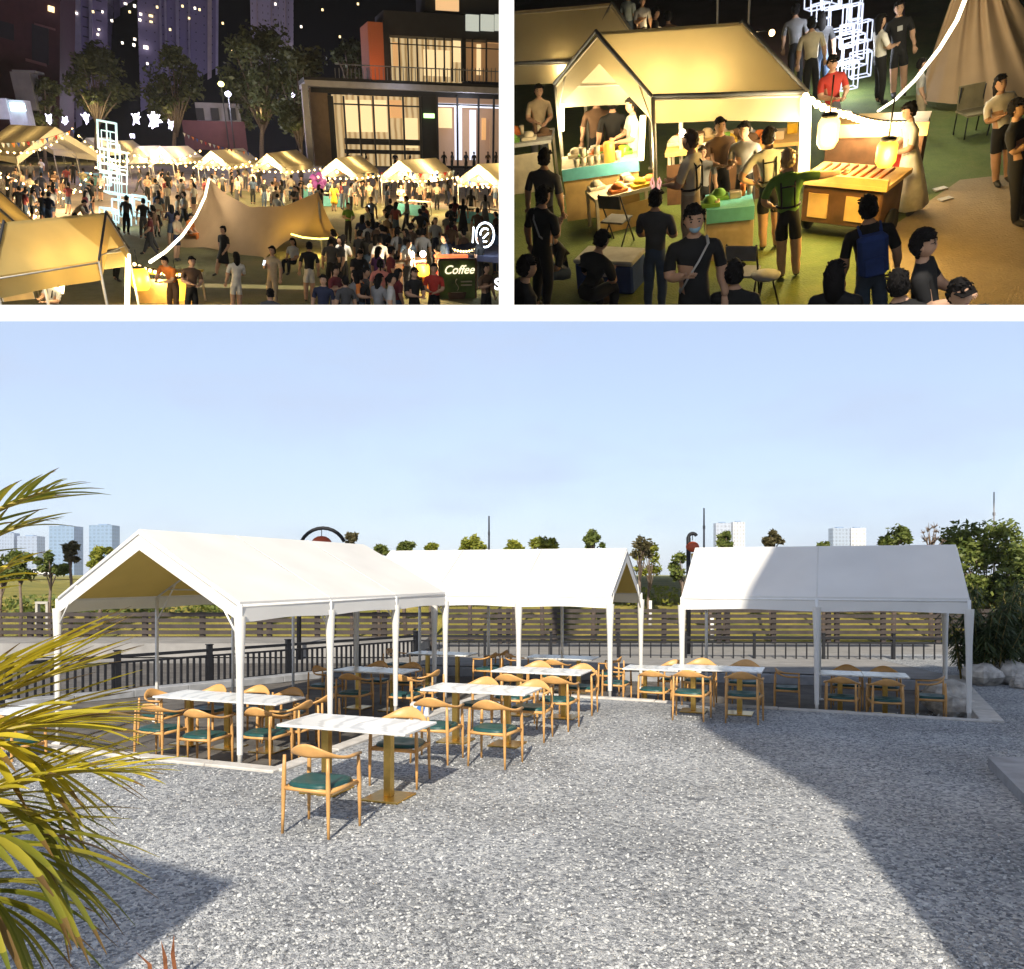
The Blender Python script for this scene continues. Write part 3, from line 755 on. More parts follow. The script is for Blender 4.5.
for a in [
 ([(-130,640,2.8),(-70,560,2.8),(-20,520,2.8),(22,500,2.8),(50,490,2.8)], 13, .38, PALM_G, 1, .15, .85),
 ([(-140,660,2.9),(-90,590,2.9),(-40,555,2.9),(5,532,2.9),(45,520,2.9)], 11, .32, PALM_G, 2, .15, .8),
 ([(-150,700,3.0),(-90,640,3.0),(-40,600,3.0),(-5,575,3.0),(15,562,3.0)], 10, .34, PALM_Y, 12, .3, .9),
 ([(-190,790,2.7),(-120,745,2.7),(-50,712,2.7),(10,690,2.75),(62,672,2.8)], 13, .66, PALM_Y, 3, .05, .75),
 ([(-180,760,2.9),(-110,715,2.9),(-50,690,2.9),(0,672,2.9),(40,655,2.9)], 9, .66, PALM_Y, 8, .05, .7),
 ([(-170,830,2.6),(-90,770,2.6),(-20,738,2.6),(40,724,2.65),(85,724,2.7)], 17, .66, PALM_Y, 4, .14, .9),
 ([(-160,880,2.5),(-80,820,2.5),(0,790,2.5),(70,772,2.5),(140,772,2.5)], 21, .46, PALM_Y, 5, .10, .8),
 ([(-170,800,2.7),(-90,745,2.7),(-30,735,2.7),(20,750,2.7),(60,790,2.7)], 14, .56, PALM_Y, 10, .25, .8),
 ([(-160,900,2.4),(-80,850,2.4),(-20,835,2.4),(30,850,2.4),(60,885,2.4)], 16, .48, PALM_G, 6, .35, .8),
 ([(-150,960,2.3),(-90,905,2.3),(-40,890,2.3),(-5,900,2.3),(20,935,2.3)], 16, .42, PALM_G, 7, .45, .8),
 ([(-160,870,2.6),(-80,815,2.6),(-15,800,2.6),(30,810,2.6),(60,840,2.6)], 12, .40, PALM_G, 9, .35, .8),
]: frond(*a)
t = empty('cordyline', (0,0,0)); t.location = (G(170,985).x, G(170,985).y, 0); tag(t, 'red tipped leaves poking up at the bottom left corner', 'plant')
for (px, py, dx) in ((161,940,-.01),(174,934,.02),(135,951,-.05)):
    q = PXY(px, py, 4.5)-t.location; b = MB(); w = .011
    b.add([(dx*2-w,0,0),(dx*2+w,0,0),(q.x*.6+w*1.1,q.y*.5,q.z*.6),(q.x*.6-w*1.1,q.y*.5,q.z*.6),(q.x,q.y,q.z)], [(0,1,2,3),(3,2,4)]); b.build('leaf', mat('cordyline_red',(.16,.06,.025),.5,var=.5,scale=20), t)

# ---- buildings behind the viewer that throw the shade on the yard
SUN_EL, SUN_AZ = R(35), R(9.3)
SUN = Vector((-math.sin(SUN_AZ)*math.cos(SUN_EL), -math.cos(SUN_AZ)*math.cos(SUN_EL), math.sin(SUN_EL)))
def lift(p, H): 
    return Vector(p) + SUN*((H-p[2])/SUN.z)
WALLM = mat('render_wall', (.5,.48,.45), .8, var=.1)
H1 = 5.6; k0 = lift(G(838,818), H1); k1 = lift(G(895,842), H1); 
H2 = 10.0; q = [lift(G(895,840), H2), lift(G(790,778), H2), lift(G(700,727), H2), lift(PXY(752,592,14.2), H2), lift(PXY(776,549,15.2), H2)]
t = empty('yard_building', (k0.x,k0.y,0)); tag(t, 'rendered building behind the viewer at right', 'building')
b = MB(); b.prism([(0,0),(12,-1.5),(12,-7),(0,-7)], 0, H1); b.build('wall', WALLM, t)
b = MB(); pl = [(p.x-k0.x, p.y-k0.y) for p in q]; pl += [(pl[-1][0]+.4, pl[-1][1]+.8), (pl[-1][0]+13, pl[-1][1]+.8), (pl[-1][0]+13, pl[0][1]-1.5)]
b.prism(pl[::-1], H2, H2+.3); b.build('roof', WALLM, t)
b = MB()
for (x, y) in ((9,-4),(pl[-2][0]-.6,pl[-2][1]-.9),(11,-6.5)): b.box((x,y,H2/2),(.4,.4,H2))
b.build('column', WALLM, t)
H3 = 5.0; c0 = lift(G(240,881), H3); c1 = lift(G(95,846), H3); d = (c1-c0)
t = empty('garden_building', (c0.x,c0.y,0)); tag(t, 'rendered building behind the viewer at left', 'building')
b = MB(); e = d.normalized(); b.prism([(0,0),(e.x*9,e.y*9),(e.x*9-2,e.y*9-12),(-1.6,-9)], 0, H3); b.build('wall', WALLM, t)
# ================================================================== THE TWO NIGHT MARKET HALLS (raked stages under one roof)
class Stage:
    def __init__(s, cx, cy, a, yh, h, sc, x0, x1, y1):
        dx, dy = cx-PX, yh-PY; b = (-F*F-dx*a)/dy
        s.U = Vector((-a,-F,b)).normalized(); c = Vector((dx,F,-(cy-PY)))
        s.Y = (c-s.U*c.dot(s.U)).normalized(); s.X = s.Y.cross(s.U); s.h = h; s.sc = sc; s.roots = []; s.V = (PX+a, PY+b)
        Rm = Matrix((s.X,s.Y,s.U)).transposed().to_4x4(); s.Rt = Rm.to_3x3().transposed()
        s.M = Matrix.Translation(CAM-s.U*h*sc) @ Rm @ Matrix.Scale(sc,4); s.x0, s.x1, s.y1 = x0, x1, y1
    def ray(s, px, py): return s.Rt @ Vector(((px-PX)/F, 1, -(py-PY)/F))
    def at(s, px, py, H=0.0):                 # point at height H above the stage floor
        d = s.ray(px, py); p = d*((s.h-H)/(-d.z)); return Vector((p.x,p.y,H))
    def z(s, px, py, D):                      # point at stage depth D
        d = s.ray(px, py); t = D/d.y; return Vector((d.x*t, D, s.h+d.z*t))
    def put(s, o, loc=(0,0,0), rz=0, sc=1.0):
        o.matrix_world = s.M @ Matrix.Translation(loc) @ Matrix.Rotation(rz,4,'Z') @ Matrix.Scale(sc,4); s.roots.append(o); return o
    def pix(s, loc):
        w = s.M @ Vector(loc)-CAM; return PX+F*w.x/w.y, PY-F*w.z/w.y
    def plumb(s, o, loc, rz=0, sc=1.0):       # stands plumb on its raked stage
        x, y = s.pix(loc); a = math.atan2(s.V[0]-x, s.V[1]-y)
        o.matrix_world = s.M @ Matrix.Translation(loc) @ Matrix.Rotation(a,4,'Y') @ Matrix.Rotation(rz,4,'Z') @ Matrix.Scale(sc,4); s.roots.append(o); return o
    def light(s, loc, p, col=(1,.70,.32), size=.1):
        o = light('stage_lamp', (0,0,0), p*s.sc*s.sc, col, size*s.sc); o.matrix_world = s.M @ Matrix.Translation(loc)
    def xz(s, px0, py0, px1, py1, D):
        a = s.z(px0,py0,D); b = s.z(px1,py1,D); c = s.z(px0,py1,D); d = s.z(px1,py0,D)
        return ((a.x+c.x)/2, (b.x+d.x)/2, (b.z+c.z)/2, (a.z+d.z)/2)
LS = Stage(250,152,-40,126,4.75,1.25,-70,506.5,310)
RS = Stage(769,152,180,-200,5.3,3.4,506.5,1094,310)
def pbox(m, S, px0, py0, px1, py1, D, dep, mi=0, org=(0,0,0)):
    x0,x1,z0,z1 = S.xz(px0,py0,px1,py1,D)
    m.box(((x0+x1)/2-org[0], D+dep/2-org[1], (z0+z1)/2-org[2]), (abs(x1-x0),dep,abs(z1-z0)), mi=mi)

# ---- materials
SKIN = [mat('skin_light',(.46,.28,.19),.75,var=.08,spec=.2), mat('skin_tan',(.38,.21,.13),.75,var=.08,spec=.2)]
HAIR = mat('hair_black',(.006,.005,.005),.8,spec=.15); HAIRB = mat('hair_brown',(.06,.03,.015),.45); HAIRL = mat('hair_fair',(.35,.24,.12),.5)
SHOE = mat('shoe_dark',(.03,.03,.03),.6); EYEM = mat('eye_dark',(.01,.008,.006),.3); LIP = mat('lip',(.30,.09,.08),.5)
CL = {'k':(.006,.006,.007),'navy':(.015,.02,.05),'white':(.62,.60,.56),'cream':(.52,.46,.34),'beige':(.42,.33,.22),'grey':(.20,.20,.21),'lgrey':(.38,.38,.38),'dgrey':(.06,.06,.065),
 'brown':(.10,.055,.03),'red':(.38,.03,.02),'dred':(.14,.02,.025),'orange':(.55,.16,.03),'pink':(.62,.22,.18),'yellow':(.58,.36,.02),'green':(.10,.22,.03),'dgreen':(.03,.06,.03),'blue':(.02,.05,.22),'denim':(.05,.08,.14),'purple':(.10,.03,.13),'khaki':(.24,.20,.11),'lblue':(.30,.38,.46)}
def cloth(c): return mat('cloth_'+c, CL[c], .85, var=.18, scale=5, bump=.2, bscale=22)

# ---- people: one skinned surface per pose
PCACHE = {}
POSES = {'stand':{}, 'phone':{'eR':(-.24,-.03,1.13),'wR':(-.10,-.24,1.22)}, 'both':{'eR':(-.25,-.06,1.14),'wR':(-.09,-.30,1.12),'eL':(.25,-.06,1.14),'wL':(.09,-.30,1.10)},
 'hip':{'eR':(-.43,.07,1.16),'wR':(-.21,.03,1.02),'eL':(.43,.07,1.16),'wL':(.21,.03,1.02)},
 'onehip':{'eL':(.43,.07,1.16),'wL':(.20,.0,1.02),'eR':(-.25,-.05,1.13),'wR':(-.12,-.28,1.05)},
 'walk':{'kR':(-.09,-.14,.50),'aR':(-.08,-.26,.09),'kL':(.09,.06,.49),'aL':(.10,.36,.14),'wR':(-.27,.10,.90),'wL':(.27,-.18,.92)},
 'reach':{'eR':(-.33,-.20,1.33),'wR':(-.42,-.44,1.36),'eL':(.26,.0,1.13),'wL':(.22,-.16,.93)},
 'side':{'eR':(-.44,-.06,1.36),'wR':(-.68,-.14,1.33),'eL':(.34,.05,1.15),'wL':(.20,-.10,1.02)},
 'bend':{'lean':.32,'eR':(-.24,-.40,1.06),'wR':(-.12,-.58,1.00),'eL':(.24,-.40,1.06),'wL':(.10,-.60,1.02),'nod':.5},
 'sit':{'sit':1,'eR':(-.24,-.02,1.12),'wR':(-.12,-.26,1.02),'eL':(.24,-.02,1.12),'wL':(.12,-.28,1.02),'nod':.25},
 'hunch':{'sit':1,'lean':.22,'eR':(-.25,-.26,1.08),'wR':(-.08,-.44,1.12),'eL':(.25,-.26,1.08),'wL':(.08,-.44,1.12),'nod':.45}}
def body_mesh(pose, sleeve, legs, dress=False, turn=0):
    key = (pose, sleeve, legs, dress, turn)
    if key in PCACHE: return PCACHE[key]
    q = POSES[pose]; lean = q.get('lean',0)
    J = {'p':(0,0,.95),'w':(0,.005,1.08),'c':(0,0,1.25),'u':(0,.01,1.40),'n':(0,.01,1.49),'h':(0,-.005,1.555)}
    for s, k in ((-1,'R'),(1,'L')):
        J['s'+k] = (s*.20,.01,1.405); J['e'+k] = (s*.265,.03,1.13); J['w'+k] = (s*.285,-.05,.89)
        J['i'+k] = (s*.092,.0,.90); J['k'+k] = (s*.10,-.015,.50); J['a'+k] = (s*.10,.02,.085); J['t'+k] = (s*.115,-.13,.035)
    for k, v in q.items():
        if isinstance(v, tuple): J[k] = v
    if lean:
        for k in ('w','c','u','n','h','sR','sL'):
            f = (J[k][2]-.95)/.6; J[k] = (J[k][0], J[k][1]-lean*f*1.15, J[k][2]-lean*.32*f)
    if q.get('sit'):
        for s, k in ((-1,'R'),(1,'L')): J['k'+k] = (s*.13,-.44,.97); J['a'+k] = (s*.12,-.42,.56); J['t'+k] = (s*.125,-.57,.52); J['i'+k] = (s*.10,-.03,.93)
    for k in ('R','L'):
        a = J['a'+k]; 
        if not q.get('sit'): J['t'+k] = (a[0]*1.15, a[1]-.15, max(.03,a[2]-.055))
    rad = {'p':(.195,.15),'w':(.175,.135),'c':(.20,.15),'u':(.175,.125),'n':(.066,.066),'h':(.06,.066)}
    for k in 'RL': rad.update({'s'+k:(.088,.086),'e'+k:(.060,.060),'w'+k:(.037,.033),'i'+k:(.125,.13),'k'+k:(.085,.085),'a'+k:(.056,.056),'t'+k:(.046,.036)})
    E = [('p','w','T'),('w','c','T'),('c','u','T'),('u','n','T'),('n','h','N')]
    for k in 'RL': E += [('u','s'+k,'T'),('s'+k,'e'+k,'A'),('e'+k,'w'+k,'F'),('p','i'+k,'B'),('i'+k,'k'+k,'H'),('k'+k,'a'+k,'L'),('a'+k,'t'+k,'S')]
    names = list(J); idx = {n:i for i, n in enumerate(names)}
    bm = bmesh.new(); lay = bm.verts.layers.skin.verify(); vs = [bm.verts.new(J[n]) for n in names]
    for n, v in zip(names, vs): v[lay].radius = rad[n]; v[lay].use_root = (n == 'p')
    for a, b, _ in E: bm.edges.new((vs[idx[a]], vs[idx[b]]))
    me = bpy.data.meshes.new('tmp'); bm.to_mesh(me); bm.free()
    o = bpy.data.objects.new('tmp', me); C.objects.link(o)
    sk = o.modifiers.new('s','SKIN'); sk.branch_smoothing = .6; sk.use_smooth_shade = True
    sb = o.modifiers.new('b','SUBSURF'); sb.levels = 1; sb.render_levels = 1
    dg = bpy.context.evaluated_depsgraph_get(); em = bpy.data.meshes.new_from_object(o.evaluated_get(dg))
    V = [v.co.copy() for v in em.vertices]; P = [tuple(p.vertices) for p in em.polygons]
    bpy.data.objects.remove(o); bpy.data.meshes.remove(me); bpy.data.meshes.remove(em)
    seg = [(Vector(J[a]), Vector(J[b]), t) for a, b, t in E]
    m = MB(); m.v = [tuple(v) for v in V]
    for p in P:
        c = sum((V[i] for i in p), Vector())/len(p); best = None
        for a, b, t in seg:
            d = b-a; u = max(0, min(1, (c-a).dot(d)/d.length_squared)); dist = (c-(a+d*u)).length
            if best is None or dist < best[0]: best = (dist, t, u)
        _, t, u = best
        if t == 'T': mi = 2 if (c.z < J['p'][2]+.06 and not dress) else 1
        elif t == 'A': mi = 1 if (sleeve != 'none' and (sleeve == 'long' or u < .72)) else 0
        elif t == 'F': mi = 1 if sleeve == 'long' and u < .92 else 0
        elif t == 'N': mi = 0
        elif t == 'B': mi = 1 if dress else 2
        elif t == 'H': mi = (1 if dress else 2) if (legs == 'long' or u < .78) else 0
        elif t == 'L': mi = 2 if legs == 'long' and u < .93 else 0
        else: mi = 3
        m.f.append(p); m.m.append(mi); m.sm.append(True)
    for i in range(len(V)):                              # cloth folds
        p = V[i]; 
        if J['p'][2]-.1 < p.z < 1.42 or p.z < .85: f = Vector((p.x*13, p.y*13, p.z*9)); m.v[i] = tuple(p+Vector((noise.noise(f), noise.noise(f+Vector((7,3,1))), 0))*.017)
    # head with a face
    nod = q.get('nod',0); hc = Vector(J['h'])+Vector((0,-.012-nod*.05,.085-nod*.01))
    HR = Matrix.Rotation(turn,3,'Z') @ Matrix.Rotation(nod,3,'X')
    rg, sg = 12, 18; vs = []
    for i in range(rg+1):
        for k in range(sg):
            th = math.pi*i/rg; ph = 2*math.pi*k/sg
            x, y, z = math.sin(th)*math.cos(ph), math.sin(th)*math.sin(ph), -math.cos(th)
            X, Y, Z = x*.084, y*.102, z*.124
            if z < 0: X *= 1-.28*z*z; Y = Y*(1-.16*z*z) - (.012*(-z) if y < 0 else -.0)
            if y < -.8 and abs(x) < .25 and -.38 < z < .12: Y -= .020*(1-abs(x)/.25)*(1-abs(z+.2)/.32 if z < -.2 else (.12-z)/.32)
            if y < -.6 and .02 < z < .25 and .15 < abs(x) < .6: Y += .006
            vs.append(hc + HR @ Vector((X,Y,Z)))
    m.add(vs, [(i*sg+k, i*sg+(k+1)%sg, (i+1)*sg+(k+1)%sg, (i+1)*sg+k) for i in range(rg) for k in range(sg)], 0, True)
    for s in (-1,1):
        e = MB(); e.sphere((0,0,0), .012, 8, 5, sy=.5, sz=.7); m.add([hc+HR@(Vector(v)+Vector((s*.033,-.089,.014))) for v in e.v], e.f, 4, True)
        e = MB(); e.box((0,0,0),(.034,.006,.007)); m.add([hc+HR@(Vector(v)+Vector((s*.034,-.091,.038))) for v in e.v], e.f, 4)
        e = MB(); e.sphere((0,0,0), .026, 8, 5, sx=.35, sy=.7); m.add([hc+HR@(Vector(v)+Vector((s*.084,.006,-.004))) for v in e.v], e.f, 0, True)
    e = MB(); e.sphere((0,0,0), .02, 8, 5, sy=.35, sz=.35); m.add([hc+HR@(Vector(v)+Vector((0,-.090,-.058))) for v in e.v], e.f, 5, True)
    # hands
    for k, s in (('R',-1),('L',1)):
        w = Vector(J['w'+k]); d = (w-Vector(J['e'+k])).normalized(); n = d.cross(Vector((s,0,.2))).normalized(); 
        if n.length < .1: n = Vector((0,-1,0))
        sd = n.cross(d).normalized()
        m.tube([w-d*.02, w+d*.03, w+d*.075, w+d*.088], [.030,.041,.045,.038], 8, 0, flat=.5)
        for f in range(4):
            off = sd*(f-1.5)*.021; ln = (.058,.068,.064,.05)[f]
            p0 = w+d*.078+off; m.tube([p0, p0+d*ln*.5-n*.004, p0+d*ln*.85-n*.022], [.0108,.0098,.007], 5, 0)
        p0 = w+d*.03+sd*.03; m.tube([p0, p0+sd*.022+d*.03-n*.008, p0+sd*.024+d*.058-n*.018], [.012,.010,.007], 5, 0)
    me = m.mesh('person_body', [SKIN[0],SHOE,SHOE,SHOE,EYEM,LIP])
    PCACHE[key] = (me, hc, HR, J); return PCACHE[key]
HCACHE = {}
def hair_mesh(style, key, hc, HR):
    kk = (style, key)
    if kk in HCACHE: return HCACHE[kk]
    m = MB(); rg, sg = 10, 16; vs = []
    for i in range(rg+1):
        for k in range(sg):
            th = math.pi*i/rg; ph = 2*math.pi*k/sg
            x, y, z = math.sin(th)*math.cos(ph), math.sin(th)*math.sin(ph), -math.cos(th)
            face = (y < -.25 and z < .48) or (z < -.25 and y < .2) or z < -.62
            f = .84 if face else 1.12+.09*noise.noise(Vector((x*6,y*6,z*6)))
            X, Y, Z = x*.086*f, y*.104*f+.006, z*.126*f+.006
            if style == 'long' and y > .05 and z < .2 : 
                Z -= .20*(.2-z); X *= 1.15; Y += .015
            vs.append(hc+HR@Vector((X,Y,Z)))
    m.add(vs, [(i*sg+k, i*sg+(k+1)%sg, (i+1)*sg+(k+1)%sg, (i+1)*sg+k) for i in range(rg) for k in range(sg)], 0, True)
    rd = random.Random(len(style)*7+3)
    for i in range(130):
        v = Vector((rd.gauss(0,1),rd.gauss(.35,.9),rd.gauss(.6,.8))).normalized()
        if (v.y < -.2 and v.z < .42) or v.z < -.35: continue
        p0 = Vector((v.x*.088,v.y*.106+.006,v.z*.130+.006)); t_ = (Vector((0,.5,-1))+Vector((rd.gauss(0,.5),rd.gauss(0,.4),rd.gauss(0,.3)))); t_ = (t_-v*t_.dot(v)*.8).normalized()
        if v.y < .1 and v.z > .4: t_ = (Vector((rd.gauss(0,.6),-.8,-.1))-v*.1).normalized()
        e = MB(); e.tube([p0-v*.008, p0+t_*.022+v*.007, p0+t_*.045+v*.002], [.013,.010,.003], 4); m.add([hc+HR@w for w in map(Vector,e.v)], e.f, 0, True)
    if style == 'bun': e = MB(); e.sphere((0,.07,.10), .045, 8, 6); m.add([hc+HR@Vector(v) for v in e.v], e.f, 0, True)
    if style == 'tail': e = MB(); e.tube([(0,.09,.05),(0,.14,.0),(0,.13,-.16)], [.03,.035,.012], 8); m.add([hc+HR@Vector(v) for v in e.v], e.f, 0, True)
    if style == 'curly':
        rd = random.Random(4)
        for i in range(70):
            v = Vector((rd.gauss(0,1),rd.gauss(.3,1),rd.gauss(.8,.8))).normalized()
            if v.y < -.4 and v.z < .5: continue
            e = MB(); e.sphere((v.x*.088,v.y*.104,v.z*.128), .024, 6, 4); m.add([hc+HR@Vector(w) for w in e.v], e.f, 0, True)
    if style == 'cap':
        e = MB(); e.tube([(-.07,-.06,.055),(-.05,-.15,.045),(.05,-.15,.045),(.07,-.06,.055)], .018, 6, flat=.4); e.quad((-.07,-.06,.058),(.07,-.06,.058),(.05,-.15,.05),(-.05,-.15,.05))
        m.add([hc+HR@Vector(v) for v in e.v], e.f, 0, True)
    HCACHE[kk] = m.mesh('hair', HAIR); return HCACHE[kk]
PG = 'people at the night market'
def person(S, px, py, label, top='k', bot='k', pose='stand', face=0, hair='short', sleeve='short', legs='long', dress=False, H=1.70, skin=0, hairm=None, loc=None, turn=0, acc=(), cat='person', seat=None, zoff=0.0):
    key = (pose, sleeve, legs, dress, turn); me, hc, HR, J = body_mesh(*key)
    k = H/1.72; topz = (hc.z+.117)*k
    drop = (-.50*k if POSES[pose].get('sit') else 0)
    if seat: drop = seat
    drop += zoff
    if loc is None: loc = S.at(px, py, topz+drop)
    n_ = 0
    while (S.M @ Vector((loc.x,loc.y,drop+.4))).y < 25.3 and n_ < 60:      # nobody in front of the hall's floor edge
        zoff -= .05; drop -= .05; n_ += 1; loc = S.at(px, py, topz+drop)
    loc = Vector((loc.x, loc.y, drop))
    o = bpy.data.objects.new('person', me); C.objects.link(o)
    for i, mm in enumerate([SKIN[skin], cloth(top), cloth(bot), SHOE]):
        o.material_slots[i].link = 'OBJECT'; o.material_slots[i].material = mm
    if hair:
        h = bpy.data.objects.new('cap' if hair == 'cap' else 'hair', hair_mesh(hair, key, hc, HR)); C.objects.link(h); h.parent = o
        if hairm: h.material_slots[0].link = 'OBJECT'; h.material_slots[0].material = hairm
    for a in acc:
        m = MB()
        if a == 'skirt':
            nseg = 18; vs = []
            for (z_, rx, ry) in ((1.02,.150,.118),(.85,.19,.155),(.62,.225,.19),(.50,.235,.20),(.50,.225,.19),(.85,.17,.14)):
                for i in range(nseg):
                    t = 2*math.pi*i/nseg; w = 1+.05*math.sin(5*t); vs.append((rx*w*math.cos(t), ry*w*math.sin(t), z_))
            m.add(vs, [(i*nseg+j, i*nseg+(j+1)%nseg, (i+1)*nseg+(j+1)%nseg, (i+1)*nseg+j) for i in range(5) for j in range(nseg)], 0, True)
            m.build('skirt', cloth(bot if not dress else top), o)
        elif a == 'longskirt':
            nseg = 18; vs = []
            for (z_, rx, ry) in ((1.05,.148,.115),(.85,.195,.16),(.45,.26,.22),(.14,.30,.26),(.14,.28,.24)):
                for i in range(nseg):
                    t = 2*math.pi*i/nseg; w = 1+.06*math.sin(6*t); vs.append((rx*w*math.cos(t), ry*w*math.sin(t), z_))
            m.add(vs, [(i*nseg+j, i*nseg+(j+1)%nseg, (i+1)*nseg+(j+1)%nseg, (i+1)*nseg+j) for i in range(4) for j in range(nseg)], 0, True)
            m.build('skirt', cloth(bot if not dress else top), o)
        elif a == 'straps':
            for s in (-1,1): m.tube([(s*.085,-.112,1.20),(s*.095,-.095,1.36),(s*.10,.0,1.462),(s*.09,.115,1.36),(s*.085,.128,1.15),(s*.09,.125,1.05)], .013, 6)
            m.tube([(-.1,.120,1.33),(.1,.120,1.33)], .011, 6); m.tube([(.158*math.cos(t)*1.02,.122*math.sin(t)*1.06,1.06) for t in [i*math.pi/8 for i in range(17)]], .014, 6)
            m.build('apron_straps', cloth('k'), o)
        elif a == 'sash':
            m.tube([(.12,-.08,1.44),(.03,-.128,1.30),(-.07,-.135,1.15),(-.14,-.085,1.0)], .014, 6, flat=.5); m.tube([(.12,-.08,1.44),(.12,.02,1.47),(.06,.12,1.35),(-.06,.13,1.15),(-.14,-.05,1.0)], .014, 6)
            m.build('bag_strap', cloth('lgrey'), o)
        elif a == 'backpack':
            m.box((0,.20,1.22),(.30,.16,.44),bev=.04); m.box((0,.29,1.12),(.22,.05,.2),bev=.02)
            for s in (-1,1): m.tube([(s*.10,.13,1.42),(s*.11,.0,1.475),(s*.115,-.10,1.36),(s*.13,-.05,1.12),(s*.12,.12,1.04)], .016, 6)
            m.build('backpack', cloth('blue'), o)
        elif a == 'mask':
            m.sphere((hc.x,hc.y-.068,hc.z-.045), .045, 10, 6, sx=1.15, sy=.8); m.build('face_mask', mat('mask_blue',(.25,.42,.55),.8), o)
        elif a == 'phone':
            w = Vector(J['wR']); m.box((w.x,w.y-.05,w.z+.09),(.075,.012,.15), rx=-.5, bev=.004); m.build('phone', emat('phone_screen',(.8,.9,1),1.2), o)
        elif a == 'ears':
            for s in (-1,1): m.tube([hc+Vector((s*.04,0,.11)), hc+Vector((s*.07,.0,.21)), hc+Vector((s*.05,0,.27)), hc+Vector((s*.025,0,.20)), hc+Vector((s*.03,0,.11))], .012, 6)
            m.build('ear_headband', emat('ear_glow',(1,.5,.45),.5), o)
        elif a == 'headlamp':
            m.sphere((hc.x+.03,hc.y-.09,hc.z+.10), .045, 8, 6); m.build('head_lamp', emat('lamp_white',(1,.85,.6),25), o)
        elif a == 'print':
            m.box((0,-.118,1.30),(.10,.012,.09)); m.build('shirt_print', cloth('lgrey'), o)
        elif a == 'glasses':
            for s in (-1,1): m.tube([hc+HR@Vector((s*.032+.022*math.cos(t),-.098,.014+.02*math.sin(t))) for t in [i*math.pi/6 for i in range(12)]], .003, 5, closed=True); m.tube([hc+HR@Vector((s*.054,-.095,.016)), hc+HR@Vector((s*.078,0,.016))], .003, 5)
            m.build("glasses", EYEM, o)
    hx, hy = S.pix(loc); aa = math.atan2(S.V[0]-hx, S.V[1]-hy); loc.x -= math.sin(aa)*topz      # head stays where it was seen
    S.plumb(o, loc, R(face), k); tag(o, label, cat, PG)
    return o

# ---- market furniture helpers
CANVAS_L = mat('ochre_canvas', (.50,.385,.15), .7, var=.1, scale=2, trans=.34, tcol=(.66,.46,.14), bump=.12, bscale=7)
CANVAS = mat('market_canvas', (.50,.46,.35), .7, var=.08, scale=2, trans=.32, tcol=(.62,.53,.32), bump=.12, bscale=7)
TRIM = mat('canvas_trim', (.13,.14,.17), .7)
NPOLE = mat('tent_pole', (.45,.42,.36), .5)
TUBE = emat('warm_tube', (1,.76,.38), 5); BULB = emat('warm_bulb', (1,.66,.26), 7); COLD = emat('cold_lamp', (.80,.76,1), 3); LED = emat('led_white', (.58,.92,1), .52); LEDW = emat('led_pure', (.72,.78,1), .55)
LANT = emat('lantern_yellow', (1,.50,.04), 1.6); LANTW = emat('lantern_white', (1,.66,.18), 2.2)
def ntent(S, FR, FL, BR, label, eave=2.0, ridge=2.9, val=.42, power=70, nb=1, trim=None, lights=1, nu=8, legr=.05, canvas=None):
    t = empty('market_tent'); base = Vector((FR.x,FR.y,0)); S.put(t, base); tag(t, label, 'tent', 'market tents')
    z0 = lambda v: Vector((v.x,v.y,0))-base
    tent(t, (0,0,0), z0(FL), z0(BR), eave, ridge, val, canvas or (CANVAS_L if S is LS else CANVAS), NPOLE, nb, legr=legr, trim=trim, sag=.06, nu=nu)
    u = z0(BR); w = z0(FL)
    for i in range(lights):
        f = (i+.5)/lights; S.light(base+u*f+w*.5+Vector((0,0,eave-.15)), power/lights, (1,.74,.36), .12)
    return t
def cat_pts(a, b, n, sag): return [a.lerp(b, i/n)-Vector((0,0,sag*4*(i/n)*(1-i/n))) for i in range(n+1)]
def light_string(S, a, b, n, sag, label, power=10, every=4, r=.07, mat_=None):
    t = empty('string_lights'); S.put(t, a); tag(t, label, 'lights', 'strings of warm bulbs'); P = cat_pts(a, b, n, sag)
    m = MB(); m.tube([p-a for p in P], .012, 4); m.build('wire', BLACK, t)
    for i, p in enumerate(P):
        m = MB(); m.sphere(p-a+Vector((0,0,-.06)), r, 7, 5); m.build('bulb', mat_ or BULB, t)
        if power and i % every == every//2: S.light(p-Vector((0,0,.25)), power, (1,.72,.36), .08)
def bunting(S, a, b, n, sag, label):
    t = empty('bunting'); S.put(t, a); tag(t, label, 'bunting', 'lines of pennants'); P = cat_pts(a, b, n, sag); m = MB(); m.tube([p-a for p in P], .012, 4); m.build('cord', BLACK, t)
    cols = ['white','lblue','orange','blue','cream','red']; d = (b-a).normalized()
    for i, p in enumerate(P[:-1]):
        q = (p+P[i+1])/2-a; m = MB(); m.add([q-d*.13, q+d*.13, q+Vector((0,.02,-.30)), q-d*.13+Vector((0,.01,0)), q+d*.13+Vector((0,.01,0))], [(0,1,2),(4,3,2)]); m.build('flag', cloth(cols[i % 6]), t)
def wire_cube(m, c, s, rz=0, r=.035):
    pts = [Matrix.Translation(c) @ Matrix.Rotation(rz,4,'Z') @ Vector((x*s[0]/2,y*s[1]/2,z*s[2]/2)) for z in (-1,1) for x, y in ((-1,-1),(1,-1),(1,1),(-1,1))]
    for i, j in ((0,1),(1,2),(2,3),(3,0),(4,5),(5,6),(6,7),(7,4),(0,4),(1,5),(2,6),(3,7)): m.tube([pts[i],pts[j]], r, 5)
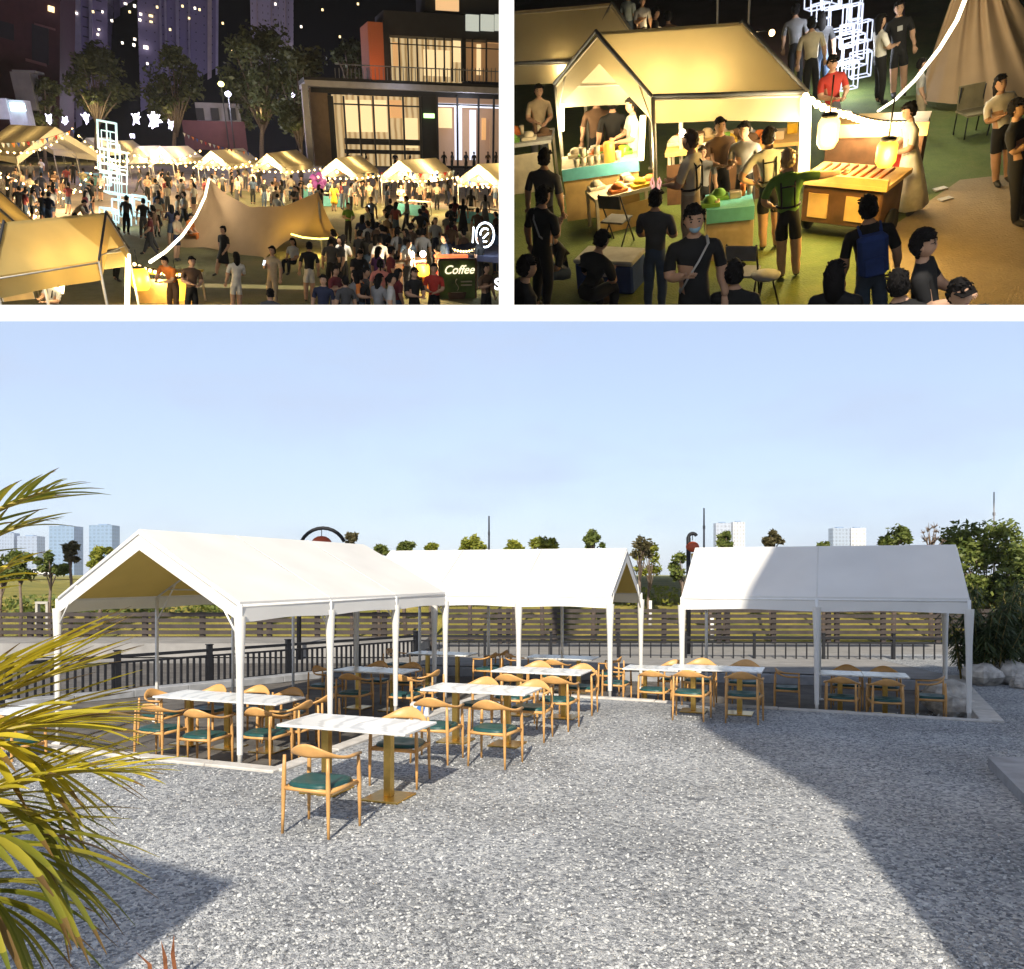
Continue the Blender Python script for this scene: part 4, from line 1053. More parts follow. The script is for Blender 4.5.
def table(S, a, b, depth, h, label, topm, frontm=None, name='market_table', cat='table', strip=None, stock=True, seed=1):
    """counter between the stage points a and b (front edge on the floor)"""
    t = empty(name); S.put(t, a); d = (b-a); d.z = 0; L_ = d.length; d.normalize(); n = Vector((-d.y,d.x,0)); rz = math.atan2(d.y,d.x); tag(t, label, cat)
    c = d*L_/2+n*depth/2
    m = MB(); m.box((c.x,c.y,h-.03),(L_,depth,.06),rz); m.build('tabletop', topm, t)
    if strip: m = MB(); q = d*L_/2-n*.012; m.box((q.x,q.y,h-.10),(L_,.02,.2),rz); m.build('edge_panel', strip, t)
    if frontm: m = MB(); q = d*L_/2+n*.03; m.box((q.x,q.y,(h-.2)/2),(L_*.98,.03,h-.21),rz); m.build('front_panel', frontm, t)
    for i in (0.03, .97):
        for j in (.06,.94):
            m = MB(); q = d*L_*i+n*depth*j; m.box((q.x,q.y,(h-.07)/2),(.05,.05,h-.07),rz); m.build('leg', cloth('cream'), t)
    if stock:
        rd = random.Random(seed)
        for k in range(int(L_*9)):
            q = d*L_*rd.uniform(.05,.95)+n*depth*rd.uniform(.15,.9)+a; cc = rd.choice(['cream','orange','white','brown','yellow','green','beige']); hh = rd.uniform(.06,.22); m = MB()
            kind = rd.choice(['tray','cup','box'])
            if kind == 'tray': m.box((0,0,.03),(.30,.2,.06),rz,bev=.01); m.sphere((0,0,.07),.09,8,5,sx=1.3)
            elif kind == 'cup': m.lathe([(.035,0),(.05,hh),(.046,hh),(.03,.02)],(0,0,0),10)
            else: m.box((0,0,hh/2),(.18,.14,hh),rz,bev=.01)
            o = m.build({'tray':'food_tray','cup':'paper_cup','box':'food_box'}[kind], cloth(cc)); S.put(o, (q.x,q.y,h)); short = label.split(' with')[0].split(' right of')[0].split(' along')[0].split(' under')[0].split(' at the')[0]; NM = {'tray':'tray of food','cup':'paper cup','box':'carton'}[kind]
            tag(o, f"{WORDS[cc]} {NM} on the {short}", NM.split()[0] if kind=='tray' else NM.split()[-1], 'goods on the stall tables')
    return t
WORDS = {'cream':'cream','orange':'orange','white':'white','brown':'brown','yellow':'yellow','green':'green','beige':'beige'}
CYAN = mat('cyan_panel',(.12,.42,.46),.5); PLY = mat('plywood',(.55,.36,.13),.6,var=.2,scale=3); DWOOD = mat('dark_wood',(.10,.05,.025),.5,var=.4,scale=4)

# ------------------------------------------------------------------ hall shell, added to keep daylight off the night stages
NEAR = 24.5; SL = SUN.z/(-SUN.y)
zs = lambda py, Y: EYE-(py-PY)/F*Y
ztop = 10.60; k = 600/F; Yh = (ztop+SL*NEAR-EYE)/(k+SL)          # front edge of the added sun shade
hall = empty('display_hall', (0,NEAR,0)); tag(hall, 'added dark two bay hall with white front frame holding the night markets', 'hall')
o0 = Vector(hall.location)
def hb(name, S_pts, m_):
    b = MB(); vs = [p-o0 for p in S_pts]; b.add(vs, [(0,1,2,3),(7,6,5,4),(0,4,5,1),(1,5,6,2),(2,6,7,3),(3,7,4,0)]); return b.build(name, m_, hall)
HW = mat('hall_white', (.82,.82,.82), .6, var=.02); HD = mat('hall_dark', (.008,.009,.016), .9)
def bay(x0, x1, far):
    y0, y1 = -70, 309.5; b = MB()
    c = [PXY(x,y,D)-o0 for D in (NEAR+.02,far) for x,y in ((x0,y0),(x1,y0),(x1,y1),(x0,y1))]
    b.add(c, [(0,1,5,4),(1,2,6,5),(2,3,7,6),(3,0,4,7),(4,5,6,7)]); b.build('bay_wall', HD, hall)
bay(-75,506.4,150); bay(506.6,1100,290)
b = MB(); c = [PXY(x,y,D)-o0 for D in (Yh-.16,Yh+.2) for x,y in ((-90,305),(1114,305),(1114,321),(-90,321))]
b.add(c, [(0,1,2,3),(7,6,5,4),(0,4,5,1),(1,5,6,2),(2,6,7,3),(3,7,4,0)]); b.build('front_beam', HW, hall)
b = MB(); c = [PXY(499,322,Yh-.12)-o0,PXY(514,322,Yh-.12)-o0,PXY(514,-30,Yh-.12)-o0,PXY(499,-30,Yh-.12)-o0, PXY(499,306,NEAR+1)-o0,PXY(514,306,NEAR+1)-o0,PXY(514,-30,NEAR+1)-o0,PXY(499,-30,NEAR+1)-o0]
c[0] = PXY(499,305.3,Yh-.12)-o0; c[1] = PXY(514,305.3,Yh-.12)-o0
b.add(c, [(0,1,2,3),(7,6,5,4),(4,5,1,0),(5,6,2,1),(6,7,3,2),(7,4,0,3)]); b.build('divider_fin', HW, hall)
b = MB(); c = [PXY(x,-25,D)-o0 for x,D in ((-90,Yh),(1114,Yh),(1114,NEAR),(-90,NEAR))]; up = Vector((0,0,.35))
b.add(c+[p+up for p in c], [(3,2,1,0),(4,5,6,7),(0,1,5,4),(1,2,6,5),(2,3,7,6),(3,0,4,7)]); b.build('canopy', HD, hall)  # added above the view to block the sun from the stage openings
for s in (-1,1):
    b = MB(); x = s*18.4; b.box((x,0,4.9),(.8,.8,10.4)); b.build('column', HW, hall)
    b = MB(); xs_ = [PXY(512+s*600,0,D).x for D in (Yh,NEAR)]; 
    b.add([Vector((xs_[0],Yh,zs(-25,Yh)))-o0, Vector((xs_[1],NEAR,zs(-25,NEAR)))-o0, Vector((xs_[1],NEAR,zs(309,NEAR)))-o0], [(0,1,2)]); b.build('light_baffle', HD, hall)  # baffle outside the view, added to cut daylight leaking in
def gnodes(c1, c2, c3, sc):
    def fn(nt, b):
        N, L = nt.nodes, nt.links; tc = N.new('ShaderNodeTexCoord'); n1 = N.new('ShaderNodeTexNoise'); n1.inputs['Scale'].default_value = sc; n1.inputs['Detail'].default_value = 12; n1.inputs['Roughness'].default_value = .82; n2 = N.new('ShaderNodeTexNoise'); n2.inputs['Scale'].default_value = 30; n2.inputs['Detail'].default_value = 3; L.new(tc.outputs['Object'], n2.inputs['Vector']); bp = N.new('ShaderNodeBump'); bp.inputs['Strength'].default_value = .8; bp.inputs['Distance'].default_value = .08; L.new(n2.outputs['Fac'], bp.inputs['Height']); L.new(bp.outputs['Normal'], b.inputs['Normal'])
        L.new(tc.outputs['Object'], n1.inputs['Vector']); rp = N.new('ShaderNodeValToRGB'); e = rp.color_ramp.elements
        e[0].position = .35; e[0].color = (*c1,1); e[1].position = .66; e[1].color = (*c3,1); q = e.new(.5); q.color = (*c2,1)
        L.new(n1.outputs['Fac'], rp.inputs['Fac']); L.new(rp.outputs['Color'], b.inputs['Base Color']); b.inputs['Roughness'].default_value = .9
    return fn
def floor(S, name, m_, pts):
    b = MB(); b.add(pts, [tuple(range(len(pts)))]); o = b.build(name, m_); S.put(o); tag(o, kind='structure')
LAWN_L = nodes_mat('market_lawn', gnodes((.07,.075,.02),(.14,.13,.045),(.20,.15,.07),.22)); LAWN_R = nodes_mat('market_turf', gnodes((.05,.075,.015),(.085,.12,.02),(.13,.14,.035),.7))
DIRT = nodes_mat('market_paving', gnodes((.20,.15,.09),(.26,.20,.12),(.32,.25,.15),.6))
floor(LS, 'lawn', LAWN_L, [LS.at(-70,312),LS.at(508,312),LS.at(508,160),LS.at(-70,150)])
floor(LS, 'paved_square', mat('square_paving',(.16,.12,.09),.8,var=.25,scale=.5), [LS.at(-70,226)+Vector((0,0,.006)),LS.at(140,226)+Vector((0,0,.006)),LS.at(235,190)+Vector((0,0,.006)),LS.at(508,215)+Vector((0,0,.006)),LS.at(508,168)+Vector((0,0,.006)),LS.at(-70,165)+Vector((0,0,.006))])
floor(RS, 'lawn', LAWN_R, [RS.at(500,314),RS.at(1100,314),RS.at(1100,-75),RS.at(500,-75)])
e = Vector((0,0,.005))
floor(RS, 'paved_path', DIRT, [RS.at(905,315)+e,RS.at(1100,300)+e,RS.at(1100,165)+e,RS.at(960,180)+e,RS.at(880,235)+e])
floor(RS, 'paved_square', mat('back_paving',(.14,.10,.12),.8,var=.2,scale=1), [RS.at(500,22)+e,RS.at(810,70)+e,RS.at(905,40)+e,RS.at(905,-75)+e,RS.at(500,-75)+e])
# ================================================================== LEFT STAGE: the whole market seen from above
S = LS
# ---- cafe building
DB = 88.0
def wallm(n, c, **k): return mat(n, c, .7, var=.12, scale=1.5, **k)
t = empty('cafe_building'); og = S.z(402,160,DB); og.z = 0; S.put(t, og); tag(t, 'two storey glass cafe with lit windows at the right back of the market', 'building')
W1 = wallm('cafe_wall',(.20,.14,.09)); FRM = wallm('cafe_frame',(.36,.36,.40)); DK = wallm('cafe_dark',(.02,.02,.024)); BRK = mat('cafe_brick',(.42,.13,.06),.8,var=.4,scale=30)
b = MB(); pbox(b,S,312,88,330,166,DB+.6,.4,org=og); b.build('side_wall', W1, t)
b = MB(); pbox(b,S,305,84,506,90,DB-1.2,9,org=og); pbox(b,S,305,84,311,166,DB-1.2,1.6,org=og); b.build('portal_frame', FRM, t)
b = MB(); pbox(b,S,311,90,506,96,DB+.3,.3,org=og); pbox(b,S,304,81,506,85.5,DB-.9,9,org=og); b.build('fascia', DK, t)
b = MB(); pbox(b,S,422,96,437,166,DB+.4,.6,org=og); b.build('pier', DK, t); b = MB(); pbox(b,S,330,96,334,166,DB+.4,.6,org=og); b.build('pier', DK, t)
WARM = emat('window_warm',(1,.72,.36),.62); WARM2 = emat('window_amber',(1,.52,.2),.4); COOL = emat('window_cool',(.80,.84,1),.75); DIM = emat('window_dim',(.8,.5,.3),.14)
def curtain(nt, b):
    N, L = nt.nodes, nt.links; tc = N.new('ShaderNodeTexCoord'); w = N.new('ShaderNodeTexWave'); w.bands_direction = 'X'; w.inputs['Scale'].default_value = .55; w.inputs['Distortion'].default_value = 1.5
    L.new(tc.outputs['Object'], w.inputs['Vector']); rp = N.new('ShaderNodeValToRGB'); e = rp.color_ramp.elements
    e[0].position = .0; e[0].color = (.45,.27,.10,1); e[1].position = .75; e[1].color = (1,.74,.38,1); q = e.new(.3); q.color = (.75,.50,.22,1)
    L.new(w.outputs['Fac'], rp.inputs['Fac']); L.new(rp.outputs['Color'], b.inputs['Emission Color']); b.inputs['Emission Strength'].default_value = .36; b.inputs['Base Color'].default_value = (.2,.15,.1,1)
LITROOM = nodes_mat('lit_room', curtain)
b = MB(); pbox(b,S,334,96,422,166,DB+3.2,.2,org=og); b.build('lit_interior', LITROOM, t)
b = MB(); pbox(b,S,437,96,506,166,DB+3.2,.2,org=og); b.build('lit_interior', emat('room_amber',(.8,.5,.32),.13), t)
for (x0,x1,y0,y1,m_) in ((346,358,100,132,WARM),(361,372,100,132,WARM),(375,387,100,132,WARM),(390,402,100,118,WARM2),(405,418,118,148,WARM)):
    b = MB(); pbox(b,S,x0,y0,x1,y1,DB+2.6,.2,org=og); b.build('lamp_panel', m_, t)
for (x0,x1,y0,y1,m_) in ((438,452,108,128,WARM),(455,462,106,160,COOL),(470,476,110,160,COOL),(482,486,118,140,WARM2),(490,499,120,150,DIM)):
    b = MB(); pbox(b,S,x0,y0,x1,y1,DB+2.2,.2,org=og); b.build('lamp_panel', m_, t)
for x in (334,345,359.5,374,389,403.5,420,437,457,478,493):
    b = MB(); pbox(b,S,x,96,x+1.6,166,DB+.2,.25,org=og); b.build('mullion', DK, t)
b = MB(); pbox(b,S,334,104.5,422,106,DB+.18,.2,org=og); pbox(b,S,437,104.5,506,106,DB+.18,.2,org=og); b.build('transom', DK, t)
b = MB(); pbox(b,S,345,139,421,145,DB+1.8,.5,org=og); pbox(b,S,345,150,421,154,DB+1.2,.5,org=og); b.build('counter', DK, t)
b = MB(); pbox(b,S,437,104,499,107.5,DB+.9,.2,org=og); b.build('light_strip', COOL, t)
sg = MB(); pbox(sg,S,424,113.5,434.5,118,DB+.2,.2,org=og); sg.build('green_sign', emat('sign_green',(.55,1,.35),1.6), t)
b = MB(); pbox(b,S,369,22,384,81.5,DB+3.5,6,org=og); b.build('brick_pier', BRK, t)
b = MB(); pbox(b,S,384,20,390,81.5,DB+3.4,6,org=og); pbox(b,S,384,14,506,38,DB+3.4,6,org=og); pbox(b,S,462,36,466,81.5,DB+3.4,.5,org=og); pbox(b,S,425,-30,506,13,DB+5,5,org=og); b.build('upper_wall', DK, t)
b = MB(); pbox(b,S,390,38,462,81.5,DB+6,.2,org=og); b.build('lit_interior', LITROOM, t)
b = MB(); pbox(b,S,466,36,506,81.5,DB+6,.2,org=og); b.build('lit_interior', emat('room_brown',(.8,.45,.2),.11), t)
for (x0,x1,y0,y1,m_) in ((393,398,42,66,WARM2),(424,450,50,76,WARM),(452,461,40,62,WARM),(477,481,44,75,WARM),(486,499,38,43,WARM2)):
    b = MB(); pbox(b,S,x0,y0,x1,y1,DB+5.4,.2,org=og); b.build('lamp_panel', m_, t)
for x in (390,399,408,417,426,435,444,452,472,486):
    b = MB(); pbox(b,S,x,38,x+1.2,81.5,DB+3.3,.25,org=og); b.build('mullion', DK, t)
b = MB(); pbox(b,S,390,46,506,47,DB+3.2,.2,org=og); b.build('transom', DK, t)
b = MB(); pbox(b,S,436,-10,459,10.5,DB+4.7,.3,org=og); b.build('window', emat('window_top',(1,.60,.28),.5), t)
for x0 in (466,481,495): b = MB(); pbox(b,S,x0,14.5,x0+13,31,DB+3.2,.2,org=og); b.build('light_box', emat('box_white',(.75,.80,.70),.36), t)
b = MB()
for x in range(335,507,4): pbox(b,S,x,68,x+.7,82,DB-.6,.05,org=og)
pbox(b,S,335,67.5,506,68.6,DB-.6,.06,org=og); b.build('terrace_rail', wallm('rail_grey',(.16,.16,.17)), t)
S.light(S.z(380,120,DB-1)+Vector((0,-1,0)), 60, (1,.75,.45), .5); S.light(S.z(468,110,DB-.6), 130, (.9,.92,1), .4)
S.light(S.z(400,83,DB-3)+Vector((0,0,-.6)), 40, (.75,.8,1), .4); S.light(S.z(376,74,DB+1.5), 90, (1,.5,.25), .2)
CAFE_IN = [(348,'far left'),(366,'left'),(395,'middle'),(410,'right'),(444,'leftmost doorway'),(452,'door'),(466,'second doorway'),(474,'glass door'),(488,'right hand doorway'),(496,'last doorway')]
# ---- dark tower blocks
def ntower(x0, x1, D, colr, label, ribs=(), floors=None, wins=()):
    a = S.xz(x0,-40,x1,150,D); t = empty('tower_block'); og = Vector(((a[0]+a[1])/2, D, (a[2]+a[3])/2)); S.plumb(t, og); tag(t, label, 'building', 'dark tower blocks behind the market')
    ww = a[1]-a[0]; colr = tuple(c*8 for c in colr); b = MB(); pbox(b,S,x0,-62,x1,140,D,8,org=og); b.build('wall', facade('ntower_'+label[:9], colr, [c*.30 for c in colr], ww/(x1-x0)*floors[1], ww/(x1-x0)*floors[0], .9) if floors else wallm('ntower_'+label[:9], colr), t)
    for (r0, r1, c) in ribs: b = MB(); pbox(b,S,r0,-62,r1,140,D-.5,.5,org=og); b.build('rib', wallm('rib_%.3f' % c[0], tuple(k*5 for k in c)), t)
    for (x, y, w_, h_, k) in wins: b = MB(); pbox(b,S,x-w_/2,y-h_/2,x+w_/2,y+h_/2,D-.65,.1,org=og); b.build('lit_window', emat('lit_pane',(1,.88,.72),2.2) if k == 0 else emat('lit_pane_yellow',(1,.75,.35),1.4), t)
ntower(54,104,150,(.032,.028,.055),'striped dark tower block right of the maroon building',((58,59.5,(.09,.085,.13)),(72,78,(.085,.08,.12)),(86,89,(.09,.085,.13))),(9,13),((65,12,3,2,1),(68,12,2,2,0),(92,5,1.6,2.5,0),(92,24,2,2,0),(92,29.5,2,2.5,0),(56,61,1.2,1.5,1)))
ntower(104,137,156,(.024,.021,.045),'plain black tower block above the left pair of trees',((112,118,(.04,.036,.07)),),(10,9),((116,1,3,2,0),(125,1.5,2.5,3,0),(125,13,2.5,2.5,0)))
ntower(137,214,148,(.028,.025,.05),'broad dark tower block with scattered lit windows',((158,160,(.075,.07,.11)),(163,165,(.075,.07,.11)),(174,177,(.075,.07,.10)),(186,188,(.07,.065,.10)),(205,209,(.10,.085,.10)),(213,215.5,(.09,.08,.10))),(8,8),((136,19,2.5,2.5,0),(136,25,2.5,2.5,0),(146,19,4,2.5,1),(147,25,3,2,1),(133.8,45.5,2.5,2.5,0),(133.8,51.5,2.5,3,0),(145.5,52,4.5,3.5,0),(183,15,2,2,1)))
ntower(214,250,156,(.03,.026,.05),'dark tower block in the centre of the skyline',((226,231,(.09,.08,.10)),(243,246,(.08,.075,.10))),(9,9),((237,7.5,2,3.5,0),))
ntower(250,292,146,(.06,.055,.075),'grey brown tower block with a grid of dark windows',((256,257,(.10,.09,.11)),(270,271,(.10,.09,.11)),(284,285,(.10,.09,.11))),(6,5),((288,46,2,3,0),))
ntower(292,350,154,(.024,.021,.045),'smooth black tower block left of the cafe',((303,320,(.04,.036,.07)),(346,352,(.10,.09,.11))),None,((295,11,2,2,1),(330,15,2,2,1)))
ntower(350,440,148,(.05,.046,.07),'pale ribbed tower block rising behind the cafe',((363,366,(.08,.075,.12)),(384,387,(.08,.075,.12)),(408,412,(.08,.075,.12))),(7,6),((365,4.5,3,3,0),(370,5.5,3,3,0),(427,2,2.5,4,0),(366,20,2,2,0)))
rw = random.Random(12)
for px in (60,96,110,122,130,150,156,168,180,192,200,222,234,240,262,274,282,300,324,338,356,376,396,418):
    for k in range(1):
        y = rw.uniform(2,70); b = MB(); pp = S.z(px+rw.uniform(-3,3), y, 139.5); b.box((0,0,0),(.26,.1,.28)); o = b.build('window_light', emat('lit_pane_yellow',(1,.75,.35),1.4) if rw.random() < .6 else emat('lit_pane',(1,.88,.72),2.2)); S.put(o, pp); tag(o, 'tiny lit window on the dark tower blocks', 'window light', 'tiny lit tower windows')
# ---- maroon building at the left
t = empty('maroon_building'); og = S.z(20,60,112); S.plumb(t, og); tag(t, 'dark maroon building with two unlit windows at the left edge', 'building')
b = MB(); pbox(b,S,-80,-62,55,140,112,9,org=og); b.build('wall', wallm('maroon_wall',(.055,.02,.034)), t)
for r in ((-6,24,8,41),(27,20,43,58)): b = MB(); pbox(b,S,*r,111.8,.3,org=og); b.build('window', wallm('maroon_glass',(.02,.02,.035)), t)
b = MB(); pbox(b,S,34,-4,40,2,111.8,.2,org=og); b.build('lit_window', emat('lit_pane_yellow',(1,.75,.35),1.4), t)
b = MB(); pbox(b,S,25,18,45,20,111.6,.3,org=og); pbox(b,S,25,57,45,60,111.6,.3,org=og); b.build('sill', wallm('maroon_sill',(.16,.08,.10)), t)
t = MB(); pbox(t,S,14,72,33,110,104,4); pbox(t,S,12,70,35,72.5,103.8,4.4); o = t.build('grey_hut', wallm('hut_grey',(.14,.135,.13))); S.put(o); tag(o, 'small grey hut with a dark roof edge before the maroon building', 'hut')
t = empty('light_booth'); og = S.z(10,124,98); S.put(t, og); tag(t, 'bluish white booth with a glowing screen at the left edge', 'booth')
b = MB(); pbox(b,S,-20,98,8,119,98,3,org=og); pbox(b,S,8,100,26,126,98.3,3,org=og); b.build('wall', wallm('booth_white',(.5,.53,.6)), t)
b = MB(); pbox(b,S,10,103,25,111,97.9,.2,org=og); b.build('screen', emat('screen_cyan',(.75,1,1),2.0), t); S.light(S.z(14,112,95), 60, (.7,.85,1), .4)
t = empty('maroon_container'); og = S.z(217,146,104); S.put(t, og); tag(t, 'long maroon container hut behind the tents with pale windows above', 'hut')
b = MB(); pbox(b,S,184,121,246,150,104,3,org=og); b.build('wall', wallm('container_maroon',(.09,.028,.034)), t)
b = MB(); pbox(b,S,196,103,240,121,106,3,org=og); b.build('upper_wall', wallm('container_grey',(.22,.21,.22)), t)
for x in (196,211,228): b = MB(); pbox(b,S,x,108,x+8,120,105.7,.3,org=og); b.build('window', DK, t)
S.light(S.z(218,112,102), 60, (1,.85,.8), .3)
for px, wh in ((128,'left'),(222,'centre'),(318,'right')):  # added lamps hidden behind the trees to brighten the dark towers
    p = S.z(px,112,124); t = empty('fill_lamp'); S.put(t, (p.x,124,0)); tag(t, f"added purple white fill lamp lighting the {wh} tower blocks behind the trees", 'lamp', 'added fill lamps behind the trees')
    b = MB(); b.tube([(0,0,0),(0,0,3.2)], .06, 6); b.build('pole', DK, t); b = MB(); b.box((0,.15,3.3),(.5,.3,.35),rx=.5); b.build('lamp', COLD, t); S.light(Vector((p.x,125,5)), 700, (.84,.78,1), .6)
# ---- trees
def ntree(px, py, rx, ry, D, label, n=900, lamp=0):
    c = S.z(px,py,D); r = rx*(S.z(px+1,py,D)-c).length; hh = 2*ry*(S.z(px,py-1,D)-c).length; top = c.z+hh/2
    t = empty('tree'); S.plumb(t, (c.x-math.sin(math.atan2(S.V[0]-px,S.V[1]-py))*c.z,D,0)); tag(t, label, 'tree', 'trees at the back of the night market'); tree_mesh(max(top,2.5), r*1.05, hh*1.1, .32, int(n*1.9), int(px), LEAF_N, clumps=26, parent=t)
    if lamp: S.light(Vector((c.x-.5,D-2.2,max(.8,c.z-hh*.5))), lamp, (1,.8,.35), .3)
ntree(96,80,33,33,108,'round tree above the light tower, lit yellow from below',1500,190)
ntree(45,98,16,26,106,'thin dark tree beside the grey hut',600,60)
ntree(176,82,32,36,110,'dark tree left of the maroon container',1500,60)
ntree(262,74,42,42,106,'largest dark tree in front of the central towers',2000,60)
ntree(300,92,32,44,100,'tall dark tree against the left end of the cafe',1500,40)
ntree(350,60,18,22,112,'dark treetop above the cafe terrace rail',700)
ntree(237,100,20,26,110,'small tree over the right end of the maroon container',500,70)
# ---- cold lamps: street lamps and white light sculptures
def street_lamp(px, py, D, label, m_, p, col):
    c = S.z(px,py,D); t = empty('street_lamp'); S.put(t, (c.x,D,0)); tag(t, label, 'street lamp', 'street lamps at the back'); b = MB(); b.tube([(0,0,0),(0,0,c.z)], [.09,.05], 7); b.build('pole', DK, t)
    b = MB(); b.sphere((0,0,c.z), .32, 10, 6, sz=.8); b.build('lamp', m_, t); S.light(Vector((c.x,D-.6,c.z)), p, col, .3)
street_lamp(228,94,99,'cold white street lamp right of the tree by the container',COLD,700,(.85,.85,1)); street_lamp(292,95,112,'pale street lamp between the cafe and the large dark tree',COLD,1500,(.8,.78,1)); street_lamp(221,84,102,'yellowish upright street lamp above the container',emat('lamp_lime',(1,.9,.3),3),40,(1,.9,.4))
def sculpture(px, py, h, D, label, seed):
    c = S.z(px,py,D); k = (S.z(px,py-1,D)-c).length; t = MB(); rd = random.Random(seed); hh = h*k
    t.sphere((0,0,0), hh*.22, 12, 8, sx=.85, sz=1.25)
    for i in range(13):
        an = rd.random()*6.28; el = rd.uniform(-1,1); q = Vector((math.cos(an)*math.cos(el), math.sin(an)*math.cos(el)*.6, math.sin(el)*1.5)); t.tube([q*hh*.15, q*hh*rd.uniform(.25,.42)], [hh*.09,hh*.02], 6)
    o = t.build('light_sculpture', COLD); S.put(o, (c.x,D,c.z)); tag(o, label, 'light sculpture', 'white light sculptures'); S.light(Vector((c.x,D+1.2,c.z+.5)), 260, (.70,.62,1), .5); S.light(Vector((c.x,D-.8,c.z)), 30, (.70,.62,1), .3)
for i, a in enumerate([(49,119,14,90,'fat round white light above the left marquee roof'),(65,121,12,90,'low white light beside the fat one'),(86,118,14,90,'spiky white light left of the light tower'),(136,118,16,88,'narrow white light right of the light tower'),(154,121,22,86,'brightest tall white light'),(171,125,12,88,'smallest white light by the maroon container')]): sculpture(*a, i+1)
# ---- market tents, back row
for FLp, FRp, BRp, lb, pw in [
 ((128,158),(150,158),(172,157),'back row tent half hidden by the light tower',55),
 ((147,158),(176,158),(203,157),'back row tent at the foot of the tall light figure',60),
 ((197,163),(228,164),(258,160),'back row tent before the maroon container',60),
 ((252,166),(285,168),(312,162),'glowing tent behind the saddle of the canvas shelter',70),
 ((318,173),(356,174),(378,169),'tent with wide arched gable before the cafe corner',70),
 ((381,175),(418,176),(453,172),'tent with a long green trimmed roof facing the coffee stall',75),
 ((458,179),(499,181),(540,178),'tent cut by the right end of the market',75)]:
    ntent(S, S.at(*FRp,2.0), S.at(*FLp,2.0), S.at(*BRp,2.0), lb, 2.0, 2.95, .5, pw*5, 1, canvas=CANVAS)
for FLp, FRp in [((147,158),(176,158)),((197,163),(228,164)),((252,166),(285,168)),((318,173),(356,174)),((381,175),(418,176)),((418,176),(453,172)),((458,179),(499,181))]:
    a_ = (S.at(*FLp,2.0)+S.at(*FRp,2.0))/2; bt = MB(); bt.sphere((0,0,0),.09,8,6); o = bt.build('added_bulb', BULB); S.put(o, a_+Vector((0,-.1,.1))); tag(o, 'added warm bulb lighting the crowd before a back row tent', 'lamp', 'added bulbs in the tent fronts'); S.light(a_+Vector((0,-.5,.1)), 520, (1,.74,.38), .15)  # front bulbs added so that the crowd is lit
# big pale marquees at the left
q = lambda px, py, D: S.z(px,py,D)
f1 = q(18,163,70); f2 = q(101,150,76); ap = q(68,127,73)
ntent(S, f2, f1, f2+Vector((-6,14,0)), 'big pale marquee hung with bulbs left of the light tower', (f1.z+f2.z)/2, ap.z, .45, 420, 2, None, 2, canvas=CANVAS)
f3 = q(-28,158,78); f4 = q(14,150,84); ntent(S, f4, f3, f4+Vector((-7,15,0)), 'second pale marquee cut by the left edge', (f3.z+f4.z)/2, q(-5,126,82).z, .45, 300, 2, canvas=CANVAS)
for (x0,x1,x2,y,lb) in ((-6,22,44,147,'leftmost pale tent in the second row behind the marquees'),(36,62,84,146,'middle pale tent in the second row behind the marquees'),(76,100,122,147,'right pale tent in the second row behind the marquees'),(100,126,146,151,'pale tent just behind the cube tower')):
    ntent(S, S.at(x1,y,2.0), S.at(x0,y,2.0), S.at(x2,y-1,2.0), lb, 2.0, 3.0, .5, 150, 1, canvas=CANVAS)
# near tents
FRn, BRn, RF = S.at(38,261,2.0), S.at(128,248,2.0), S.at(5,222,2.9); FLn = Vector((2*RF.x-FRn.x, 2*RF.y-FRn.y, 2.0))
t = ntent(S, FRn, FLn, BRn, 'nearest yellow tent with dark trimmed edges at the lower left', 2.0, 2.9, .42, 55, 1, mat('dark_trim',(.03,.03,.035),.7), 3, 12)
ntent(S, S.at(22,228,2.0), S.at(-40,228,2.0), S.at(34,222,2.0), 'tent roof showing behind the nearest yellow tent at the left edge', 2.0, 2.9, .42, 30, 1, TRIM)
def tube_lamp(S, p0, p1, label, p=60, r=.06, m_=None, col=(1,.78,.42)):
    t = MB(); t.tube([(0,0,0), p1-p0], r, 8); o = t.build('tube_lamp', m_ or TUBE); S.put(o, p0); tag(o, label, 'lamp', 'glowing tube lamps'); S.light((p0+p1)/2+Vector((0,-.35,0)), p, col, .15)
D1 = FRn.y+1.6
tube_lamp(S, S.z(24,290,D1), S.z(27,264,D1), 'left tube lamp inside the nearest yellow tent', 18)
tube_lamp(S, S.z(61,293,D1+.6), S.z(64,270,D1+.6), 'middle tube lamp inside the nearest yellow tent', 18)
D1 = BRn.y-.1; tube_lamp(S, S.z(127,312,D1), S.z(128,254,D1), 'long tube lamp on the right corner leg of the nearest yellow tent', 60, .06)
# ---- canvas shelter with two peaks
TAN = mat('shelter_canvas',(.42,.285,.165),.8,var=.12,scale=1.2,bump=.25,bscale=3,trans=.25,tcol=(.5,.32,.12))
t = empty('canvas_shelter'); og = S.at(255,262); S.put(t, og); tag(t, 'large brown stretched canvas shelter with two peaks in the market centre', 'shelter')
low = [S.at(166,247)]+[S.z(x,y,D) for x,y,D in ((180,248,40.71),(205,247,39.83),(235,254,38.23),(262,260,36.99),(286,241,35.93),(305,236,35.58),(344,240,35.84))]
top = [S.z(x,y,D) for x,y,D in ((209,178,41.59),(209,178,41.59),(209,178,41.59),(224,193,40.53),(250,207,39.21),(285,206,37.61),(318,192,36.46),(318,192,36.46))]
back = [p+Vector((0,5.5,-p.z*.95)) for p in top]
b = MB(); nv = 12; rows = []; nu_ = 40
def polyl(P, f):
    f *= len(P)-1; i = min(len(P)-2, int(f)); return P[i].lerp(P[i+1], f-i)
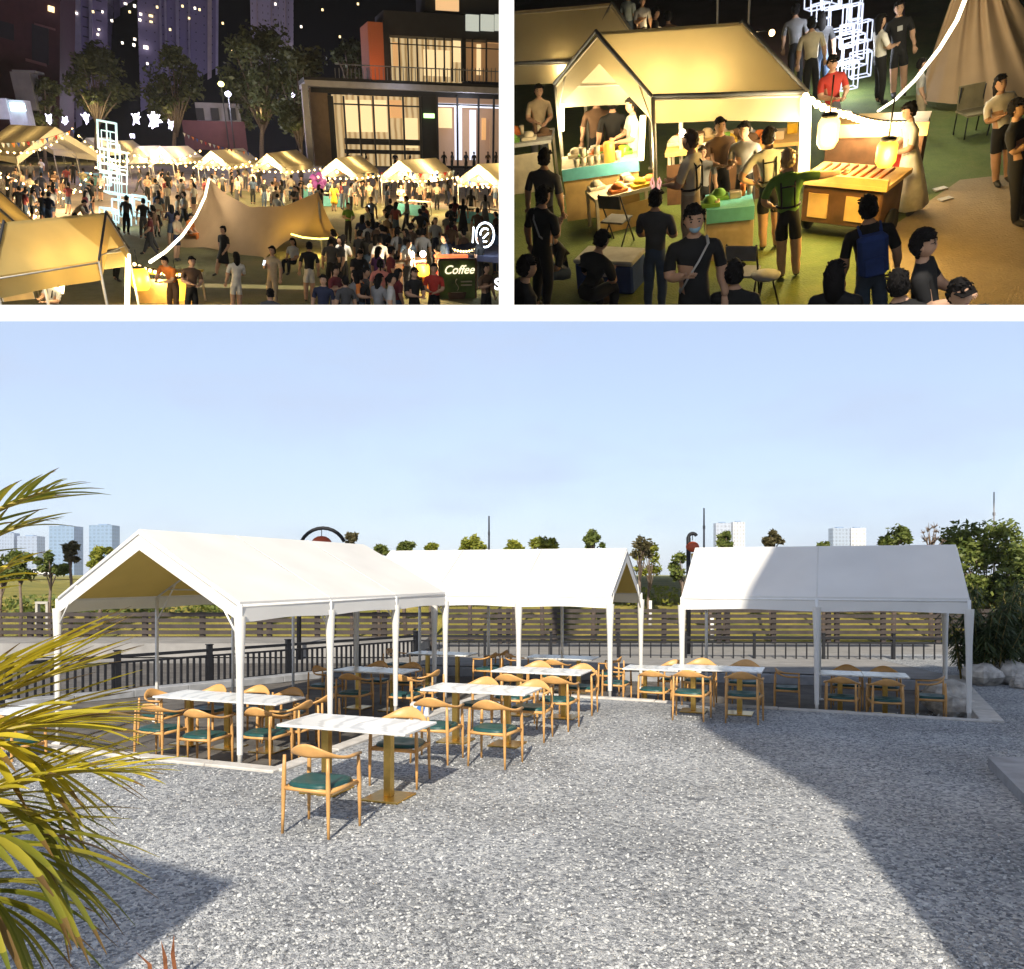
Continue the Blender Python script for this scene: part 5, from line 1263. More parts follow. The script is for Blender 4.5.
for j in range(nv+1):
    for i in range(nu_+1):
        f = i/nu_; a, c = polyl(low, f), polyl(top, f); p = a.lerp(c, j/nv); s = math.sin(math.pi*j/nv)
        p = p + Vector((0,.35*s,-.30*s)) + Vector((0,-.05,.0))*math.sin(f*46+2*noise.noise(Vector((f*5,j*.2,0))))*s
        rows.append(p-og)
b.add(rows, [(j*(nu_+1)+i, j*(nu_+1)+i+1, (j+1)*(nu_+1)+i+1, (j+1)*(nu_+1)+i) for j in range(nv) for i in range(nu_)], 0, True)
rows = []
for j in range(5):
    for i in range(nu_+1): f = i/nu_; rows.append(polyl(top,f).lerp(polyl(back,f), j/4)-og)
b.add(rows, [(j*(nu_+1)+i, j*(nu_+1)+i+1, (j+1)*(nu_+1)+i+1, (j+1)*(nu_+1)+i) for j in range(4) for i in range(nu_)], 0, True); b.build('canvas', TAN, t)
for p in (top[0], top[-1]): b = MB(); b.tube([Vector((p.x,p.y+.1,0))-og, p-og+Vector((0,.1,.05))], .05, 7); b.build('pole', NPOLE, t)
S.light(S.z(312,244,37.44), 120, (1,.75,.2), .2)
gt = MB(); P = [S.z(x,y,D) for x,y,D in ((291,234,35.40),(303,237.5,35.31),(320,239,35.31),(340,237.5,35.58))]; gt.tube([p-P[0] for p in P], .035, 6); o = gt.build('underside_glow', emat('lime_glow',(1,.8,.15),3)); S.put(o, P[0]); tag(o, 'yellow glow of the lit underside added along the canvas shelter right hem', 'light tube')  # glowing tube stands for the yellow lit underside of the canvas
gt = MB(); P = [S.z(x,y,D) for x,y,D in ((209,179,41.42),(205,197,40.27),(196,216,38.05),(182,236,34.52),(165,252,30.98),(150,262,29.03))]; gt.tube([p-P[0] for p in P], .05, 6); o = gt.build('light_rope', emat('rope_white',(1,.9,.66),2.5)); S.put(o, P[0]); tag(o, 'white glowing light rope running down from the left peak of the shelter', 'light rope')
for p in (P[1],P[3]): S.light(p+Vector((-.3,-.6,.3)), 90, (1,.9,.7), .2)
# ---- light cube towers
def cubes(S, boxes, loc, label, r=.034, m_=None, lean=R(9)):
    t = empty('light_cube_tower'); S.put(t, loc); t.matrix_world = t.matrix_world @ Matrix.Rotation(lean,4,'Y'); tag(t, label, 'light sculpture', 'towers of glowing cube frames')
    for (c, s, rz) in boxes: b = MB(); wire_cube(b, Vector(c), s, rz, r); b.build('cube_frame', m_ or LED, t)
c0 = S.at(112,197); DC = c0.y; kx = (S.z(113,160,DC)-S.z(112,160,DC)).length; z_ = lambda y: S.z(112,y,DC).z
def cb(x0, x1, y0, y1, rz=.3, dy=0): s = (x1-x0)*kx*.85; return ((((x0+x1)/2-112)*kx, dy, (z_(y0)+z_(y1))/2), (s,s,z_(y0)-z_(y1)), rz)
cubes(S, [cb(99,120,150,121,.2),cb(103,127,172,149,.5),cb(99,118,193,165,.1,.6),cb(106,127,193,172,.4,-.3),cb(104,116,150,131,.7,.5),cb(107,125,165,150,.9,.4),cb(101,116,140,122,.9,.3),cb(98,112,172,158,.3,.5),cb(111,126,182,168,.8,.2),cb(103,118,193,178,.5,.5),cb(108,121,160,143,.2,.6),cb(100,112,186,174,.0,.2)], c0, 'tall stack of cyan white glowing cube frames')
c0 = S.at(118,226); DC = c0.y; kx = (S.z(113,200,DC)-S.z(112,200,DC)).length; z_ = lambda y: S.z(112,y,DC).z
cubes(S, [cb(113,127,215,193,.3),cb(95,112,222,210,.5),cb(126,142,212,192,.2),cb(100,120,228,212,.8,.5),cb(105,118,214,200,.1,.3),cb(120,134,226,212,.6,.4),cb(130,143,208,196,.9,.2)], c0, 'low cluster of glowing cube frames at the foot of the tall stack')
S.light(S.z(112,170,c0.y-1.5), 160, (.75,.92,1), .5); S.light(S.z(116,212,c0.y-1.5), 60, (.8,.95,1), .4)
# ---- strings of bulbs and pennants
for a, bq, n, lb in [((0,150,66),(72,128,70),12,'string of bulbs along the left slope of the big marquee'),((72,128,70),(128,160,70),10,'string of bulbs along the right slope of the big marquee'),((0,172,60),(100,186,58),14,'string of bulbs crossing low in front of the big marquee'),((20,212,52),(100,160,62),13,'string of bulbs rising from the near tent to the cube tower'),((128,152,70),(200,150,72),13,'string of bulbs over the tents right of the cube tower'),((170,160,66),(256,158,68),12,'string of bulbs before the container tents'),((0,176,56),(40,215,50),7,'short string of bulbs at the left edge')]:
    light_string(S, S.z(*a), S.z(*bq), n, .6, lb, 140, 3, .06)
for a, bq, n, lb in [((146,159,62),(204,160,62),12,'string of bulbs along the eaves by the tall light'),((196,165,62),(262,163,62),12,'string of bulbs along the eaves of the container side tents'),((252,169,60),(320,168,60),12,'string of bulbs along the eaves of the glowing tent'),((318,176,58),(384,174,58),12,'string of bulbs along the eaves of the arched gable tent'),((381,179,56),(458,176,56),14,'string of bulbs along the eaves of the green trimmed tent'),((455,183,54),(505,184,54),9,'string of bulbs along the eaves at the right end'),((100,160,60),(150,165,60),8,'string of bulbs just right of the cube tower')]:
    light_string(S, S.z(*a), S.z(*bq), n, .15, lb, 170, 4, .055)
for a, bq, n, lb in [((0,143,64),(75,128,68),16,'line of pennants before the left marquee roof'),((182,132,84),(250,152,80),16,'line of pennants in front of the maroon container'),((398,169,60),(455,170,60),14,'line of pennants on the green trimmed tent'),((455,176,58),(505,181,58),12,'line of pennants on the tent at the right end'),((330,166,66),(384,172,64),12,'line of pennants between two glowing tents')]: bunting(S, S.z(*a), S.z(*bq), n, .25, lb)
# ---- stall tables under and before the tents
for (x0,y0,x1,y1,lb,tm,fm) in [(80,183,99,186,'cyan fronted table left of the cube tower',CYAN,CYAN),(397,214,425,217,'table with a cyan panel before the green trimmed tent',cloth('white'),CYAN),(455,222,500,226,'pale cloth table before the tent at the right end',cloth('cream'),CYAN),(262,200,285,203,'pale table before the glowing tent behind the shelter',cloth('cream'),cloth('white')),(322,206,352,208,'yellow lit counter under the wide arched gable',cloth('cream'),CYAN),(150,186,172,187,'small counter under the tent by the tall light figure',cloth('cream'),PLY),(203,190,226,191,'small counter under the container side tent',cloth('cream'),PLY),(300,198,318,199,'teal fronted box table between two glowing tents',cloth('white'),CYAN)]:
    table(S, S.at(x0,y0), S.at(x1,y1), .7, .85, lb, tm, fm, stock=False)
table(S, S.z(4,302,FRn.y+.6)*1, S.z(36,303,FRn.y+.9), .7, .0+.85, 'cyan edged counter inside the nearest yellow tent', cloth('cream'), PLY, strip=CYAN, stock=False)
# bright lantern stall
a0 = S.at(138,303); a1 = S.at(198,305); DL = a0.y
table(S, a0, a1, .8, .9, 'bright yellow lantern counter right of the nearest tent', cloth('yellow'), PLY, stock=False)
def lantern(S, p, r, h, m_, label, power):
    t = empty('lantern'); S.put(t, p); tag(t, label, 'lantern', 'yellow hanging lanterns'); b = MB(); b.lathe([(r*.7,-h/2),(r,-h*.3),(r,h*.3),(r*.7,h/2)],(0,0,0),12); b.build('lamp_shade', m_, t)
    b = MB(); b.lathe([(r*.75,h/2),(r*.75,h/2+.03),(r*.1,h/2+.04)],(0,0,0),12); b.tube([(0,0,h/2),(0,0,h/2+.5)], .012, 5); b.build('ring', BLACK, t); S.light(Vector(p)+Vector((0,-r-.15,0)), power, (1,.62,.15), .1)
lantern(S, S.z(140,279,DL-.3), .26, .62, LANT, 'left yellow lantern above the lantern counter', 30); lantern(S, S.z(178,289,DL-1.0), .26, .6, LANT, 'right yellow lantern above the lantern counter', 30)
light_string(S, S.z(134,262,DL), S.z(194,271,DL-.9), 12, .15, 'string of bulbs over the lantern counter', 25, 3, .05)
b = MB(); p0 = S.z(150,268,DL+.2); p1 = S.z(190,272,DL-.4); b.quad(p0-p0+Vector((0,0,0)), p1-p0, p1-p0+Vector((0,.7,-.25)), Vector((0,.7,-.25))); b.quad(Vector((0,.7,-.28)), p1-p0+Vector((0,.7,-.28)), p1-p0+Vector((0,0,-.03)), Vector((0,0,-.03))); o = b.build('stall_awning', cloth('beige')); S.put(o, p0); tag(o, 'beige sloping awning over the lantern counter', 'awning')
# ---- coffee stall at the lower right
cs = S.z(455,306,27.01); t = empty('coffee_stall'); og = Vector((cs.x,cs.y,0)); S.put(t, og); tag(t, 'coffee stall with green menu board and striped roof at the lower right', 'stall')
pb = lambda x0,y0,x1,y1,D,dep,nm,m_: (lambda b: (pbox(b,S,x0,y0,x1,y1,D,dep,org=og), b.build(nm, m_, t))[1])(MB())
SGN = mat('menu_green',(.09,.14,.03),.6,var=.5,scale=2.5)
brd = pb(440,260,475.5,314,26.73,.06,'menu_board',SGN)
pb(439,258.5,476.5,260.5,26.69,.1,'board_frame',cloth('brown')); pb(438.6,260,440,314,26.69,.1,'board_frame',cloth('brown')); pb(475.3,260,476.8,314,26.69,.1,'board_frame',cloth('brown'))
def text(S, s, px, py, D, hpx, m_, par, og, shear=.0, depth=.01, name='lettering', bold=.0):
    cu = bpy.data.curves.new('t','FONT'); cu.body = s; cu.size = 1; cu.extrude = depth; cu.shear = shear; cu.offset = bold; ob = bpy.data.objects.new('t', cu); C.objects.link(ob)
    dg = bpy.context.evaluated_depsgraph_get(); me = bpy.data.meshes.new_from_object(ob.evaluated_get(dg)); bpy.data.objects.remove(ob); me.name = name
    p = S.z(px,py,D); k = (S.z(px,py-1,D)-p).length*hpx/.7; me.transform(Matrix.Translation(p-og) @ Matrix.Rotation(R(90),4,'X') @ Matrix.Scale(k,4)); me.materials.clear(); me.materials.append(m_)
    o = bpy.data.objects.new(name, me); C.objects.link(o); o.parent = par; return o
text(S, 'Coffee', 443.5, 274, 26.68, 8.5, emat('letter_cream',(1,.85,.55),.9), brd, og, .35, .012, bold=.012)
for y in (281,284.5): pb2 = MB(); pbox(pb2,S,461,y,472,y+1.3,26.70,.03,org=og); pb2.build('print_line', cloth('cream'), brd)
b = MB(); cp = S.z(457,294,26.64); k = (S.z(458,294,26.64)-cp).length; b.lathe([(k*6,-k*9),(k*8.5,-k*2),(k*9.5,k*1.5),(k*8.8,k*1.6)], cp-og, 18, sy=.12); b.build('cup_picture', cloth('brown'), brd)
b = MB(); b.lathe([(k*7.8,k*1.55),(k*.1,k*1.9)], cp-og, 16, sy=.12); b.build('foam_picture', cloth('cream'), brd)
b = MB(); b.tube([cp-og+Vector((k*math.sin(i*.9)*1.5,-.02,k*(3+i*1.6))) for i in range(8)], k*1.0, 6, flat=.3); b.build('steam_picture', cloth('cream'), brd)
for i, (c, y) in enumerate((('brown',259.5),('cream',262),('dred',264.5),('orange',266.5))):
    b = MB(); P = [S.z(389,y+2.5,29.14)-og, S.z(426,y-1.5,27.94)-og]; b.tube(P, .06, 6); b.build('roof_stripe', cloth(c), t)
pb(436,255.5,468,258,27.38,.3,'red_light_bar',emat('red_bar',(1,.12,.04),.9))
lg = MB(); lg.sphere(S.z(423,254,27.57)-og,.10,10,6); lg.build('spot_lamp', emat('spot_white',(1,.86,.62),12), t); S.light(S.z(423,254,27.20), 150, (1,.8,.5), .1)
lant2 = S.z(423,270,28.12); lantern(S, lant2, .22, .4, LANT, 'small yellow lantern at the coffee stall', 30)
for (x,y,w_,h_,c,nm) in ((436,280,7,24,'red','red_banner'),(408,288,9,22,'dgrey','grey_panel'),(398,280,10,32,'brown','brown_panel'),(427,288,8,22,'orange','orange_panel')): pb(x-w_/2,y-h_/2,x+w_/2,y+h_/2,28.31,.1,nm,cloth(c))
pb(390,300,440,314,27.75,.5,'counter',DWOOD)
# navy canopy with a glowing ring sign
t2 = empty('navy_canopy'); og2 = S.z(470,256,28.7); S.put(t2, og2); tag(t2, 'navy blue canopy with a white glowing ring sign at the right', 'canopy')
A = [S.z(x,y,D)-og2 for x,y,D in ((432,252,29.14),(508,258,27.38),(508,247,29.14),(468,242,30.99))]; b = MB(); b.quad(A[0],A[1],A[2],A[3],0,6,3,lambda u,v: Vector((0,0,-.1*math.sin(math.pi*u)*math.sin(math.pi*v)))); b.quad(*[A[i]+Vector((0,0,-.18)) for i in (3,2,1,0)]); b.quad(A[0]+Vector((0,0,-.18)),A[1]+Vector((0,0,-.18)),A[1],A[0]); b.build('canvas', cloth('navy'), t2)
for p in (A[0],A[1]): b = MB(); b.tube([p+Vector((0,.05,0)), p+Vector((0,.05,-p.z-og2.z))], .03, 6); b.build('pole', NPOLE, t2)
rc = S.z(485,235,28.31)-og2; k = (S.z(486,235,28.31)-S.z(485,235,28.31)).length; NE = emat('neon_white',(.75,.88,1),5)
b = MB(); b.tube([rc+Vector((math.cos(i*math.pi/14)*9*k,0,math.sin(i*math.pi/14)*11*k)) for i in range(28)], k*.75, 7, closed=True); sn = b.build('ring_sign', NE, t2)
b = MB(); b.tube([rc+Vector((math.cos(i*.35+.9)*4.8*k,0,math.sin(i*.35+.9)*6*k)) for i in range(13)], k*.7, 6); b.tube([rc+Vector((-2*k,0,-3*k)),rc+Vector((3.5*k,0,2*k))], k*.6, 6); b.build('ring_mark', NE, sn)
b = MB(); b.tube([rc+Vector((-12*k,.05,-7*k)), rc+Vector((-11*k,.05,7*k))], k*.6, 6); b.build('ring_edge', NE, sn); S.light(S.z(485,240,27.66), 40, (.8,.9,1), .2)
sw = empty('s_sign'); og3 = S.z(497,290,27.29); S.put(sw, og3); tag(sw, 'white letter S hanging at the right edge of the left market view', 'sign'); text(S,'S',494.3,289.5,27.29,11,emat('letter_white',(.9,.9,1),1.5),sw,og3,bold=.03,name='letter')
pp = MB(); pp.tube([(.15,.06,-og3.z),(.15,.06,.5)], .03, 6); pp.build('pole', BLACK, sw)
light_string(S, S.z(452,247,29.23), S.z(478,246,28.86), 9, .1, 'tiny bulbs along the top of the navy canopy', 0, 9, .035)
# purple balloons
t = empty('balloon_bunch'); bl = S.z(318,181,62); S.put(t, (bl.x,bl.y,0)); tag(t, 'bunch of purple balloons above the crowd behind the shelter', 'balloons')
for i in range(5): b = MB(); b.sphere((math.cos(i*1.3)*.35,0,bl.z+math.sin(i*1.3)*.3), .25, 10, 7, sz=1.15); b.tube([(math.cos(i*1.3)*.3,0,bl.z-.3),(0,0,.9)], .008, 4); b.build('balloon', mat('balloon_purple',(.16,.035,.20),.4), t)
# ---- people
pl = [
 (223,226,'woman in a black dress walking past the shelter','k','k','walk',-50,'bun','short','short',True,('skirt',)),
 (236,252,'woman in white shirt and shorts at the bottom beside the shelter','white','white','phone',200,'long','short','short',False,('phone',)),
 (143,198,'man in black seen from behind before the cube frames','k','dgrey','stand',180,'short','short','long',False,()),
 (126,195,'man in dark grey standing against the cube frames','dgrey','k','stand',160,'short','short','long',False,()),
 (168,171,'woman in a dark dress seen from behind left of the shelter','k','k','stand',170,'long','short','short',True,('skirt',)),
 (155,179,'person in grey top and black trousers left of the shelter','grey','k','phone',150,'short','short','long',False,()),
 (85,190,'person in dark red behind the near tent roof','dred','k','stand',120,'long','short','long',False,()),
 (74,197,'person in beige bending behind the near tent roof','beige','k','bend',90,'short','short','long',False,()),
 (30,162,'person in grey under the left end of the big marquee','grey','dgrey','stand',30,'short','short','long',False,()),
 (41,158,'person in white under the big marquee','white','denim','phone',-20,'short','short','long',False,()),
 (41,172,'man in navy standing before the big marquee','navy','navy','stand',180,'short','short','long',False,()),
 (52,165,'woman in black with bare legs under the big marquee','k','k','stand',170,'long','short','short',False,('skirt',)),
 (66,166,'person in dark red under the big marquee','dred','k','stand',200,'short','short','long',False,()),
 (73,162,'man in black by the tent leg of the big marquee','k','k','stand',180,'short','short','long',False,()),
 (83,168,'person in khaki at the cyan fronted table','khaki','denim','both',-160,'short','short','long',False,()),
 (25,186,'person in navy sitting left before the big marquee','navy','denim','sit',180,'short','short','long',False,()),
 (33,190,'person in pale grey sitting before the big marquee','lgrey','denim','sit',150,'long','short','long',False,()),
 (173,255,'vendor in orange bending over the lantern counter','orange','brown','bend',-30,'short','short','long',False,()),
 (191,256,'vendor in brown at the right end of the lantern counter','brown','k','both',20,'short','short','long',False,()),
 (190,213,'child in orange crouching at the left hem of the shelter','orange','orange','sit',60,'short','short','long',False,()),
 (272,246,'man in beige shirt and trousers looking at his phone','beige','beige','phone',-30,'short','short','long',False,('phone',)),
 (309,242,'man in black shirt and white shorts seen from behind','k','white','stand',180,'short','short','short',False,()),
 (343,235,'man in white shirt and black trousers turned away','white','k','both',150,'short','short','long',False,()),
 (356,248,'man in black bending his head over a table','k','k','bend',10,'short','short','long',False,()),
 (360,270,'woman in an orange patterned top at the bottom','orange','k','both',60,'long','short','long',False,()),
 (380,260,'woman in a salmon pink top seen from behind','pink','k','stand',175,'tail','short','long',False,()),
 (270,289,'dark haired head at the bottom edge before the man in beige','dgrey','k','sit',180,'short','short','long',False,()),
 (347,284,'dark haired person turning at the bottom edge','lgrey','k','sit',120,'short','short','long',False,()),
 (293,238,'woman with long hair sitting under the right peak of the shelter','lgrey','k','sit',-40,'long','short','long',False,()),
 (331,237,'person in dark grey just outside the right hem of the shelter','dgrey','k','stand',160,'short','short','long',False,()),
 (348,203,'young man in green and white shirt holding a drink','green','k','both',10,'short','short','long',False,()),
 (371,197,'man in grey shirt and black trousers looking at a phone','grey','k','phone',-10,'short','short','long',False,('phone',)),
 (334,183,'woman in a long yellow dress seen from behind','yellow','yellow','stand',180,'long','short','short',True,('skirt',)),
 (351,183,'person in a white shirt talking at the arched gable tent','white','k','phone',100,'short','short','long',False,()),
 (362,181,'person in black beside the talking person in white','k','k','stand',60,'long','short','long',False,()),
 (369,181,'person in cream at the left leg of the green trimmed tent','cream','khaki','both',-40,'short','short','long',False,()),
 (264,179,'man in black left in the glowing tent behind the shelter','k','denim','stand',30,'short','short','long',False,()),
 (275,177,'woman in patterned brown inside the glowing tent','brown','k','phone',-10,'long','short','long',False,()),
 (277,194,'person in white sitting behind the shelter saddle','white','cream','sit',150,'short','short','long',False,()),
 (291,175,'person in cream right of the glowing tent','cream','denim','both',170,'short','short','long',False,()),
 (301,176,'person in dark grey pointing beside the balloons','dgrey','k','reach',40,'short','short','long',False,()),
 (298,191,'person in pale pink sitting behind the right peak','pink','beige','sit',170,'long','short','long',False,()),
 (390,199,'man in a black jacket seen from behind before the green trimmed tent','k','k','stand',180,'short','long','long',False,()),
 (401,184,'vendor in a white apron inside the green trimmed tent','cream','white','both',5,'short','short','long',False,()),
 (437,182,'vendor in yellow white shirt at the right end of the green trimmed tent','cream','k','both',0,'short','short','long',False,()),
 (420,209,'man in a printed black shirt with hands on hips','k','dgrey','hip',180,'short','short','long',False,()),
 (418,230,'person in grey sitting before the man with hands on hips','grey','k','sit',180,'short','short','long',False,()),
 (434,221,'man in dark brown sitting near the navy canopy','brown','k','sit',190,'short','short','long',False,()),
 (385,227,'person in black sitting before the black jacket','k','k','sit',170,'short','short','long',False,()),
 (463,199,'woman in black seen from behind right of the table','k','k','stand',180,'long','short','long',True,('longskirt',)),
 (471,190,'woman in black shorts beside the tent at the right end','k','k','stand',160,'long','short','short',False,()),
 (485,195,'woman in a grey long skirt near the ring sign','lgrey','grey','stand',185,'long','short','long',False,('longskirt',)),
 (408,240,'man in white shirt with a bag strap behind the coffee stall','white','dgrey','phone',40,'short','short','long',False,('sash',)),
 (391,247,'woman in blue and red clothes beside the striped roof','dred','k','stand',100,'short','short','long',False,()),
 (378,247,'woman in purple behind the salmon pink top','purple','k','phone',120,'long','short','long',False,()),
 (414,268,'vendor in a black shirt and cap inside the coffee stall','k','k','both',20,'cap','short','long',False,()),
 (434,264,'vendor in red inside the coffee stall','red','k','both',-20,'short','short','long',False,()),
 (486,264,'person in dark brown under the navy canopy','brown','k','phone',30,'long','short','long',False,()),
 (52,272,'vendor in grey shirt with apron straps inside the nearest yellow tent','lgrey','k','both',-40,'short','short','long',False,('straps',)),
 (116,226,'dark haired person passing behind the near tent roof','dgrey','k','stand',120,'short','short','long',False,()),
 (205,160,'person in white walking behind the left peak','white','denim','walk',60,'short','short','long',False,()),
 (182,172,'person in white with teal bag left of the left peak','white','denim','stand',140,'long','short','long',False,()),
]
for (px,py,lb,top,bot,pose,face,hair,sl,lg_,dr,ac) in pl:
    person(S, px, py, lb, top, bot, pose, face, hair, sl, lg_, dr, H=1.70 if hair in ('short','cap') else 1.64, acc=ac, seat=(-.5+.12 if pose in ('sit',) else None))
rd = random.Random(21); cl_ = ['k','k','dgrey','navy','white','grey','cream','dred','beige','denim','brown','lgrey']; cw = {'k':'black','dgrey':'dark grey','navy':'navy','white':'white','grey':'grey','cream':'cream','dred':'dark red','beige':'beige','denim':'denim blue','brown':'brown','lgrey':'pale grey'}
near = [(140,'the tent by the cube tower'),(150,'the tall light figure'),(162,'the tall light figure'),(176,'the container side tent'),(190,'the container side tent'),(214,'the left peak of the shelter'),(232,'the left peak of the shelter'),(246,'the glowing tent'),(284,'the glowing tent'),(308,'the balloons'),(326,'the balloons'),(342,'the arched gable'),(378,'the green trimmed tent'),(412,'the green trimmed tent'),(426,'the green trimmed tent'),(447,'the cafe door'),(455,'the cafe door'),(478,'the cafe door'),(490,'the cafe door'),(496,'the ring sign'),(58,'the big marquee'),(10,'the left edge'),(18,'the left edge'),(92,'the cyan fronted table')]
for i, (x, wh) in enumerate(near):
    for j in range(2):
        c = rd.choice(cl_); py = rd.uniform(164,174) + (8 if x > 300 else 0) + j*5
        if 'cafe' in wh: py = rd.uniform(138,143)
        person(S, x+rd.uniform(-4,4)+j*5, py, f"{'small' if not j else 'nearer'} figure in {cw[c]} in the far crowd by {wh}", c, rd.choice(['k','denim','dgrey','navy']), rd.choice(['stand','phone','both','walk']), rd.uniform(0,360), rd.choice(['short','long']), 'short', rd.choice(['long','short']))
spots = [('between the green trimmed tent and the coffee stall',395,470,196,236,16),('behind the man in white shirt and black trousers',330,395,205,238,14),('between the shelter peaks and the glowing tents',256,330,176,190,12),('left of the shelter by the cube frames',135,196,180,214,12),('before the big marquee',4,96,172,192,16),('under the ring sign',440,497,208,238,8),('before the lantern counter and coffee stall',300,400,262,282,9),('in front of the container side tents',150,260,168,178,14),('between the cafe and the market tents',330,498,166,180,18)]
for (wh, x0, x1, y0, y1, n) in spots:
    for k in range(n):
        c = rd.choice(cl_); b_ = rd.choice(['k','denim','dgrey','navy']); hr = rd.choice(['short','long','short','tail'])
        po = rd.choice(['stand','phone','both','walk','stand'])
        person(S, rd.uniform(x0,x1), rd.uniform(y0,y1), f"{'long haired' if hr != 'short' else 'short haired'} person in {cw[c]} {'walking' if po == 'walk' else 'standing'} {wh}", c, b_, po, rd.choice([rd.uniform(120,240), rd.uniform(0,360)]), hr, 'short', rd.choice(['long','long','short']), H=rd.uniform(1.58,1.75))

for x, wh in CAFE_IN:
    q0 = S.z(x,150,DB+1.4); person(S, 0, 0, f"dark figure inside the cafe at its {wh} window", rd.choice(['k','dgrey','brown','navy']), 'k', rd.choice(['stand','phone','both']), rd.uniform(0,360), rd.choice(['short','long']), loc=Vector((q0.x, DB+1.4, 0)), zoff=max(0,q0.z-1.9))
# ================================================================== RIGHT STAGE: a closer look at the stalls
S = RS
FRq, FLq, RFq, BRq = S.at(653,96,2.0), S.at(552,77,2.0), S.at(601,33,2.9), S.at(806,92,2.0)
ridge_back = S.at(755,27,2.9); u = (BRq-FRq)
FRq.z = FLq.z = BRq.z = 2.0; w = (RFq-FRq)*2; FLx = Vector((FRq.x+w.x, FRq.y+w.y, 2.0)); FLx = FLx.lerp(FLq, .6)
mt = ntent(S, FRq, FLx, BRq, 'large cream tent with grey piping over the food counters', 2.0, 2.85, .40, 115, 1, TRIM, 3, 14, .06)
bk = MB(); a, b_ = BRq+ (FLx-FRq)*0 - FRq, BRq-FRq+(FLx-FRq); e_ = Vector((0,0,2.0)); m_ = (a+b_)/2+Vector((0,0,2.8)); a = Vector((a.x,a.y,0)); b_ = Vector((b_.x,b_.y,0)); m_.z = 2.8
bk.add([a+e_*.8-u.normalized()*.06, m_-u.normalized()*.06, b_+e_*.8-u.normalized()*.06], [(0,1,2)]); bk.build('gable_panel', CANVAS, mt)
f = S.at(640,58,2.0); FR2 = S.at(545,57,2.0); BR2 = S.at(638,34,2.0); r2 = S.at(560,4,2.9); w2 = (Vector((-u.y,u.x,0)).normalized())*2.9
B2 = S.at(648,57,2.0); R2 = S.at(611,3,2.9); F2 = S.at(455,66,2.0); w2 = (R2-B2)*2; w2.z = 0
ntent(S, F2, F2+w2, B2, 'second cream tent behind the large one at the left edge', 2.0, 2.9, .42, 130, 1, TRIM, 2, 12)
# tube lamps on the tent legs
def vtube(x0,y0,x1,y1,D,lb,p,r=.05): tube_lamp(S, S.z(x0,y0,D), S.z(x1,y1,D), lb, p, r)
vtube(562,131,562,104,FLx.y-.05,'left tube lamp on the far leg of the large tent',45,.045)
vtube(641,160,643,116,FRq.y+.4,'middle tube lamp beside the front leg of the large tent',75,.05)
vtube(804,182,806,98,BRq.y-.12,'tall glaring tube lamp on the right leg of the large tent',150,.08)
# counters
table(S, S.at(567,222), S.at(641,212), .8, .92, 'plywood counter with cyan edge under the large tent', cloth('cream'), PLY, strip=CYAN, seed=3)
table(S, S.at(598,236), S.at(660,221), .6, .62, 'low cream legged table right of the plywood counter', cloth('cream'), PLY, seed=5)
table(S, S.at(505,196), S.at(556,190), .9, .95, 'loaded grill counter with trays at the left edge', cloth('lgrey'), cloth('cream'), seed=8)
table(S, S.at(666,206), S.at(800,196), .9, .9, 'long wooden food counter along the right side of the large tent', PLY, DWOOD, seed=11)
table(S, S.at(706,262), S.at(752,258), .7, .80, 'cyan topped table with dark frame by the folding chair', CYAN, cloth('beige'), strip=CYAN, seed=13)
for i in range(7):
    a = S.at(574+i*7,172-i*1.2,.92); b = MB(); b.lathe([(.045,0),(.06,.14),(.055,.14),(.04,.02)],(0,0,0),12); 
    if i % 2: b.lathe([(.045,.15),(.06,.29),(.055,.29),(.04,.17)],(0,0,0),12)
    o = b.build('paper_cup', cloth('cream')); S.put(o, a+Vector((0,.3,0))); tag(o, 'cream paper cup in the row along the plywood counter','cup','paper cups on the plywood counter')
b = MB(); b.lathe([(.10,0),(.10,.30),(.09,.32),(.02,.33)],(0,0,0),16); o = b.build('drink_jar', emat('jar_orange',(1,.42,.05),.7)); S.put(o, S.at(608,165,.92)+Vector((0,.2,0))); tag(o,'orange drink jar on the plywood counter','jar')
# wooden grill cart
t = empty('wooden_cart'); c = S.at(838,240); S.put(t, c, R(-28)); tag(t, 'dark wooden cart with raised plank top beside the glaring lamp', 'cart')
b = MB(); b.box((0,.3,.52),(1.25,.75,.55),bev=.02); b.build('cabinet', DWOOD, t); b = MB(); b.box((0,.3,.86),(1.4,.9,.06)); b.box((0,-.12,.93),(1.4,.05,.12)); b.build('top', PLY, t)
b = MB(); 
for i in range(8): b.tube([(-.5+i*.14,-.05,.93),(-.5+i*.14+.04,.5,.95)], .022, 6)
b.build('skewer', cloth('orange'), t)
for x in (-.35,.25): b = MB(); b.box((x,-.09,.52),(.32,.02,.36)); b.build('door', PLY, t)
for s in (-1,1):
    b = MB(); b.lathe([(.22,-.03),(.22,.03)],(0,0,0),14); b.v = [(v[2]+s*.66, v[0]+.3, v[1]+.22) for v in b.v]; b.build('wheel', BLACK, t)
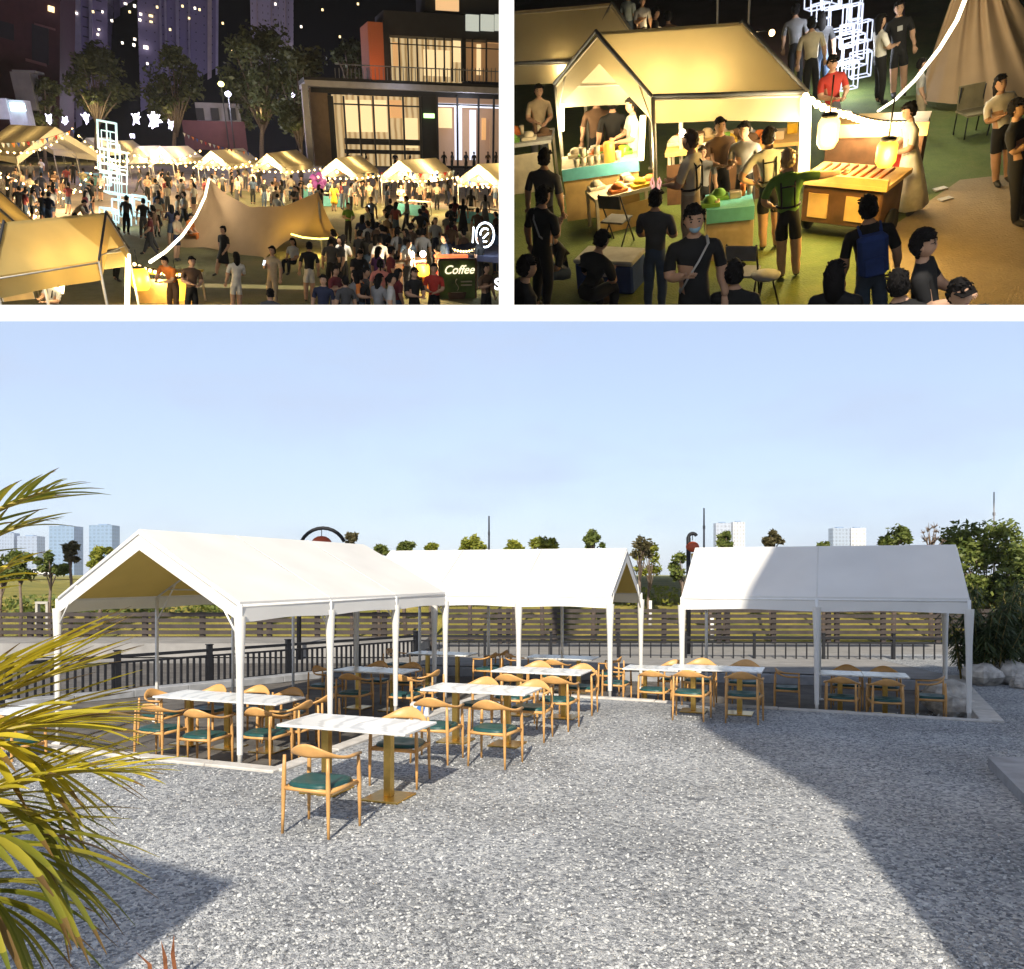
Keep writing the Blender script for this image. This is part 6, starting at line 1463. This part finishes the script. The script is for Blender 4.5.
# lantern stall beyond the tent
t = empty('lantern_stall'); c = S.at(866,196); S.put(t, c, R(-12)); tag(t, 'long counter with timber edges and bulbs right of the large tent', 'stall')
b = MB(); b.box((0,.3,1.10),(1.55,.65,.06)); b.build('counter', PLY, t); b = MB(); b.box((0,-.04,1.05),(1.6,.05,.2)); b.build('beam', PLY, t)
b = MB(); b.box((0,.02,.5),(1.5,.04,.95)); b.build('front_panel', DWOOD, t)
for x in (-.74,.74): b = MB(); b.box((x,.58,.55),(.06,.06,1.1)); b.build('post', DWOOD, t)
lantern(S, S.at(828,130,1.75)+Vector((0,-.1,0)), .145, .40, LANTW, 'glaring white yellow lantern beside the right tent leg', 85); lantern(S, S.at(886,151,1.5)+Vector((0,-.1,0)), .135, .33, LANT, 'yellow lantern before the woman in the white dress', 95)
light_string(S, S.z(850,112,c.y-.1), S.z(913,120,c.y-.3), 14, .06, 'string of bulbs along the timber counter edge', 12, 4, .05)
light_string(S, S.at(806,92,2.05), S.z(850,111,c.y-.1), 8, .05, 'string of bulbs from the tent corner to the timber counter', 14, 3, .055)
bn = MB(); bn.box((0,0,.45),(.42,.03,.9)); bn.box((0,-.02,.35),(.24,.02,.2)); o = bn.build('red_banner', cloth('red')); S.put(o, S.at(885,213)); tag(o, 'red hanging banner under the yellow lantern', 'banner')
# shelter, light rope, cube frames
sh = empty('canvas_shelter'); og = S.at(990,108); S.put(sh, og); tag(sh, 'tall brown canvas shelter with folds in the right upper corner', 'shelter')
D0 = og.y; pk = S.z(962,-30,D0+1.3); low = [S.z(x,y,D) for x,y,D in ((918,100,D0+.6),(940,102,D0),(975,104,D0-.2),(1010,104,D0-.3),(1040,100,D0),(1080,70,D0+1.5))]; pk2 = S.z(1000,-30,D0+1.3)
b = MB(); nu_, nv = 48, 8; rows = []
for j in range(nv+1):
    for i in range(nu_+1):
        f_ = i/nu_; a = polyl(low, f_); c = pk.lerp(pk2, f_); p = a.lerp(c, j/nv); s = math.sin(math.pi*min(1,j/nv*.9+.08))
        rows.append(p-og+Vector((0,.25*s,-.12*s))+Vector((0,-.10,0))*math.sin(f_*34+noise.noise(Vector((f_*6,0,0)))*3)*(.35+.65*j/nv))
b.add(rows, [(j*(nu_+1)+i, j*(nu_+1)+i+1, (j+1)*(nu_+1)+i+1, (j+1)*(nu_+1)+i) for j in range(nv) for i in range(nu_)], 0, True); b.build('canvas', TAN, sh)
b = MB(); b.tube([Vector((pk.x,pk.y+.3,0))-og, pk-og], .05, 7); b.build('pole', NPOLE, sh)
gt = MB(); P = [S.z(x,y,D) for x,y,D in ((968,-8,D0+.6),(957,20,D0),(940,48,D0-1.2),(915,80,D0-2.6),(895,100,D0-3.6),(878,111,D0-4.3))]; gt.tube([p-P[0] for p in P], [.042,.04,.034,.028,.022,.018], 8); o = gt.build('light_rope', emat('rope_white',(1,.9,.66),2.5)); S.put(o, P[0]); tag(o, 'white glowing light rope sloping down left from the tall shelter', 'light rope')
for p in P[1:5:2]: S.light(p+Vector((-.2,-.7,.2)), 75, (1,.9,.65), .2)
D2 = S.at(855,88).y; c0 = S.z(850,88,D2); c0.z = 0; kx = (S.z(851,50,D2)-S.z(850,50,D2)).length; z_ = lambda y: S.z(850,y,D2).z
def cb2(x0,x1,y0,y1,rz=.25,dy=0): s = (x1-x0)*kx*.8; return ((((x0+x1)/2-850)*kx,dy,(z_(y0)+z_(y1))/2),(s,s*.7,z_(y0)-z_(y1)),rz)
cubes(S, [cb2(836,858,88,62,.3),cb2(848,872,82,58,.2,.4),cb2(832,862,60,35,.4),cb2(838,858,32,5,.3),cb2(824,850,32,9,.1,.5),cb2(800,836,6,-12,.3,.6),cb2(846,860,28,4,.2,.9),cb2(815,838,4,-14,.1),cb2(842,866,70,46,.7,.3),cb2(836,852,48,26,.1,.2),cb2(808,826,16,0,.5,.3),cb2(852,870,48,28,.4,.5),cb2(828,846,84,66,.9,.3)], c0, 'stack of white glowing cube frames among the shoppers', .016, LEDW, R(-3))
S.light(S.z(845,60,D2-.6), 90, (.85,.9,1), .4); S.light(S.z(830,20,D2-.6), 40, (.85,.9,1), .4)
light_string(S, S.z(640,22,S.at(660,60).y), S.z(772,30,S.at(770,80).y), 8, .15, 'round bulbs hanging behind the large tent roof', 22, 3, .075)
for x, y in ((717,0),(748,0)): 
    b = MB(); p = S.at(x,40); b.tube([(0,0,0),(0,0,3.2)], .035, 6); o = b.build('post', cloth('lgrey')); S.put(o, p); tag(o, f"{'left' if x < 730 else 'right'} pale post behind the large tent roof", 'post')
# loose furniture in the foreground
t = empty('cooler_box'); c = S.at(604,294); S.put(t, c, R(-14)); tag(t, 'blue cooler box with a pale lid on the grass', 'cooler')
b = MB(); b.box((0,.3,.22),(.95,.55,.44),bev=.03); b.build('body', cloth('blue'), t); b = MB(); b.box((0,.3,.475),(.98,.58,.07),bev=.02); b.build('lid', cloth('lgrey'), t); b = MB(); b.box((0,.01,.3),(.2,.03,.05)); b.build('handle', cloth('white'), t)
def folding_chair(px, py, rz, col, label, H=.42):
    t = empty('folding_chair'); S.put(t, S.at(px,py), rz); tag(t, label, 'chair'); b = MB(); b.box((0,0,H),(.42,.40,.03),bev=.01); b.build('seat', cloth(col), t); b = MB(); b.box((0,.21,H+.34),(.42,.025,.22),rx=-.15,bev=.01); b.build('backrest', cloth(col), t)
    for s in (-1,1):
        b = MB(); b.tube([(s*.2,-.22,0),(s*.2,.2,H+.45)], .014, 6); b.build('leg', BLACK, t); b = MB(); b.tube([(s*.18,.24,0),(s*.18,-.16,H)], .014, 6); b.build('leg', BLACK, t)
folding_chair(618,244,R(160),'dgrey','dark folding chair on the grass in front of the low table'); folding_chair(742,300,R(170),'grey','grey folding chair in front of the man in green')
t = empty('stool'); S.put(t, S.at(764,306)); tag(t, 'round grey stool at the bottom beside the man in green', 'stool'); b = MB(); b.lathe([(.02,.43),(.19,.43),(.20,.46),(.02,.47)],(0,0,0),18); b.build('seat', cloth('lgrey'), t)
for i in range(3): b = MB(); an = i*2.1; b.tube([(.08*math.cos(an),.08*math.sin(an),.43),(.2*math.cos(an),.2*math.sin(an),0)], .014, 6); b.build('leg', BLACK, t)
t = empty('camp_chair'); S.put(t, S.at(970,135), R(20)); tag(t, 'khaki camp chair in front of the tall shelter', 'chair')
b = MB(); b.box((0,0,.40),(.5,.45,.03)); b.build('seat', cloth('khaki'), t); b = MB(); b.box((0,.22,.62),(.5,.03,.40),rx=-.2); b.build('backrest', cloth('khaki'), t)
for x,y in ((-.22,-.2),(.22,-.2),(-.22,.2),(.22,.2)): b = MB(); b.tube([(x,y,0),(x*1.05,y,.40 if y < 0 else .8)], .014, 6); b.build('leg', BLACK, t)
t = empty('flower_basket'); S.put(t, S.at(605,301)); tag(t, 'basket of pink and cream flowers at the bottom beside the cooler box', 'flowers'); b = MB(); b.lathe([(.13,0),(.18,.16),(.16,.16)],(0,0,0),14); b.build('basket', cloth('brown'), t)
rd = random.Random(9)
for i in range(16): b = MB(); b.sphere((rd.uniform(-.17,.17),rd.uniform(-.1,.1),.22+rd.uniform(-.03,.1)), .055, 7, 5); b.build('flower', cloth(rd.choice(['pink','cream','orange','red'])), t)
for x, y, c_, lb in ((940,190,'white','scrap of white paper on the lawn'),(945,200,'lgrey','second scrap of paper below the first on the lawn')):
    b = MB(); b.box((0,0,.02),(.22,.12,.02),.5); o = b.build('paper_scrap', cloth(c_)); S.put(o, S.at(x,y)); tag(o, lb, 'paper')
# ---- people
for (px,py,lb,kw) in [
 (691,131,'vendor in a cream shirt with black straps and a bright lamp',dict(zoff=0.6,top='cream',bot='beige',pose='both',face=-110,acc=('straps','headlamp'),hairm=HAIRB,H=1.68)),
 (770,128,'man in grey shirt with black apron straps and hand on hip',dict(top='lgrey',bot='k',pose='onehip',face=185,acc=('straps',),turn=-.5,legs='short',H=1.74)),
 (789,150,'fair haired man in green shirt with straps reaching right',dict(top='green',bot='k',pose='side',face=180,acc=('straps',),hairm=HAIRL,H=1.74,legs='short')),
 (632,98,'vendor in a white shirt under the large tent, facing right',dict(top='white',bot='white',pose='both',face=-70,acc=(),H=1.72)),
 (543,149,'man in a dark grey shirt and black shorts at the left edge',dict(zoff=0.2,top='dgrey',bot='k',pose='stand',face=170,H=1.74,legs='short')),
 (541,186,'woman in black with a shoulder strap at the lower left',dict(zoff=0.45,top='k',bot='k',pose='phone',face=150,hair='short',acc=('sash',),H=1.62)),
 (567,222,'person in black sitting low in front of the cooler box',dict(top='k',bot='denim',pose='hunch',face=-60,H=1.66,acc=())),
 (655,190,'woman in a grey shirt wearing a rabbit ear headband',dict(zoff=0.3,top='dgrey',bot='denim',pose='both',face=170,acc=('ears',),H=1.60)),
 (694,206,'man in black shirt with pale bag strap and face mask',dict(zoff=0.95,top='k',bot='k',pose='phone',face=10,acc=('sash','mask'),H=1.72)),
 (872,195,'man in black with a blue backpack at the bottom',dict(zoff=0.35,top='k',bot='denim',pose='stand',face=185,acc=('backpack',),H=1.72)),
 (929,226,'curly haired person in black with glasses seen from the side',dict(zoff=0.75,top='k',bot='lblue',pose='both',face=75,hair='curly',acc=('glasses',),H=1.66)),
 (969,273,'person in a dark cap at the bottom edge',dict(zoff=0.8,top='k',bot='k',pose='stand',face=20,hair='cap',acc=(),H=1.68)),
 (1003,72,'woman in white blouse and black shorts before the tall shelter',dict(top='white',bot='k',pose='phone',face=20,hair='long',legs='short',H=1.64)),
 (1020,95,'man in black with long trousers at the right edge',dict(top='k',bot='k',pose='phone',face=60,H=1.74)),
 (912,101,'woman in a long white dress behind the yellow lantern',dict(top='white',bot='white',pose='both',face=-80,dress=True,acc=('longskirt',),hair='bun',H=1.62)),
 (833,55,'man in a red vest and cap behind the lantern stall',dict(top='red',bot='dgrey',pose='both',face=20,hair='cap',H=1.70)),
 (900,0,'tall man in a printed black shirt and black shorts at the top',dict(top='k',bot='k',pose='stand',face=5,legs='short',acc=('print',),H=1.78,sleeve='short')),
 (881,14,'person in a white shirt and dark trousers beside the tall man',dict(top='white',bot='k',pose='both',face=110,hair='long',H=1.66)),
 (812,17,'person in cream seen from behind near the cube frames',dict(top='cream',bot='k',pose='stand',face=180,H=1.70)),
 (796,4,'person in grey seen from behind left of the cube frames',dict(top='grey',bot='k',pose='stand',face=170,H=1.72)),
 (822,12,'woman with long hair right of the person in cream',dict(top='dgrey',bot='denim',pose='stand',face=185,hair='long',H=1.64)),
 (642,-4,'person in pale grey behind the second tent roof',dict(top='lgrey',bot='k',pose='phone',face=30,H=1.68)),
 (628,-10,'person in teal blue behind the second tent roof',dict(top='lblue',bot='denim',pose='stand',face=150,H=1.70)),
 (655,8,'person in black just behind the large tent ridge',dict(top='k',bot='k',pose='stand',face=90,H=1.66)),
 (668,12,'second dark figure behind the large tent ridge, with brown top',dict(top='brown',bot='k',pose='phone',face=200,H=1.64)),
 (922,58,'child in pale clothes beside the light rope',dict(top='lgrey',bot='beige',pose='stand',face=90,H=1.3)),
 (596,92,'dark figure inside the large tent left of the vendor',dict(top='brown',bot='k',pose='stand',face=190,H=1.70)),
 (612,96,'dark figure in black inside the large tent',dict(top='k',bot='k',pose='phone',face=200,H=1.70)),
 (538,84,'vendor in beige under the second tent',dict(top='beige',bot='grey',pose='both',face=20,H=1.68)),
 (720,118,'shopper in dark brown behind the long counter',dict(top='brown',bot='k',pose='both',face=20,H=1.66)),
 (745,122,'shopper in grey behind the long counter',dict(top='grey',bot='k',pose='phone',face=-20,H=1.64)),
 (702,146,'child with brown hair at the long counter',dict(top='grey',bot='k',pose='stand',face=10,H=1.35,hairm=HAIRB)),
]: person(S, px, py, lb, **kw)

for px, py, lb, kw in [(586,238,'dark seated silhouette left of the rabbit ear headband',dict(zoff=.5,top='k',bot='k',pose='hunch',face=150,H=1.66)),
 (735,262,'dark head low between the masked man and the grey chair',dict(zoff=.5,top='k',bot='k',pose='stand',face=170,H=1.62)),
 (838,262,'dark long haired figure low beside the blue backpack',dict(zoff=.5,top='k',bot='k',pose='stand',face=160,hair='long',H=1.62)),
 (905,268,'short haired silhouette between the backpack and the curly head',dict(zoff=.5,top='k',bot='k',pose='stand',face=185,H=1.66)),
 (523,255,'dark silhouette in the lower left corner of the closer view',dict(zoff=.5,top='k',bot='k',pose='stand',face=120,H=1.66))]: person(S, px, py, lb, **kw)
# ================================================================== trim everything on the stages where the hall's floor and walls cut it
def clip_stage(S):
    eye = CAM
    planes = []
    def pl(a, b): n = a.cross(b).normalized(); return n
    q = lambda x, y: PXY(x,y,1.0)-eye
    y0, y1, x0, x1 = -66, S.y1, (S.x0+2 if S is LS else S.x0+.6), (S.x1-.6 if S is LS else S.x1-3)
    cen = q((x0+x1)/2,(y0+y1)/2)
    for a, b in ((q(x0,y1),q(x1,y1)),(q(x0,y0),q(x1,y0)),(q(x0,y0),q(x0,y1)),(q(x1,y0),q(x1,y1))):
        n = pl(a, b)
        if n.dot(cen) > 0: n = -n
        planes.append(n)
    for root in list(S.roots):
        def world(o): return o.matrix_basis.copy() if o.parent is None else world(o.parent) @ o.matrix_basis
        def walk(o):
            alive = False
            for c in list(o.children): alive |= walk(c)
            if o.type != 'MESH': 
                if not alive: bpy.data.objects.remove(o)
                return alive
            mw = world(o); me = o.data; nv = len(me.vertices); cut = []
            co = [mw @ v.co - eye for v in me.vertices]
            for n in planes:
                k = sum(1 for c in co if n.dot(c) > 0)
                if k == nv: 
                    if not o.children: bpy.data.objects.remove(o); return alive
                if k: cut.append(n)
            if cut:
                bm = bmesh.new(); bm.from_mesh(me); bm.transform(mw)
                for n in cut: bmesh.ops.bisect_plane(bm, geom=bm.verts[:]+bm.edges[:]+bm.faces[:], plane_co=eye, plane_no=n, clear_outer=True)
                bm.transform(mw.inverted()); ms = [s.material for s in o.material_slots]; me2 = me.copy(); 
                if len(bm.verts) == 0:
                    bm.free()
                    if not o.children: bpy.data.objects.remove(o)
                    return alive
                bm.to_mesh(me2); bm.free()
                for i, m_ in enumerate(ms): me2.materials[i] = m_
                o.data = me2
                for i in range(len(o.material_slots)): o.material_slots[i].link = 'DATA'
            return True
        walk(root)
clip_stage(LS); clip_stage(RS)
bpy.context.view_layer.update()
# ================================================================== CAMERA, SKY, SUN
cd = bpy.data.cameras.new('camera'); cam = bpy.data.objects.new('camera', cd); C.objects.link(cam)
cam.location = CAM; cam.rotation_euler = (R(90),0,0)
cd.sensor_fit = 'HORIZONTAL'; cd.sensor_width = 36; cd.lens = F/1024*36
cd.shift_y = (PY-484.5)/1024; cd.clip_start = .05; cd.clip_end = 12000
SC.camera = cam
w = bpy.data.worlds.new('World'); SC.world = w; w.use_nodes = True
nt = w.node_tree; N, L = nt.nodes, nt.links
bg = N['Background']; bg.inputs['Strength'].default_value = .135
sk = N.new('ShaderNodeTexSky'); sk.sky_type = 'NISHITA'; sk.sun_disc = False
sk.sun_elevation = SUN_EL; sk.sun_rotation = math.atan2(SUN.x, SUN.y); sk.altitude = 20; sk.air_density = 1.0; sk.dust_density = .8; sk.ozone_density = 2.0
tc = N.new('ShaderNodeTexCoord')
mp = N.new('ShaderNodeMapping'); mp.inputs['Scale'].default_value = (1.6,1.6,5.0); L.new(tc.outputs['Generated'], mp.inputs['Vector'])
nz = N.new('ShaderNodeTexNoise'); nz.inputs['Scale'].default_value = 2.2; nz.inputs['Detail'].default_value = 7; nz.inputs['Roughness'].default_value = .55
L.new(mp.outputs['Vector'], nz.inputs['Vector'])
mr = N.new('ShaderNodeMapRange'); mr.inputs['From Min'].default_value = .5; mr.inputs['From Max'].default_value = .78; mr.inputs['To Min'].default_value = .68; mr.inputs['To Max'].default_value = .92
L.new(nz.outputs['Fac'], mr.inputs['Value'])
mx = N.new('ShaderNodeMix'); mx.data_type = 'RGBA'; mx.inputs['B'].default_value = (2.62,3.02,3.95,1)
L.new(mr.outputs['Result'], mx.inputs['Factor']); L.new(sk.outputs['Color'], mx.inputs['A']); L.new(mx.outputs['Result'], bg.inputs['Color'])
sl = bpy.data.lights.new('sun', 'SUN'); sl.energy = 4.0; sl.angle = R(.8); sl.color = (1,.90,.74)
so = bpy.data.objects.new('sun', sl); C.objects.link(so); so.rotation_euler = SUN.to_track_quat('Z','Y').to_euler(); so.location = (0,-20,30)
SC.view_settings.view_transform = 'Standard'; SC.view_settings.look = 'None'; SC.view_settings.exposure = .8; SC.view_settings.gamma = 1
SC.render.engine = 'CYCLES'
SC.cycles.use_denoising = True
SC.cycles.max_bounces = 8; SC.cycles.diffuse_bounces = 4; SC.cycles.transmission_bounces = 4; SC.cycles.transparent_max_bounces = 8
SC.cycles.sample_clamp_indirect = 6

# ---- air
hz = MB(); hz.box((0,1240,128),(5200,2600,262)); ho = hz.build('haze', bpy.data.materials.new('haze')); tag(ho, kind='stuff')
hm = ho.data.materials[0]; hm.use_nodes = True; hn = hm.node_tree; hn.nodes.remove(hn.nodes['Principled BSDF'])
pv = hn.nodes.new('ShaderNodeVolumePrincipled'); pv.inputs['Density'].default_value = .00014; pv.inputs['Color'].default_value = (.80,.88,1,1); pv.inputs['Anisotropy'].default_value = 0
hn.links.new(pv.outputs['Volume'], hn.nodes['Material Output'].inputs['Volume'])
SC.cycles.volume_bounces = 0
